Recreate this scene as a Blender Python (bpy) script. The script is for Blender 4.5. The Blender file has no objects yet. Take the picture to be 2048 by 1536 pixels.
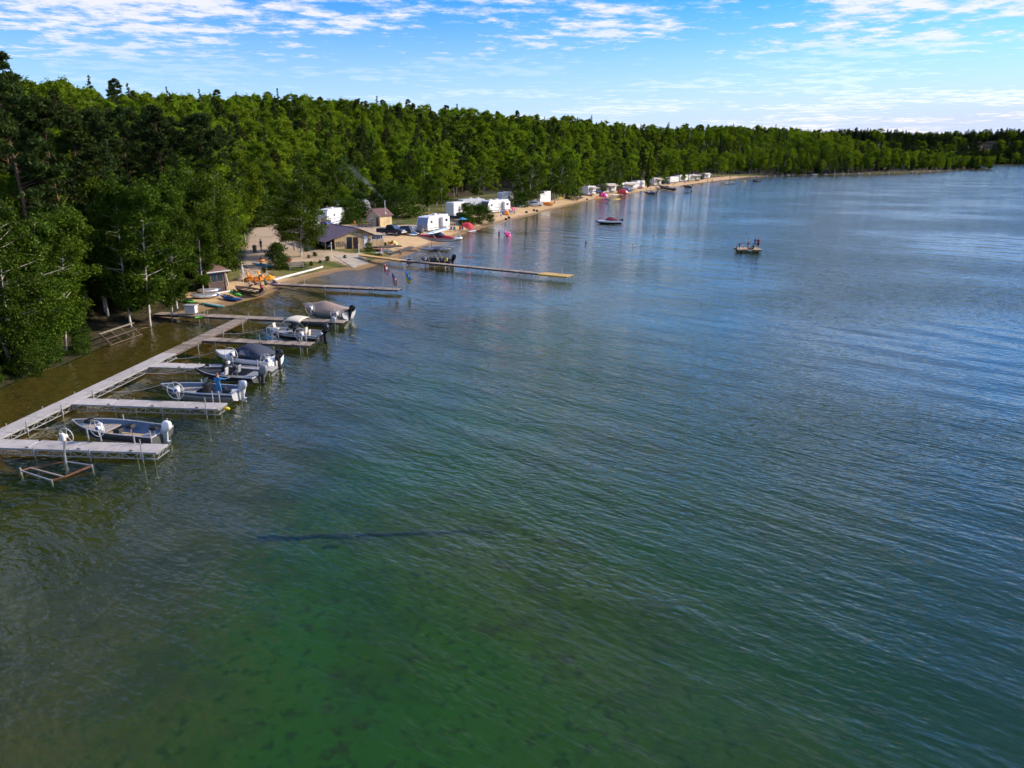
import bpy, math, random
import numpy as np
from mathutils import Vector, Matrix, Euler

random.seed(7); np.random.seed(7)
R = math.radians
sc = bpy.context.scene
col = sc.collection

# ---------------------------------------------------------------- camera
F, HORIZON, CAMH = 1420.0, 309.0, 15.5          # calibrated on the docks (1.2 m wide, at right angles)
PITCH = math.atan((768 - HORIZON) / F)
cam_d = bpy.data.cameras.new('camera'); cam = bpy.data.objects.new('camera', cam_d); col.objects.link(cam)
cam_d.sensor_width = 36.0; cam_d.lens = 36.0 * F / 2048.0; cam_d.clip_end = 20000; cam_d.clip_start = .5
cam.location = (0, 0, CAMH); cam.rotation_euler = (R(90) - PITCH, 0, 0)
sc.camera = cam

# ---------------------------------------------------------------- sky and sun
SUN_AZ, SUN_EL = R(72), R(26)                   # azimuth from +Y (view) towards +X
sun_dir = Vector((math.sin(SUN_AZ) * math.cos(SUN_EL), math.cos(SUN_AZ) * math.cos(SUN_EL), math.sin(SUN_EL)))
sd = bpy.data.lights.new('sun', 'SUN'); so = bpy.data.objects.new('sun', sd); col.objects.link(so)
sd.energy = 5.0; sd.angle = R(.5); sd.color = (1.0, .86, .66)
so.rotation_euler = (-sun_dir).to_track_quat('-Z', 'Y').to_euler(); so.location = (60, 20, 60)

class NT:
    """small helper to write node trees"""
    def __init__(s, tree): s.t = tree; s.n = tree.nodes; s.l = tree.links
    def node(s, typ, **kw):
        n = s.n.new(typ)
        for k, v in kw.items(): setattr(n, k, v)
        return n
    def put(s, sock, v):
        if hasattr(v, 'bl_idname') and hasattr(v, 'outputs'): v = v.outputs[0]
        if isinstance(v, bpy.types.NodeSocket): s.l.new(v, sock)
        else:
            if isinstance(v, (tuple, list)) and sock.type == 'RGBA' and len(v) == 3: v = (*v, 1)
            sock.default_value = v
    def math(s, op, a, b=None, c=None, clamp=False):
        n = s.node('ShaderNodeMath', operation=op, use_clamp=clamp); s.put(n.inputs[0], a)
        if b is not None: s.put(n.inputs[1], b)
        if c is not None: s.put(n.inputs[2], c)
        return n.outputs[0]
    def mix(s, f, a, b, mode='MIX'):
        n = s.node('ShaderNodeMix', data_type='RGBA', blend_type=mode); s.put(n.inputs[0], f); s.put(n.inputs[6], a); s.put(n.inputs[7], b)
        return n.outputs[2]
    def noise(s, vec, scale, detail=3, rough=.5, dist=0.0):
        n = s.node('ShaderNodeTexNoise')
        if vec is not None: s.put(n.inputs['Vector'], vec)
        n.inputs['Scale'].default_value = scale; n.inputs['Detail'].default_value = detail
        n.inputs['Roughness'].default_value = rough; n.inputs['Distortion'].default_value = dist
        return n.outputs[0]
    def ramp(s, v, lo, hi, a=0.0, b=1.0, smooth=True):
        n = s.node('ShaderNodeMapRange', interpolation_type='SMOOTHSTEP' if smooth else 'LINEAR'); s.put(n.inputs[0], v)
        for i, x in zip((1, 2, 3, 4), (lo, hi, a, b)): s.put(n.inputs[i], x)
        return n.outputs[0]
    def mapping(s, vec, scale=(1, 1, 1), rot=(0, 0, 0), loc=(0, 0, 0), typ='POINT'):
        n = s.node('ShaderNodeMapping', vector_type=typ); s.put(n.inputs[0], vec); n.inputs[1].default_value = loc
        n.inputs[2].default_value = rot; n.inputs[3].default_value = scale
        return n.outputs[0]

world = bpy.data.worlds.new('World'); sc.world = world; world.use_nodes = True
def build_world():
    t = NT(world.node_tree); t.n.clear()
    out = t.node('ShaderNodeOutputWorld'); bg = t.node('ShaderNodeBackground'); t.l.new(bg.outputs[0], out.inputs[0])
    sky = t.node('ShaderNodeTexSky', sky_type='NISHITA', sun_disc=False)
    sky.sun_elevation = SUN_EL; sky.sun_rotation = SUN_AZ
    sky.air_density = 1.0; sky.dust_density = .25; sky.ozone_density = 2.5; sky.altitude = 300
    hs = t.node('ShaderNodeHueSaturation'); t.put(hs.inputs['Color'], sky); hs.inputs['Saturation'].default_value = 1.5
    hs.inputs['Value'].default_value = .92
    skyc = t.mix(1.0, hs.outputs[0], (.60, .92, 1.32), 'MULTIPLY')
    tc = t.node('ShaderNodeTexCoord'); sep = t.node('ShaderNodeSeparateXYZ'); t.put(sep.inputs[0], tc.outputs['Generated'])
    x, y, z = sep.outputs
    zz = t.math('ADD', t.math('MAXIMUM', z, 0.0), .04)          # flattened cloud layer, bent down a little like the real one
    px = t.math('DIVIDE', x, zz); py = t.math('DIVIDE', y, zz)
    cmb = t.node('ShaderNodeCombineXYZ'); t.put(cmb.inputs[0], px); t.put(cmb.inputs[1], py)
    p = cmb.outputs[0]
    # high deck of small puffs, its edge some way in front of us
    big = t.noise(p, .55, 2, .6)
    edge = t.math('ADD', py, t.math('MULTIPLY', t.math('SUBTRACT', big, .5), 2.6))
    deck = t.ramp(edge, 7.9, 5.0)
    cell = t.noise(t.mapping(p, (.38, .36, 1), (0, 0, R(10)), typ='TEXTURE'), 1.5, 5, .66)
    patch = t.ramp(big, .36, .64)
    over = t.math('SUBTRACT', t.ramp(py, 5.2, 3.8), t.math('MULTIPLY', t.ramp(py, 2.1, .8), .5))     # the deck is thickest in front of us, broken overhead
    thr = t.math('SUBTRACT', t.math('SUBTRACT', .59, t.math('MULTIPLY', over, .03)), t.math('MULTIPLY', patch, .22))
    rel = t.math('SUBTRACT', cell, thr)
    dens = t.math('MULTIPLY', t.math('MULTIPLY', t.ramp(rel, -.07, .20), deck), .86)
    # long thin streaks lower down, stronger on the sun side
    strk = t.noise(t.mapping(p, (6, 1.5, 1), (0, 0, R(-4)), (3.1, 1.7, 0), typ='TEXTURE'), 1.0, 3, .6)
    side = t.ramp(px, -6.0, 9.0)
    low = t.math('MULTIPLY', t.ramp(py, 7.0, 8.6), t.ramp(strk, .35, .60))
    low = t.math('MULTIPLY', low, t.math('ADD', .32, t.math('MULTIPLY', side, .6)))
    # pale air near the horizon
    veil = t.math('ADD', t.math('MULTIPLY', t.ramp(z, .20, 0.0), .62), t.math('MULTIPLY', t.math('MULTIPLY', side, t.ramp(z, .20, .0)), .5), clamp=True)
    c = t.math('MAXIMUM', t.math('MAXIMUM', dens, low), veil)
    ccol = t.mix(t.ramp(rel, .0, .2), (3.9, 4.5, 6.2), (5.9, 5.7, 6.2))
    fin = t.mix(c, skyc, ccol)
    t.put(bg.inputs[0], fin); bg.inputs[1].default_value = .14
build_world()
world.cycles.sampling_method = 'MANUAL'; world.cycles.sample_map_resolution = 512
sc.view_settings.view_transform = 'Standard'; sc.view_settings.look = 'None'
sc.view_settings.exposure = .32; sc.view_settings.gamma = 1.0; sc.view_settings.use_curve_mapping = False
cy = sc.cycles
cy.max_bounces = 4; cy.diffuse_bounces = 1; cy.glossy_bounces = 2; cy.transmission_bounces = 2; cy.transparent_max_bounces = 8
cy.use_adaptive_sampling = True; cy.adaptive_threshold = .04; cy.adaptive_min_samples = 12
cy.volume_bounces = 0; cy.caustics_reflective = False; cy.caustics_refractive = False; cy.use_denoising = True

# ---------------------------------------------------------------- materials
MATS = {}
def mat(name, c, rough=.6, metal=0.0, var=.12, scale=6.0, bump=0.0, spec=.5, dirt=None, island=0.0, objvar=0.0):
    """painted / raw surface: colour with noise variation, fine relief, optional dirt colour"""
    if name in MATS: return MATS[name]
    m = bpy.data.materials.new(name); m.use_nodes = True; t = NT(m.node_tree); b = t.n['Principled BSDF']
    tc = t.node('ShaderNodeTexCoord'); v = tc.outputs['Object']
    n = t.noise(v, scale, 5, .6)
    f = t.ramp(n, .25, .75, 1 - var, 1 + var, False)
    cc = t.mix(1.0, c, f, 'MULTIPLY')
    if dirt: cc = t.mix(t.ramp(t.noise(v, scale * .37, 6, .7), .48, .72, 0, .8), cc, dirt)
    if objvar: cc = t.mix(1.0, cc, t.ramp(t.node('ShaderNodeObjectInfo').outputs['Random'], 0, 1, 1 - objvar, 1 + objvar, False), 'MULTIPLY')
    if island:
        g = t.node('ShaderNodeNewGeometry')
        cc = t.mix(1.0, cc, t.ramp(g.outputs['Random Per Island'], 0, 1, 1 - island, 1 + island, False), 'MULTIPLY')
    t.put(b.inputs['Base Color'], cc); b.inputs['Metallic'].default_value = metal
    t.put(b.inputs['Roughness'], t.ramp(n, .2, .8, max(.03, rough - .08), min(1, rough + .08), False))
    b.inputs['Specular IOR Level'].default_value = spec
    if bump:
        bn = t.node('ShaderNodeBump'); bn.inputs['Strength'].default_value = .6; bn.inputs['Distance'].default_value = bump
        t.put(bn.inputs['Height'], t.noise(v, scale * 4, 4, .65)); t.l.new(bn.outputs[0], b.inputs['Normal'])
    MATS[name] = m; return m

def wood(name, c1, c2, along=0, grain=14.0, rough=.85, island=.18):
    if name in MATS: return MATS[name]
    m = bpy.data.materials.new(name); m.use_nodes = True; t = NT(m.node_tree); b = t.n['Principled BSDF']
    tc = t.node('ShaderNodeTexCoord'); s = [grain, grain, grain]; s[along] = .8
    n = t.noise(t.mapping(tc.outputs['Object'], tuple(s)), 1.0, 4, .6, .3)
    n2 = t.noise(tc.outputs['Object'], .7, 4, .6)
    cc = t.mix(t.ramp(n, .3, .7), c1, c2); cc = t.mix(t.ramp(n2, .4, .75, 0, .5), cc, tuple(x * .55 for x in c1))
    g = t.node('ShaderNodeNewGeometry')
    cc = t.mix(1.0, cc, t.ramp(g.outputs['Random Per Island'], 0, 1, 1 - island, 1 + island, False), 'MULTIPLY')
    t.put(b.inputs['Base Color'], cc); b.inputs['Roughness'].default_value = rough; b.inputs['Specular IOR Level'].default_value = .25
    bn = t.node('ShaderNodeBump'); bn.inputs['Distance'].default_value = .004; t.put(bn.inputs['Height'], n); t.l.new(bn.outputs[0], b.inputs['Normal'])
    MATS[name] = m; return m

def glass(name, c=(.02, .03, .035), rough=.06):
    return mat(name, c, rough, 0, .2, 3, spec=.8)

def foliage(name, c1, c2, trans=.35, dead=None):
    if name in MATS: return MATS[name]
    m = bpy.data.materials.new(name); m.use_nodes = True; t = NT(m.node_tree); t.n.remove(t.n['Principled BSDF'])
    out = t.n['Material Output']; g = t.node('ShaderNodeNewGeometry'); oi = t.node('ShaderNodeObjectInfo')
    c = t.mix(g.outputs['Random Per Island'], c1, c2)
    c = t.mix(1.0, c, t.ramp(oi.outputs['Random'], 0, 1, .68, 1.32, False), 'MULTIPLY')
    wn = t.node('ShaderNodeTexWhiteNoise', noise_dimensions='1D'); t.put(wn.inputs['W'], oi.outputs['Random'])
    c = t.mix(t.ramp(wn.outputs[0], .3, 1, 0, .45, False), c, tuple(x * y for x, y in zip(c2, (1.2, 1.1, .8))))
    d = t.node('ShaderNodeBsdfDiffuse'); tr = t.node('ShaderNodeBsdfTranslucent'); gl = t.node('ShaderNodeBsdfGlossy')
    t.put(d.inputs[0], c); t.put(tr.inputs[0], t.mix(1.0, c, (1.25, 1.2, .55), 'MULTIPLY'))
    t.put(gl.inputs[0], (.8, .85, .8)); gl.inputs['Roughness'].default_value = .5
    mx = t.node('ShaderNodeMixShader'); mx.inputs[0].default_value = trans; t.l.new(d.outputs[0], mx.inputs[1]); t.l.new(tr.outputs[0], mx.inputs[2])
    m2 = t.node('ShaderNodeMixShader'); m2.inputs[0].default_value = .008; t.l.new(mx.outputs[0], m2.inputs[1]); t.l.new(gl.outputs[0], m2.inputs[2])
    t.l.new(m2.outputs[0], out.inputs[0]); MATS[name] = m; return m

# ---------------------------------------------------------------- mesh helpers
class MB:
    def __init__(s): s.v = []; s.f = []
    def add(s, vs, fs, M=None):
        o = len(s.v)
        s.v.extend([tuple(M @ Vector(p)) for p in vs] if M is not None else [tuple(p) for p in vs])
        s.f.extend([tuple(i + o for i in f) for f in fs]); return s
    def box(s, c, d, rot=(0, 0, 0), taper=1.0, M=None):
        hx, hy, hz = (q / 2 for q in d)
        vs = [(-hx, -hy, -hz), (hx, -hy, -hz), (hx, hy, -hz), (-hx, hy, -hz)] + [(x * taper, y * taper, hz) for x, y in ((-hx, -hy), (hx, -hy), (hx, hy), (-hx, hy))]
        T = Matrix.Translation(c) @ Euler(rot).to_matrix().to_4x4()
        if M is not None: T = M @ T
        return s.add(vs, [(0, 3, 2, 1), (4, 5, 6, 7), (0, 1, 5, 4), (1, 2, 6, 5), (2, 3, 7, 6), (3, 0, 4, 7)], T)
    def bbox(s, c, d, b=.02, rot=(0, 0, 0), M=None):
        """box with chamfered vertical and top edges"""
        hx, hy, hz = (q / 2 for q in d); b = min(b, hx * .9, hy * .9, hz * .9)
        def ring(ix, z, k): return [(-ix + k, -hy + ix - hx + 0, z)] if 0 else None
        def r8(e, z):
            x, y = hx - e, hy - e
            return [(-x + b, -y, z), (x - b, -y, z), (x, -y + b, z), (x, y - b, z), (x - b, y, z), (-x + b, y, z), (-x, y - b, z), (-x, -y + b, z)]
        rings = [r8(b * .5, -hz), r8(0, -hz + b), r8(0, hz - b), r8(b * .7, hz)]
        T = Matrix.Translation(c) @ Euler(rot).to_matrix().to_4x4()
        if M is not None: T = M @ T
        return s.loft([[tuple(T @ Vector(p)) for p in r] for r in rings])
    def loft(s, rings, closed=True, caps=True):
        n = len(rings[0]); vs = [p for r in rings for p in r]; fs = []
        for i in range(len(rings) - 1):
            for j in range(n if closed else n - 1):
                a, b = i * n + j, i * n + (j + 1) % n
                fs.append((a, b, b + n, a + n))
        if caps and closed: fs += [tuple(reversed(range(n))), tuple(range((len(rings) - 1) * n, len(rings) * n))]
        return s.add(vs, fs)
    def tube(s, pts, r, n=6, caps=True):
        pts = [Vector(p) for p in pts]; rs = r if isinstance(r, (list, tuple)) else [r] * len(pts); rings = []
        for i, p in enumerate(pts):
            d = (pts[min(i + 1, len(pts) - 1)] - pts[max(i - 1, 0)]).normalized()
            a = d.orthogonal() if i == 0 else (a - d * a.dot(d))
            a.normalize(); b = d.cross(a)
            rings.append([tuple(p + (a * math.cos(2 * math.pi * k / n) + b * math.sin(2 * math.pi * k / n)) * rs[i]) for k in range(n)])
        return s.loft(rings, True, caps)
    def bar(s, a, b, w, h=None):
        """square bar from a to b"""
        a, b = Vector(a), Vector(b); d = b - a; L = d.length; h = h or w
        q = d.to_track_quat('X', 'Z').to_matrix().to_4x4()
        return s.box((0, 0, 0), (L, w, h), M=Matrix.Translation((a + b) / 2) @ q)
    def ell(s, c, r, nu=10, nv=6, M=None, z0=-1.0):
        rings = []
        for i in range(nv + 1):
            ph = math.asin(z0) + (math.pi / 2 - math.asin(z0)) * i / nv
            k = max(math.cos(ph), .02)
            rings.append([(c[0] + r[0] * k * math.cos(2 * math.pi * j / nu), c[1] + r[1] * k * math.sin(2 * math.pi * j / nu), c[2] + r[2] * math.sin(ph)) for j in range(nu)])
        if M is not None: rings = [[tuple(M @ Vector(p)) for p in q] for q in rings]
        return s.loft(rings)
    def torus(s, c, R_, r, axis='Y', n=24, m=6, M=None):
        vs = []; fs = []
        for i in range(n):
            a = 2 * math.pi * i / n
            for j in range(m):
                b = 2 * math.pi * j / m; q = R_ + r * math.cos(b); u, v, w = q * math.cos(a), q * math.sin(a), r * math.sin(b)
                p = {'Y': (u, w, v), 'X': (w, u, v), 'Z': (u, v, w)}[axis]
                vs.append((c[0] + p[0], c[1] + p[1], c[2] + p[2]))
        for i in range(n):
            for j in range(m):
                fs.append((i * m + j, ((i + 1) % n) * m + j, ((i + 1) % n) * m + (j + 1) % m, i * m + (j + 1) % m))
        return s.add(vs, fs, M)
    def slab(s, poly, z0, z1, M=None):
        n = len(poly); vs = [(x, y, z0) for x, y in poly] + [(x, y, z1) for x, y in poly]
        fs = [tuple(reversed(range(n))), tuple(range(n, 2 * n))] + [(i, (i + 1) % n, (i + 1) % n + n, i + n) for i in range(n)]
        return s.add(vs, fs, M)
    def extr(s, prof, y0, y1, M=None):
        """profile in x,z extruded along y"""
        n = len(prof); vs = [(x, y0, z) for x, z in prof] + [(x, y1, z) for x, z in prof]
        fs = [tuple(range(n)), tuple(reversed(range(n, 2 * n)))] + [((i + 1) % n, i, i + n, (i + 1) % n + n) for i in range(n)]
        return s.add(vs, fs, M)
    def sheet(s, q, th=.02):
        """thin solid from a quad (4 points), thickness along its normal"""
        q = [Vector(p) for p in q]; nn = (q[1] - q[0]).cross(q[3] - q[0]).normalized() * th
        vs = q + [p - nn for p in q]
        return s.add(vs, [(0, 1, 2, 3), (7, 6, 5, 4), (0, 4, 5, 1), (1, 5, 6, 2), (2, 6, 7, 3), (3, 7, 4, 0)])
    def mesh(s, name, smooth=False):
        m = bpy.data.meshes.new(name); m.from_pydata(s.v, [], s.f)
        if smooth: m.shade_smooth()
        return m
    def build(s, name, m, parent=None, smooth=False, **props):
        return obj(name, s.mesh(name, smooth), m, parent, **props)

def obj(name, me, m, parent=None, **props):
    o = bpy.data.objects.new(name, me); col.objects.link(o)
    if m is not None and me is not None and not me.materials: me.materials.append(m)
    if parent is not None: o.parent = parent
    for k, v in props.items(): o[k] = v
    return o
def thing(name, label, cat, loc=(0, 0, 0), rz=0.0, group=None):
    o = bpy.data.objects.new(name, None); col.objects.link(o); o.location = loc; o.rotation_euler = (0, 0, rz)
    o.empty_display_size = .3; o['label'] = label; o['category'] = cat
    if group: o['group'] = group
    return o
def tag(o, label, cat, group=None):
    o['label'] = label; o['category'] = cat
    if group: o['group'] = group
    return o
def kids(o): return [c for c in ALLKIDS.get(o.name, [])]
def copy_tree(o, parent=None):
    c = o.copy(); col.objects.link(c)
    if parent is not None: c.parent = parent
    for ch in o.children: copy_tree(ch, c)
    return c

# ---------------------------------------------------------------- photograph pixel -> place on the ground
def P(px, py, z=0.0):
    d = (py - 768) / F * math.cos(PITCH) + math.sin(PITCH); t = (CAMH - z) / d
    return Vector(((px - 1024) / F * t, t * (math.cos(PITCH) - (py - 768) / F * math.sin(PITCH)), z))
# ================================================================ terrain, lake
SHORE_PX = [(0, 778), (60, 755), (120, 732), (180, 708), (225, 688), (280, 662), (330, 645), (385, 630), (430, 617), (475, 607), (525, 594),
            (560, 580), (600, 564), (640, 552), (690, 541), (722, 541), (752, 532), (772, 524), (800, 517), (835, 503), (868, 492), (905, 479), (935, 466), (1000, 446), (1060, 432),
            (1100, 421), (1160, 406), (1220, 394.5), (1290, 383), (1340, 375.5), (1400, 367), (1450, 360.5), (1500, 354.5), (1560, 351.5), (1650, 349.5), (1750, 348), (1850, 344.5), (1905, 340.5)]
SHORE = [(-60, -400), (-40, -60), (-37, 10), (-36.5, 30)] + [tuple(P(*q)[:2]) for q in SHORE_PX] + \
        [(520, 800), (545, 850), (540, 910), (600, 1000), (690, 1120), (800, 1160), (1000, 1150), (1400, 1080), (2500, 900), (6000, 600)]
SHORE = np.array(SHORE)
LANDPOLY = np.vstack([SHORE, [(6000, 9000), (-6000, 9000), (-6000, -400)]])
def inside(poly, X, Y):
    poly = np.asarray(poly); r = np.zeros(X.shape, bool); n = len(poly)
    for i in range(n):
        x1, y1 = poly[i]; x2, y2 = poly[(i + 1) % n]
        if y1 == y2: continue
        c = ((y1 > Y) != (y2 > Y)) & (X < (x2 - x1) * (Y - y1) / (y2 - y1) + x1)
        r ^= c
    return r
def dist_line(line, X, Y):
    d = np.full(X.shape, 1e9)
    for (x1, y1), (x2, y2) in zip(line[:-1], line[1:]):
        ex, ey = x2 - x1, y2 - y1; L = ex * ex + ey * ey
        t = np.clip(((X - x1) * ex + (Y - y1) * ey) / L, 0, 1)
        d = np.minimum(d, np.hypot(X - x1 - t * ex, Y - y1 - t * ey))
    return d
def sdist(X, Y):
    """metres inland (+) or out into the lake (-)"""
    d = dist_line(SHORE, X, Y); return np.where(inside(LANDPOLY, X, Y), d, -d)
def vnoise(X, Y, s, seed=0):
    """smooth value noise"""
    x = X / s; y = Y / s; xi = np.floor(x).astype(np.int64); yi = np.floor(y).astype(np.int64); fx = x - xi; fy = y - yi
    fx = fx * fx * (3 - 2 * fx); fy = fy * fy * (3 - 2 * fy)
    def h(a, b):
        k = (a * 374761393 + b * 668265263 + seed * 974711) & 0x7fffffff; k = ((k ^ (k >> 13)) * 1274126177) & 0x7fffffff
        return ((k ^ (k >> 16)) & 0xffff) / 65535.0
    return (h(xi, yi) * (1 - fx) + h(xi + 1, yi) * fx) * (1 - fy) + (h(xi, yi + 1) * (1 - fx) + h(xi + 1, yi + 1) * fx) * fy
def sstep(a, b, x):
    t = np.clip((x - a) / (b - a), 0, 1); return t * t * (3 - 2 * t)
def height(X, Y):
    X = np.asarray(X, float); Y = np.asarray(Y, float)
    d = sdist(X, Y)
    camp = sstep(85, 105, Y)                                # flat camp ground behind the beach, a steeper bank close to us
    flat = 8 + 27 * camp * (1 - sstep(330, 480, Y)) 
    z = 1.15 * sstep(0, 11, d) + .25 * sstep(10, 30, d)
    hill = (15.5 + 5 * (1 - sstep(40, 170, X)) + 9 * vnoise(X, Y, 150, 3) + 4 * vnoise(X, Y, 60, 8) - 2 + 6 * sstep(400, 700, Y) * (1 - sstep(300, 520, X)) - 18 * sstep(360, 520, X) * (1 - sstep(900, 1100, Y))) * sstep(0, 165, d - flat)
    hill = hill - 9 * np.exp(-((X - 135) / 60) ** 2 - ((Y - 600) / 110) ** 2) + 5 * np.exp(-((X - 290) / 90) ** 2 - ((Y - 730) / 100) ** 2)
    hill = np.maximum(hill, 0)
    hill += 16 * sstep(1000, 1250, Y) * sstep(20, 200, d)
    z = z + hill + np.where(d > 12, (vnoise(X, Y, 23, 5) - .5) * 1.0 * sstep(30, 60, d), 0)
    dd = -d
    bed = -(.12 * np.minimum(dd, 8) + .07 * np.clip(dd - 8, 0, 30) + .05 * np.clip(dd - 38, 0, 60)) - .1 * (vnoise(X, Y, 6, 9) - .5) * sstep(2, 8, dd)
    bed = np.where(dd < 2, -.1 * dd, bed + .04)
    return np.where(d >= 0, z, bed)
def hz(x, y): return float(height(np.array([x]), np.array([y]))[0])
def G(px, py, up=0.0):
    """pixel -> point on the terrain (plus a height above it)"""
    z = 1.0
    for _ in range(12):
        p = P(px, py, z); z = .5 * z + .5 * hz(p.x, p.y)
    p = P(px, py, z); p.z = hz(p.x, p.y) + up; return p
def wpoly(pts, z=1.1): return [tuple(P(x, y, z)[:2]) for x, y in pts]

def axis(parts):
    a = []
    for lo, hi, st in parts: a += list(np.arange(lo, hi, st))
    return np.array(a + [parts[-1][1]])
def grow(lo, hi, st, k):
    a = [lo]
    while a[-1] < hi: a.append(a[-1] + st); st *= k
    return a
xs = np.array([-q for q in grow(62, 6000, 1.4, 1.16)[::-1]] + list(np.arange(-61, 30, .9)) + grow(30, 620, 1.6, 1.035)[:-1] + grow(640, 6000, 30, 1.25))
ys = np.array([-400, -250, -150, -80, -40, -15] + list(np.arange(0, 30, 2.5)) + list(np.arange(30, 215, .9)) + grow(215, 900, 1.8, 1.03)[:-1] + grow(905, 9000, 25, 1.2))
def ground_mesh():
    X, Y = np.meshgrid(xs, ys); Z = height(X, Y); d = sdist(X, Y)
    nx, ny = len(xs), len(ys)
    co = np.stack([X, Y, Z], -1).reshape(-1, 3)
    i = np.arange(nx * ny).reshape(ny, nx); q = np.stack([i[:-1, :-1], i[:-1, 1:], i[1:, 1:], i[1:, :-1]], -1).reshape(-1, 4)
    me = bpy.data.meshes.new('ground'); me.vertices.add(len(co)); me.vertices.foreach_set('co', co.ravel())
    me.loops.add(q.size); me.loops.foreach_set('vertex_index', q.ravel().astype(np.int32))
    me.polygons.add(len(q)); me.polygons.foreach_set('loop_start', np.arange(0, q.size, 4, dtype=np.int32))
    me.update(calc_edges=True); me.shade_smooth()
    # cover weights: R sand, G grass, B gravel (what is left is forest floor); on the bed: R sand, G weed
    camp = sstep(72, 84, Y) * (1 - sstep(520, 600, Y))
    sand = (1 - sstep(7, 13, d)) * sstep(112, 124, Y) * (1 - sstep(500, 560, Y)) + (1 - sstep(1.5, 3.0, d)) * (1 - sstep(545, 560, Y)) * .9 * sstep(60, 76, Y)
    sand = np.maximum(sand, (1 - sstep(5, 8, d)) * sstep(74, 78, Y) * (1 - sstep(88, 96, Y)))
    grav = np.zeros_like(X)
    for poly in ([(478, 560), (500, 470), (520, 452), (600, 452), (640, 478), (615, 500), (700, 503), (725, 500), (735, 515), (700, 520), (668, 515), (600, 520), (545, 528), (520, 556)],
                 [(560, 455), (830, 450), (900, 466), (800, 500), (760, 492), (620, 470)]):
        w = wpoly(poly); gi = inside(w, X, Y); dl = dist_line(np.array(w + [w[0]]), X, Y)
        grav = np.maximum(grav, sstep(-1.5, 1.5, np.where(gi, dl, -dl)))
    grass = np.clip((1 - sstep(34, 46, d)) * camp - sand - grav, 0, 1)
    sand = np.where(d < 0, (1 - sstep(5, 14, -d)) * (1 - sstep(540, 580, Y)), np.clip(sand, 0, 1))
    grass = np.where(d < 0, sstep(10, 40, -d), grass)
    c = np.stack([sand, grass, grav, np.where(d < 0, 0, 1.0)], -1).reshape(-1, 4).astype(np.float32)
    at = me.attributes.new('cover', 'FLOAT_COLOR', 'POINT'); at.data.foreach_set('color', c.ravel())
    return me
def ground_mat():
    m = bpy.data.materials.new('ground'); m.use_nodes = True; t = NT(m.node_tree); b = t.n['Principled BSDF']
    at = t.node('ShaderNodeAttribute', attribute_name='cover'); sp = t.node('ShaderNodeSeparateColor'); t.put(sp.inputs[0], at.outputs['Color'])
    v = t.node('ShaderNodeTexCoord').outputs['Object']
    n1 = t.noise(v, .25, 3, .65); n2 = t.noise(v, 2.2, 2, .65); n3 = t.noise(v, .06, 2)
    forest = t.mix(t.ramp(n2, .3, .7), (.035, .03, .018), (.07, .06, .03))
    grass = t.mix(t.ramp(n1, .35, .65), (.085, .11, .022), (.2, .17, .06)); grass = t.mix(t.ramp(n2, .4, .7, 0, .5), grass, (.06, .075, .02))
    gravel = t.mix(t.ramp(n2, .3, .7), (.44, .33, .23), (.54, .43, .31)); gravel = t.mix(t.ramp(n1, .5, .75, 0, .6), gravel, (.32, .24, .16))
    sand = t.mix(t.ramp(n1, .3, .7), (.52, .36, .19), (.62, .44, .25)); n4 = t.noise(v, 9.0, 2, .7); sand = t.mix(t.ramp(n2, .45, .8, 0, .5), sand, (.36, .235, .12)); sand = t.mix(t.ramp(n4, .5, .7, 0, .45), sand, (.30, .20, .11)); gravel = t.mix(t.ramp(n4, .5, .7, 0, .45), gravel, (.26, .21, .15))
    zq = t.node('ShaderNodeSeparateXYZ'); t.put(zq.inputs[0], v); sand = t.mix(t.ramp(zq.outputs[2], .17, .05, 0, .75), sand, (.20, .125, .06))        # wet edge
    wob = lambda s: t.ramp(t.math('ADD', s, t.math('MULTIPLY', t.math('SUBTRACT', n2, .5), .6)), .3, .7)
    land = t.mix(wob(sp.outputs[1]), forest, grass); land = t.mix(wob(sp.outputs[2]), land, gravel); land = t.mix(wob(sp.outputs[0]), land, sand)
    bs = t.mix(t.ramp(n2, .35, .7), (.15, .085, .030), (.075, .045, .016)); mud = t.mix(t.ramp(n1, .35, .65), (.062, .062, .012), (.038, .042, .010))
    weed = t.mix(t.ramp(n3, .40, .60), (.020, .090, .005), (.046, .082, .006)); weed = t.mix(t.ramp(n1, .45, .70, 0, .7), weed, (.016, .048, .007)); weed = t.mix(t.ramp(n2, .5, .72, 0, .7), weed, (.012, .03, .006))
    bed = t.mix(wob(sp.outputs[0]), mud, bs); bed = t.mix(wob(sp.outputs[1]), bed, weed)
    dark = t.ramp(t.noise(v, .55, 3, .7), .50, .74, 0, .5); bed = t.mix(dark, bed, (.03, .028, .012))
    zz = t.node('ShaderNodeSeparateXYZ'); t.put(zz.inputs[0], v); bed = t.mix(t.ramp(t.math('ADD', zz.outputs[2], t.math('MULTIPLY', n3, 1.6)), -1.9, -3.6), bed, (.004, .040, .095))       # blue dimming of light in deep water, painted into the bed colour
    al = t.ramp(at.outputs['Alpha'], .3, .7)
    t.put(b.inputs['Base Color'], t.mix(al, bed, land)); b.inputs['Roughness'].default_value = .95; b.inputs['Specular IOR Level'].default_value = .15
    return m
obj('ground', ground_mesh(), ground_mat(), kind='structure')

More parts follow.
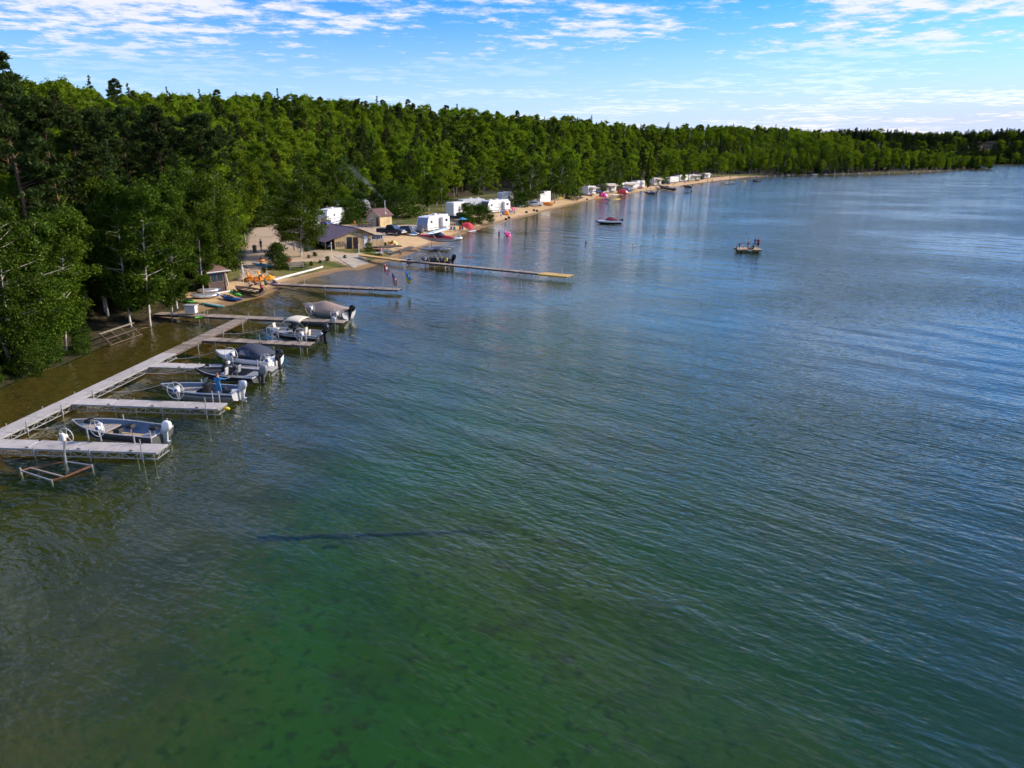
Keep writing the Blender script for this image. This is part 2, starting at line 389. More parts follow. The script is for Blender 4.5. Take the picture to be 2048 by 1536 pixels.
def water_mat():
    m = bpy.data.materials.new('lake_water'); m.use_nodes = True; t = NT(m.node_tree); t.n.remove(t.n['Principled BSDF']); out = t.n['Material Output']
    v = t.node('ShaderNodeTexCoord').outputs['Object']
    gust = t.noise(v, .028, 2, .55)                                       # wind patches
    amp = t.ramp(gust, .36, .64, .45, 1.6)
    CR = (0, 0, R(-42))                                                 # crests run away to the lower right
    w3 = t.noise(t.mapping(v, (7.5, 2.4, 1), CR, typ='TEXTURE'), 1.0, 0, .5)        # swell, about 5 m
    w1 = t.noise(t.mapping(v, (1.7, .60, 1), CR, typ='TEXTURE'), 1.0, 1, .6)        # wavelets, about a metre
    w2 = t.noise(t.mapping(v, (.46, .20, 1), (0, 0, R(-30)), typ='TEXTURE'), 1.0, 1, .6)   # ripples
    h = t.math('ADD', t.math('MULTIPLY', w1, .095), t.math('MULTIPLY', w2, .046)); h = t.math('MULTIPLY', h, amp)
    h = t.math('ADD', h, t.math('MULTIPLY', w3, .20))
    bn = t.node('ShaderNodeBump'); bn.inputs['Strength'].default_value = 1.0; bn.inputs['Distance'].default_value = 1.0; t.put(bn.inputs['Height'], h)
    geo = t.node('ShaderNodeNewGeometry'); dt = t.node('ShaderNodeVectorMath', operation='DOT_PRODUCT'); t.l.new(bn.outputs[0], dt.inputs[0]); t.l.new(geo.outputs['Incoming'], dt.inputs[1])
    cs = t.math('SUBTRACT', 1.0, t.math('ABSOLUTE', dt.outputs['Value']), clamp=True)
    fres = t.math('ADD', .022, t.math('MULTIPLY', t.math('POWER', cs, 4.6), .978), clamp=True)          # the same from above and below
    gl = t.node('ShaderNodeBsdfGlossy'); t.put(gl.inputs[0], (1, 1, 1)); gl.inputs['Roughness'].default_value = .07; t.l.new(bn.outputs[0], gl.inputs['Normal'])
    tr = t.node('ShaderNodeBsdfTransparent'); t.put(tr.inputs[0], (.86, .90, .52))
    df = t.node('ShaderNodeBsdfDiffuse'); t.put(df.inputs[0], (.012, .048, .028))
    body = t.node('ShaderNodeMixShader'); body.inputs[0].default_value = .20; t.l.new(tr.outputs[0], body.inputs[1]); t.l.new(df.outputs[0], body.inputs[2])
    mx = t.node('ShaderNodeMixShader'); t.l.new(fres, mx.inputs[0]); t.l.new(body.outputs[0], mx.inputs[1]); t.l.new(gl.outputs[0], mx.inputs[2])
    t.l.new(mx.outputs[0], out.inputs[0]); return m
wv = MB(); wv.add([(-600, -390, 0), (5900, -390, 0), (5900, 1500, 0), (-600, 1500, 0)], [(0, 1, 2, 3)])
wv.build('lake_water', water_mat(), kind='structure')
# ================================================================ shared materials
ALU = mat('aluminium', (.62, .62, .62), .38, .75, .08, 5, dirt=(.4, .38, .35))
DECKP = mat('deck_panel_grey', (.46, .43, .42), .75, 0, .16, 3, .003, dirt=(.27, .25, .23), objvar=.14)
def _boards(m):
    t = NT(m.node_tree); b = t.n['Principled BSDF']; src = b.inputs['Base Color'].links[0].from_socket; sp = t.node('ShaderNodeSeparateXYZ'); t.put(sp.inputs[0], t.node('ShaderNodeTexCoord').outputs['Object'])
    fr = t.math('FRACT', t.math('MULTIPLY', sp.outputs[0], 6.5)); t.put(b.inputs['Base Color'], t.mix(t.ramp(fr, .10, .02, 0, .6), src, (.12, .11, .10)))
_boards(DECKP)
OLDWOOD = wood('weathered_wood', (.25, .205, .17), (.35, .295, .25), 1, 12, .85, .3)
DARKWOOD = wood('dark_wood', (.10, .075, .06), (.16, .12, .10), 0, 10)
NEWWOOD = wood('new_wood', (.55, .34, .12), (.66, .44, .18), 1, 10, .8, .1)
PALEWOOD = wood('pale_wood', (.46, .34, .22), (.55, .42, .28), 0, 10)
STEEL = mat('galvanised_steel', (.42, .42, .43), .5, .6, .15, 4)
RUST = mat('rusty_steel', (.20, .09, .045), .8, .3, .25, 7, .003, dirt=(.10, .05, .03))
WHITE = mat('white_paint', (.80, .80, .80), .35, 0, .04, 4)
WHITED = mat('white_weathered', (.70, .69, .67), .5, 0, .08, 4, dirt=(.5, .47, .42))
BLACK = mat('black_plastic', (.018, .018, .02), .4, 0, .15, 6)
BLACKG = mat('black_gloss', (.014, .014, .017), .18, 0, .1, 3)
DKGREY = mat('dark_grey', (.055, .06, .065), .5, 0, .12, 5)
GREY = mat('mid_grey', (.25, .26, .27), .5, 0, .1, 5)
LTGREY = mat('light_grey', (.45, .46, .48), .45, 0, .08, 5)
SILVER = mat('silver_paint', (.52, .55, .60), .3, .25, .06, 4)
BLUEGREY = mat('blue_grey_paint', (.10, .17, .27), .5, 0, .12, 4)
BLUE = mat('blue_paint', (.03, .12, .42), .4, 0, .08, 4)
SKYBLUE = mat('light_blue_plastic', (.10, .38, .62), .4, 0, .08, 4)
TEAL = mat('teal_plastic', (.10, .42, .42), .4, 0, .08, 4)
GREEN = mat('green_plastic', (.12, .52, .04), .4, 0, .08, 4)
YELLOW = mat('yellow_plastic', (.80, .55, .03), .4, 0, .06, 4)
ORANGE = mat('orange_plastic', (.80, .24, .015), .4, 0, .08, 4)
RED = mat('red_paint', (.52, .025, .03), .35, 0, .08, 4)
PINK = mat('pink_plastic', (.80, .06, .30), .4, 0, .06, 4)
CREAM = mat('cream_canvas', (.66, .60, .48), .85, 0, .06, 6, .004)
TANCANVAS = mat('tan_canvas', (.36, .27, .22), .9, 0, .08, 5, .004)
NAVYCANVAS = mat('navy_canvas', (.035, .045, .075), .85, 0, .1, 5, .004)
GLASSD = glass('dark_glass')
GLASSB = glass('blue_glass', (.06, .10, .16), .05)

def ray_plane(px, py, p0, n):
    """where the sight line through a photo pixel meets a vertical plane in the place"""
    a = P(px, py, 0.0) if py > HORIZON + 6 else None
    o = Vector((0, 0, CAMH)); d = Vector(((px - 1024) / F, math.cos(PITCH) - (py - 768) / F * math.sin(PITCH), -((py - 768) / F * math.cos(PITCH) + math.sin(PITCH))))
    n = Vector(n); return o + d * ((Vector(p0) - o).dot(n) / d.dot(n))

# ================================================================ docks
DZ = .56
def line_x(p, d, q, e):
    den = d.x * e.y - d.y * e.x; t = ((q.x - p.x) * e.y - (q.y - p.y) * e.x) / den; return p + d * t
def frame_of(a, b): v = b - a; return math.atan2(v.y, v.x), Vector((v.x, v.y, 0)).length
def truss_side(L, y, zt, h, st=.5):
    m = MB(); m.box((L / 2, y, zt - .03), (L, .05, .05)); m.box((L / 2, y, zt - h), (L, .045, .045)); n = max(1, round(L / (2 * st)))
    for i in range(n):
        x0 = L * i / n; x1 = L * (i + 1) / n; xm = (x0 + x1) / 2
        m.bar((x0 + .02, y, zt - .05), (xm, y, zt - h + .02), .03); m.bar((xm, y, zt - h + .02), (x1 - .02, y, zt - .05), .03)
        m.box((x0 + .03, y, zt - h / 2), (.035, .04, h - .06))
    return m
def leg_post(x, y, top, bot, r=.03):
    m = MB(); m.tube([(x, y, bot), (x, y, top)], r, 8); m.box((x, y, DZ - .22), (.10, .10, .16)); m.tube([(x, y, bot), (x, y, bot + .03)], .14, 8)
    return m
def metal_dock(label, a, b, w, legs, group, sect=2.45, tone=DECKP, first=0.0):
    rz, L = frame_of(a, b); t = thing('metal_dock', label, 'dock', (a.x, a.y, 0), rz, group)
    n = max(1, round(L / sect)); s = L / n; pm = MB().bbox((0, 0, 0), (s - .025, w - .02, .045), .012).mesh('deck_panel'); pm.materials.append(tone)
    for i in range(n):
        o = obj('deck_panel', pm, None, t); o.location = (s * (i + .5), 0, DZ - .0225 + random.uniform(-.004, .004)); o.rotation_euler = (0, 0, random.choice((0, math.pi)))
    for y in (-w / 2 + .03, w / 2 - .03): truss_side(L, y, DZ - .05, .33).build('truss', ALU, t)
    m = MB(); m.box((L - .02, 0, DZ - .09), (.05, w - .1, .05)); m.box((L - .02, 0, DZ - .37), (.045, w - .1, .045))
    for k in range(3): y0 = -w / 2 + .06 + k * (w - .12) / 3; m.bar((L - .02, y0, DZ - .37), (L - .02, y0 + (w - .12) / 3, DZ - .09), .03)
    m.build('end_frame', ALU, t)
    for x, side, up in legs:
        c = t.matrix_basis @ Vector((x * L, side * w / 2, 0)); leg_post(x * L, side * (w / 2 + .035), DZ + up, min(-.5, hz(c.x, c.y)) ).build('leg', STEEL, t)
    return t
def plank_dock(name, label, a, b, w, legs, group, planks=OLDWOOD, side=DARKWOOD, zt=DZ, zb=None, pw=.145, lm=STEEL):
    """deck of cross planks on two stringers; zb = deck height at the far end"""
    rz, L = frame_of(a, b); t = thing(name, label, 'dock', (a.x, a.y, 0), rz, group); zb = zt if zb is None else zb; n = int(L / pw); m = MB(); rr = random.Random(int(L * 100))
    zz = lambda x: zt + (zb - zt) * x / L
    for i in range(n):
        x = (i + .5) * L / n; m.box((x, rr.uniform(-.02, .02), zz(x) - .02 + rr.uniform(-.004, .004)), (L / n - .012, w + rr.uniform(-.03, .03), .035), (0, -math.atan2(zb - zt, L), 0))
    m.build('deck_planks', planks, t, kind='stuff')
    for y in (-w / 2 + .06, w / 2 - .06): MB().bar((0.02, y, zt - .125), (L - .02, y, zb - .125), .05, .17).build('stringer', side, t)
    for x, sd, up in legs:
        c = t.matrix_basis @ Vector((x * L, sd * w / 2, 0)); leg_post(x * L, sd * (w / 2 + .02), zz(x * L) + up, min(-.4, hz(c.x, c.y))).build('leg', lm, t)
    return t

Z = DZ
wa, wb = P(0, 866.8, Z), P(494, 632, Z); wd = (wb - wa).normalized(); wa = wa - wd * 7
fing = [(P(0, 886.5, Z), P(325, 896.6, Z)), (P(153, 802, Z), P(446, 812, Z)), (P(301, 729, Z), P(549, 737, Z)), (P(409, 677.5, Z), P(624, 687.7, Z)), (P(314, 626, Z), P(691, 643, Z))]
x5 = line_x(wa, wd, fing[4][0], (fing[4][1] - fing[4][0]).normalized()); wend = x5 - wd * .66
legs_w = [(k, s, .12 if s > 0 else .3) for k in (.1, .22, .34, .46, .58, .7, .82, .94) for s in (-1, 1)]
Lw = (wend - wa).length; mid = wa + wd * (Lw * .66)
metal_dock('long grey aluminium dock walkway joining the boat fingers', wa, mid, 1.2, legs_w[:10], None)
plank_dock('plank_dock', 'weathered plank walkway continuing the grey dock towards the cross dock', mid + wd * .02, wend, 1.2, [(k, s, .1) for k in (.25, .6, .9) for s in (-1, 1)], None)
FLAB = ['grey dock finger nearest the camera, beside an empty rusty boat lift', 'grey dock finger with a small yellow float at its end', 'grey dock finger between the dark fishing boat and the white runabout',
        'brown plank dock finger between the white runabout and the cream-canopied boat']
FING = []
for i in range(4):
    a, b = fing[i]; d = (b - a).normalized(); s = line_x(wa, wd, a, d) + d * .62
    if i < 3: f = metal_dock(FLAB[i], s, b, 1.2, [(.3, -1, .1), (.62, -1, .1), (.92, -1, .75), (.9, 1, .75), (.35, 1, .1)], 'dock fingers')
    else: f = plank_dock('plank_dock', FLAB[3], s, b, 1.15, [(.12, -1, .1), (.55, -1, .8), (.92, -1, .6), (.6, 1, .7)], 'dock fingers')
    FING.append((s, b, f))
plank_dock('plank_dock', 'brown plank cross dock running out from the wooded bank past the walkway head', fing[4][0], fing[4][1], 1.2, [(.1, -1, .05), (.24, 1, .9), (.3, -1, .6), (.52, -1, .6), (.62, 1, .7), (.96, -1, .2), (.8, 1, .3)], None)
# flag dock and long dock
fa, fb = P(562, 567.5, .5), P(800, 578, .5)
plank_dock('plank_dock', 'low weathered dock carrying three flags at its end', fa, fb, 1.3, [(.1, 1, .8), (.18, 1, .9), (.4, -1, .1), (.6, -1, .1), (.8, -1, .1)], None, zt=.5)
la, lm_, lb, le = P(722, 510.5, .85), P(805, 520, .7), P(1082, 546.5, .7), P(1146, 548.8, .7)
plank_dock('plank_dock', 'fresh yellow plank gangway at the shore end of the long dock', la, lm_ - (lm_ - la).normalized() * .02, 1.2, [(.3, -1, .1), (.75, -1, .5), (.95, 1, .5)], None, NEWWOOD, PALEWOOD, .95, .72)
plank_dock('plank_dock', 'long narrow brown dock reaching far out beside the black boat', lm_, lb, 1.15, [(k, s, .35 if s > 0 else .08) for k in (.05, .16, .27, .38, .5, .62, .74, .86, .97) for s in (-1, 1)], None, OLDWOOD, DARKWOOD, .72)
ldir = (lb - lm_).normalized(); le2 = lb + ldir * 4.4
plank_dock('plank_dock', 'square yellow plywood platform at the outer end of the long dock', lb + ldir * .02, le2, 1.9, [(.5, -1, .1), (.6, 1, .8), (.95, -1, .1), (.95, 1, .1)], None, NEWWOOD, YELLOW, .74, pw=.6)

# broken dock frame lying on the bank
def broken_frame():
    a, b = P(222, 690, .1), P(283, 668, .1); rz, L = frame_of(a, b); t = thing('broken_dock_frame', 'broken wooden dock frame propped up on the near bank like a ladder', 'dock frame', (a.x, a.y, 0), rz)
    zt, yb = .95, 1.15
    MB().bar((-.2, 0, .1), (L + .1, 0, .08), .09, .07).build('lower_rail', DARKWOOD, t)
    MB().bar((.2, yb * .5, .52), (L + .3, yb * .5, .5), .06, .06).build('middle_rail', DARKWOOD, t)
    MB().bar((.2, yb, zt), (L + .6, yb, zt), .28, .05).build('top_plank', OLDWOOD, t)
    for i in range(4):
        x = .1 + L * i / 3.2; MB().bar((x, -.05, .05), (x + .25, yb, zt - .05), .07).build('rung', DARKWOOD, t)
broken_frame()

# ================================================================ boats
def boat_fn(L, B, D, full=.42, rake=.6, rise=.28):
    hb = lambda t: B / 2 * ((.93 + .07 * min(1, t / full)) if t < full else max(.015, 1 - ((t - full) / (1 - full)) ** 2.3))
    kz = lambda t: 0 if t < rake else D * .88 * ((t - rake) / (1 - rake)) ** 2.2
    gz = lambda t: D * (.80 + rise * t * t)
    return hb, kz, gz
def hull_shell(L, B, D, n=16, inset=0.0, zoff=0.0, fl=0.0, **k):
    hb, kz, gz = boat_fn(L, B, D, **k); rings = []
    for i in range(n + 1):
        t = i / n; t = t if i < n else 1.0; x = L * t - (inset if t > .9 else 0); b = max(.008, hb(t) - inset); z0 = kz(t) + inset; g = gz(t) - zoff; ch = z0 + (g - z0) * .34
        if fl: z0 = max(z0, fl); ch = max(ch, fl + .002)
        rings.append([(x, b, g), (x, b * .97, (g + ch) / 2), (x - .0, b * .84, ch), (x, b * .3, z0 + (0 if fl else .02)), (x, -b * .3, z0 + (0 if fl else .02)), (x, -b * .84, ch), (x, -b * .97, (g + ch) / 2), (x, -b, g)])
    return rings, (hb, kz, gz)
def deck_piece(fn, L, t0, t1, z, th, inset, n=6):
    hb, kz, gz = fn; ts = [t0 + (t1 - t0) * i / n for i in range(n + 1)]
    poly = [(L * t, -(max(.02, hb(t) - inset))) for t in ts] + [(L * t, max(.02, hb(t) - inset)) for t in reversed(ts)]
    return MB().slab(poly, z - th, z)
def outboard(parent, L, z, col_m, leg_m, y=0.0, tilt=0.0, size=1.0, x=0.0):
    """outboard motor behind the transom: cowling, leg, propeller"""
    M = Matrix.Translation((x - .12, y, z)) @ Euler((0, -tilt, 0)).to_matrix().to_4x4() @ Matrix.Scale(size * .66, 4)
    m = MB(); m.box((-.16, 0, -.42), (.26, .14, .95), M=M); m.box((.02, 0, -.12), (.24, .26, .40), M=M); m.box((-.24, 0, -.80), (.42, .22, .03), M=M)
    m.loft([[tuple(M @ Vector((xx, r * math.cos(a), -1.0 + r * math.sin(a)))) for a in [k * math.pi / 4 for k in range(8)]] for xx, r in ((.10, .02), (0, .07), (-.3, .075), (-.42, .05))])
    m.add([(-.2, -.012, -1.05), (-.2, .012, -1.05), (-.34, .0, -1.30), (-.12, 0, -1.1)], [(0, 1, 2), (0, 2, 3), (1, 3, 2), (0, 3, 1)], M)
    o = m.build('outboard_motor', leg_m, parent)
    c = MB(); prof = [(-.10, .50, .62), (.02, .80, .82), (.14, 1.04, .96), (.34, 1.06, .96), (.52, .98, .86), (.62, .78, .66), (.66, .45, .36)]
    rr = []
    for h, sx, sy in prof:
        rr.append([tuple(M @ Vector((-.19 + sx * .30 * math.copysign(abs(math.cos(a)) ** .5, math.cos(a)) - h * .10, sy * .21 * math.copysign(abs(math.sin(a)) ** .5, math.sin(a)), h))) for a in [k * math.pi / 6 for k in range(12)]])
    c.loft(rr).build('cowling', col_m, o, True)
    MB().box((-.215, 0, .22), (.52, .36, .07), M=M).build('trim_band', DKGREY if col_m is not BLACK and col_m is not BLACKG else LTGREY, o)
    p = MB()
    for k in range(3):
        Mk = M @ Matrix.Translation((-.46, 0, -1.0)) @ Euler((k * 2.094, 0, 0)).to_matrix().to_4x4(); p.box((0, 0, .10), (.02, .09, .16), (0, 0, .6), M=Mk)
    p.build('propeller', DKGREY, o)
    return o
def seat(parent, x, y, z, m, back=True, turn=0.0, folded=False):
    M = Matrix.Translation((x, y, z)) @ Euler((0, 0, turn)).to_matrix().to_4x4()
    o = MB().bbox((0, 0, .36), (.42, .42, .10), .03, M=M).build('seat', m, parent)
    MB().tube([tuple(M @ Vector((0, 0, 0))), tuple(M @ Vector((0, 0, .32)))], .035, 6).build('pedestal', ALU, o)
    if back: MB().bbox((-.19, 0, .44) if folded else (-.22, 0, .62), (.40, .40, .09) if folded else (.09, .40, .46), .03, (0, 0, 0) if folded else (0, -.15, 0), M=M @ Matrix.Translation((.2, 0, .02)) if folded else M).build('backrest', m, o)
    return o
def lettering(parent, txt, size, loc, rot, m, name='lettering'):
    cu = bpy.data.curves.new('lettering', 'FONT'); cu.body = txt; cu.size = size; cu.align_x = 'CENTER'; cu.align_y = 'CENTER'; cu.extrude = .004; cu.resolution_u = 2
    o = bpy.data.objects.new('tmp', cu); col.objects.link(o); me = bpy.data.meshes.new_from_object(o); bpy.data.objects.remove(o); bpy.data.curves.remove(cu)
    q = obj(name, me, None, parent); me.materials.clear(); me.materials.append(m); q.location = loc; q.rotation_euler = rot; return q
def boat(name, label, cat, bow, stern, B, D, zk, hull_m, in_m, floor_m, rail_m, group=None, stripe=None, Lfix=None, fl=.16, **k):
    """bow, stern: points over the water; zk: height of the keel; +x towards the bow"""
    rz, L = frame_of(stern, bow); L = Lfix or L
    t = thing(name, label, cat, (stern.x, stern.y, zk), rz, group)
    rings, fn = hull_shell(L, B, D, **k); hb, kz, gz = fn
    m = MB(); m.loft(rings, False); r0 = rings[0]; m.add(r0, [tuple(range(8))]); m.build('hull', hull_m, t, True)
    ri, _ = hull_shell(L, B, D, inset=.05, zoff=.015, fl=fl, **k)
    mi = MB(); mi.loft([[(max(q[0], .05), q[1], q[2]) for q in r] for r in ri], False); mi.add([(.05, q[1], q[2]) for q in ri[0]], [tuple(reversed(range(8)))]); mi.build('inner_liner', in_m, t)
    deck_piece(fn, L, .03, .80, fl + .035, .03, .16).build('floor', floor_m, t)
    n = 16
    for s in (1, -1): MB().tube([(L * i / n, s * (hb(i / n) - .02), gz(i / n)) for i in range(n + 1)], .034, 6).build('gunwale', rail_m, t)
    MB().box((.03, 0, gz(0) - .03), (.07, B * .90, .07)).build('transom_cap', rail_m, t)
    if stripe:
        for s in (1, -1):
            a = [(L * i / n, s * (hb(i / n) + .006), gz(i / n) - .07 - .0 * i) for i in range(n)]; b = [(L * i / n, s * (hb(i / n) * .985 + .006), gz(i / n) - .07 - D * .16) for i in range(n)]
            MB().loft([[p, q] for p, q in zip(a, b)], False).build('stripe', stripe, t)
    return t, fn, L
def wheel_at(parent, c, r, box_big, nrm=(0, 1, 0)):
    """lift winch wheel with housing, in the plane y = c.y of the lift"""
    m = MB().torus(c, r * .92, .018, 'Y', 28, 6); o = m.build('winch_wheel', WHITE, parent)
    s = MB()
    for k in range(6): a = k * math.pi / 3 + .3; s.bar((c[0], c[1], c[2]), (c[0] + .92 * r * math.cos(a), c[1], c[2] + .92 * r * math.sin(a)), .014)
    s.build('spokes', WHITE, o)
    h = .18 if box_big else .11
    hm = MB(); hm.tube([(c[0], c[1] + .02, c[2]), (c[0], c[1] - .16, c[2])], h, 14); hm.bbox((c[0], c[1] - .24, c[2] + .02), (.26, .2, .42), .04); hm.build('winch_housing', WHITED, o)
    e = MB(); q = .12; e.add([(c[0], c[1] + .03, c[2] - q), (c[0] + q, c[1] + .03, c[2]), (c[0], c[1] + .03, c[2] + q), (c[0] - q, c[1] + .03, c[2])], [(0, 3, 2, 1)]); e.build('emblem', BLUE, o)
    return o
def lift(label, root, L, B, wheels, group='boat lifts in the slips', rust=False):
    """cradle under a boat: posts, beams, bunks; wheels = list of photo pixels"""
    t = thing('boat_lift', label, 'boat lift', (root.location.x, root.location.y, 0), root.rotation_euler.z, group)
    y = B / 2 + .33; xa, xb = L * .12, L * .62; dep = -1.1
    for x in (xa, xb):
        for s in (-1, 1): MB().tube([(x, s * y, dep), (x, s * y, 1.15 if s > 0 else 1.0)], .045, 8).build('post', STEEL, t)
        MB().box((x, 0, root.location.z - .10 if root.location.z > .1 else -.1), (.09, 2 * y, .10)).build('beam', ALU, t)
    for s in (-1, 1): MB().box(((xa + xb) / 2, s * y, dep + .2), (xb - xa, .08, .08)).build('base_rail', STEEL, t)
    for s in (-1, 1): MB().box(((xa + xb) / 2, s * B * .24, root.location.z + .01), (L * .62, .10, .07)).build('bunk', PALEWOOD, t)
    Mi = Matrix.Rotation(-root.rotation_euler.z, 3, 'Z'); nrm = Matrix.Rotation(root.rotation_euler.z, 3, 'Z') @ Vector((0, 1, 0))
    for px, py, r, big in wheels:
        q = ray_plane(px, py, Vector((root.location.x, root.location.y, 0)) + nrm * (y + .12), nrm); c = Mi @ (q - Vector((root.location.x, root.location.y, 0)))
        wheel_at(t, (c.x, y + .12, c.z), r, big)
        MB().tube([(c.x, y, dep), (c.x, y, c.z)], .05, 8).build('post', STEEL, t)
    return t

def up_to(bow, stern): return bow, stern
# 1: open aluminium boat with a white motor
z1 = .12
b1, fn1, L1 = boat('fishing_boat', 'open aluminium fishing boat with blue-grey inside and white outboard, nearest the camera', 'boat', P(144, 840, .98), P(325, 866, .68), 2.05, .82, z1, DKGREY, BLUEGREY, PALEWOOD, LTGREY, 'boats in the dock slips', stripe=None)
CARPET = mat('grey_carpet', (.33, .30, .28), .95, 0, .1, 8)
deck_piece(fn1, L1, .56, .90, .52, .05, .09).build('bow_deck', CARPET, b1)
deck_piece(fn1, L1, .90, .985, .80, .03, .05).build('bow_cap', DKGREY, b1)
for k in (.62, .68, .74): MB().box((L1 * k, 0, .527), (.02, 1.3, .008)).build('deck_seam', DKGREY, b1)
seat(b1, L1 * .80, 0, .50, BLACK, True, 3.14, True); seat(b1, L1 * .44, .30, .20, BLACK, True, 0, True); seat(b1, L1 * .41, -.42, .20, BLACK, True, 0, True); seat(b1, L1 * .13, -.30, .28, BLACK, True, .2, True)
MB().bbox((L1 * .10, .35, .36), (.7, .55, .34), .03).build('stern_bench', GREY, b1)
MB().tube([(-.05, .0, .95), (.35, .12, 1.0), (.62, .16, 1.02)], .03, 6).build('tiller_handle', BLACK, b1)
outboard(b1, L1, .80, WHITE, SILVER, 0, .12, 1.25)
lift('boat lift with a white winch wheel under the boat nearest the camera', b1, L1, 2.05, [(194, 857, .5, False)])
# 2: boat with the man
b2, fn2, L2 = boat('fishing_boat', 'aluminium fishing boat with a man in blue standing in it', 'boat', P(322, 769, .98), P(478, 783, .70), 2.05, .84, .12, LTGREY, BLUEGREY, PALEWOOD, SILVER, 'boats in the dock slips', stripe=DKGREY)
deck_piece(fn2, L2, .55, .90, .52, .05, .09).build('bow_deck', CARPET, b2); deck_piece(fn2, L2, .90, .985, .82, .03, .05).build('bow_cap', DKGREY, b2)
for k in (.60, .66, .72): MB().box((L2 * k, 0, .527), (.02, 1.3, .008)).build('deck_seam', DKGREY, b2)
seat(b2, L2 * .80, 0, .50, DKGREY, True, 3.14, True); seat(b2, L2 * .12, .3, .28, BLACK, True, 0, True); seat(b2, L2 * .24, -.45, .20, BLACK, True, 0, True)
m = MB(); m.bbox((L2 * .46, -.55, .55), (.42, .62, .7), .06); m.build('console', BLACK, b2); MB().sheet([(L2 * .46 + .2, -.85, .9), (L2 * .46 + .2, -.25, .9), (L2 * .46 + .02, -.28, 1.25), (L2 * .46 + .02, -.82, 1.25)], .012).build('windshield', GLASSB, b2)
MB().torus((L2 * .46 - .28, -.55, .92), .17, .018, 'X', 16, 5).build('steering_wheel', BLACK, b2)
MB().bbox((L2 * .09, 0, .36), (.6, 1.3, .32), .03).build('stern_bench', LTGREY, b2)
outboard(b2, L2, .82, SILVER, SILVER, 0, .05, 1.25)
lift('boat lift with a large white winch wheel beside the boat holding the man', b2, L2, 2.05, [(351, 781, .62, True)])
# 3: dark bass boat
b3, fn3, L3 = boat('fishing_boat', 'dark low fishing boat with a black trolling motor and grey outboard', 'boat', P(391, 735.5, .85), P(519, 749, .66), 2.15, .72, .10, DKGREY, DKGREY, GREY, LTGREY, 'boats in the dock slips', stripe=BLACK)
deck_piece(fn3, L3, .60, .95, .50, .05, .07).build('bow_deck', DKGREY, b3); deck_piece(fn3, L3, .02, .2, .48, .05, .09).build('stern_deck', GREY, b3)
tm_ = MB().tube([(L3 * .96, .05, .72), (L3 * .80, .05, 1.0)], .035, 6); tm_.bbox((L3 * .80, .05, 1.02), (.32, .16, .16), .04); tm_.bbox((L3 * .97, .05, .70), (.34, .14, .14), .04); tm_.build('trolling_motor', BLACK, b3)
seat(b3, L3 * .50, .4, .2, LTGREY); seat(b3, L3 * .40, -.4, .2, GREY); MB().bbox((L3 * .57, -.35, .62), (.40, .62, .62), .06).build('console', BLACK, b3)
MB().sheet([(L3 * .58, -.68, .95), (L3 * .58, -.04, .95), (L3 * .52, -.1, 1.38), (L3 * .52, -.6, 1.38)], .012).build('windshield', GLASSD, b3); MB().bbox((L3 * .50, -.3, 1.22), (.12, .24, .2), .03).build('fish_finder', WHITE, b3)
seat(b3, L3 * .47, -.35, .2, BLACK); outboard(b3, L3, .72, GREY, DKGREY, 0, .12, 1.35)
# 4: white runabout under a navy top
b4, fn4, L4 = boat('runabout_boat', 'white runabout with a dark navy canvas top and black outboard', 'boat', P(432, 703, 1.05), P(552, 718, .85), 2.2, .98, .10, WHITE, LTGREY, GREY, WHITE, 'boats in the dock slips', stripe=None, fl=.2)
deck_piece(fn4, L4, .56, .985, 1.0, .04, .03, 10).build('fore_deck', WHITED, b4)
for s in (1, -1):
    a = [(L4 * i / 14, s * (fn4[0](i / 14) + .008), fn4[2](i / 14) - .30) for i in range(14)]; b = [(p[0], p[1], p[2] - .07) for p in a]; MB().loft([[p, q] for p, q in zip(a, b)], False).build('stripe', BLACK, b4)
MB().sheet([(L4 * .66, .85, 1.0), (L4 * .66, -.85, 1.0), (L4 * .56, -.75, 1.5), (L4 * .56, .75, 1.5)], .015).build('windshield', GLASSB, b4)
cv = MB(); st = [(.10, 1.02, .95), (.18, 1.45, .92), (.30, 1.74, .86), (.44, 1.80, .84), (.54, 1.58, .80), (.60, 1.30, .78)]
cv.loft([[(L4 * t, w * 1.02 * math.cos(a), .98 + (h - .98) * (math.sin(a) ** .6)) for a in [math.pi * k / 10 for k in range(11)]] for t, h, w in st], False); cv.build('canvas_top', NAVYCANVAS, b4, True)
for s in (1, -1): MB().sheet([(L4 * .30, s * .94, 1.12), (L4 * .50, s * .90, 1.12), (L4 * .47, s * .80, 1.50), (L4 * .33, s * .82, 1.50)], .012).build('side_window', GLASSB, b4)
MB().bbox((L4 * .05, 0, .70), (.5, 1.9, .3), .05).build('swim_deck', WHITE, b4); outboard(b4, L4, .95, BLACKG, BLACK, 0, .05, 1.35)
lift('boat lift with two winch wheels under the white runabout', b4, L4, 2.2, [(462, 709, .60, True), (533, 721, .55, True)])
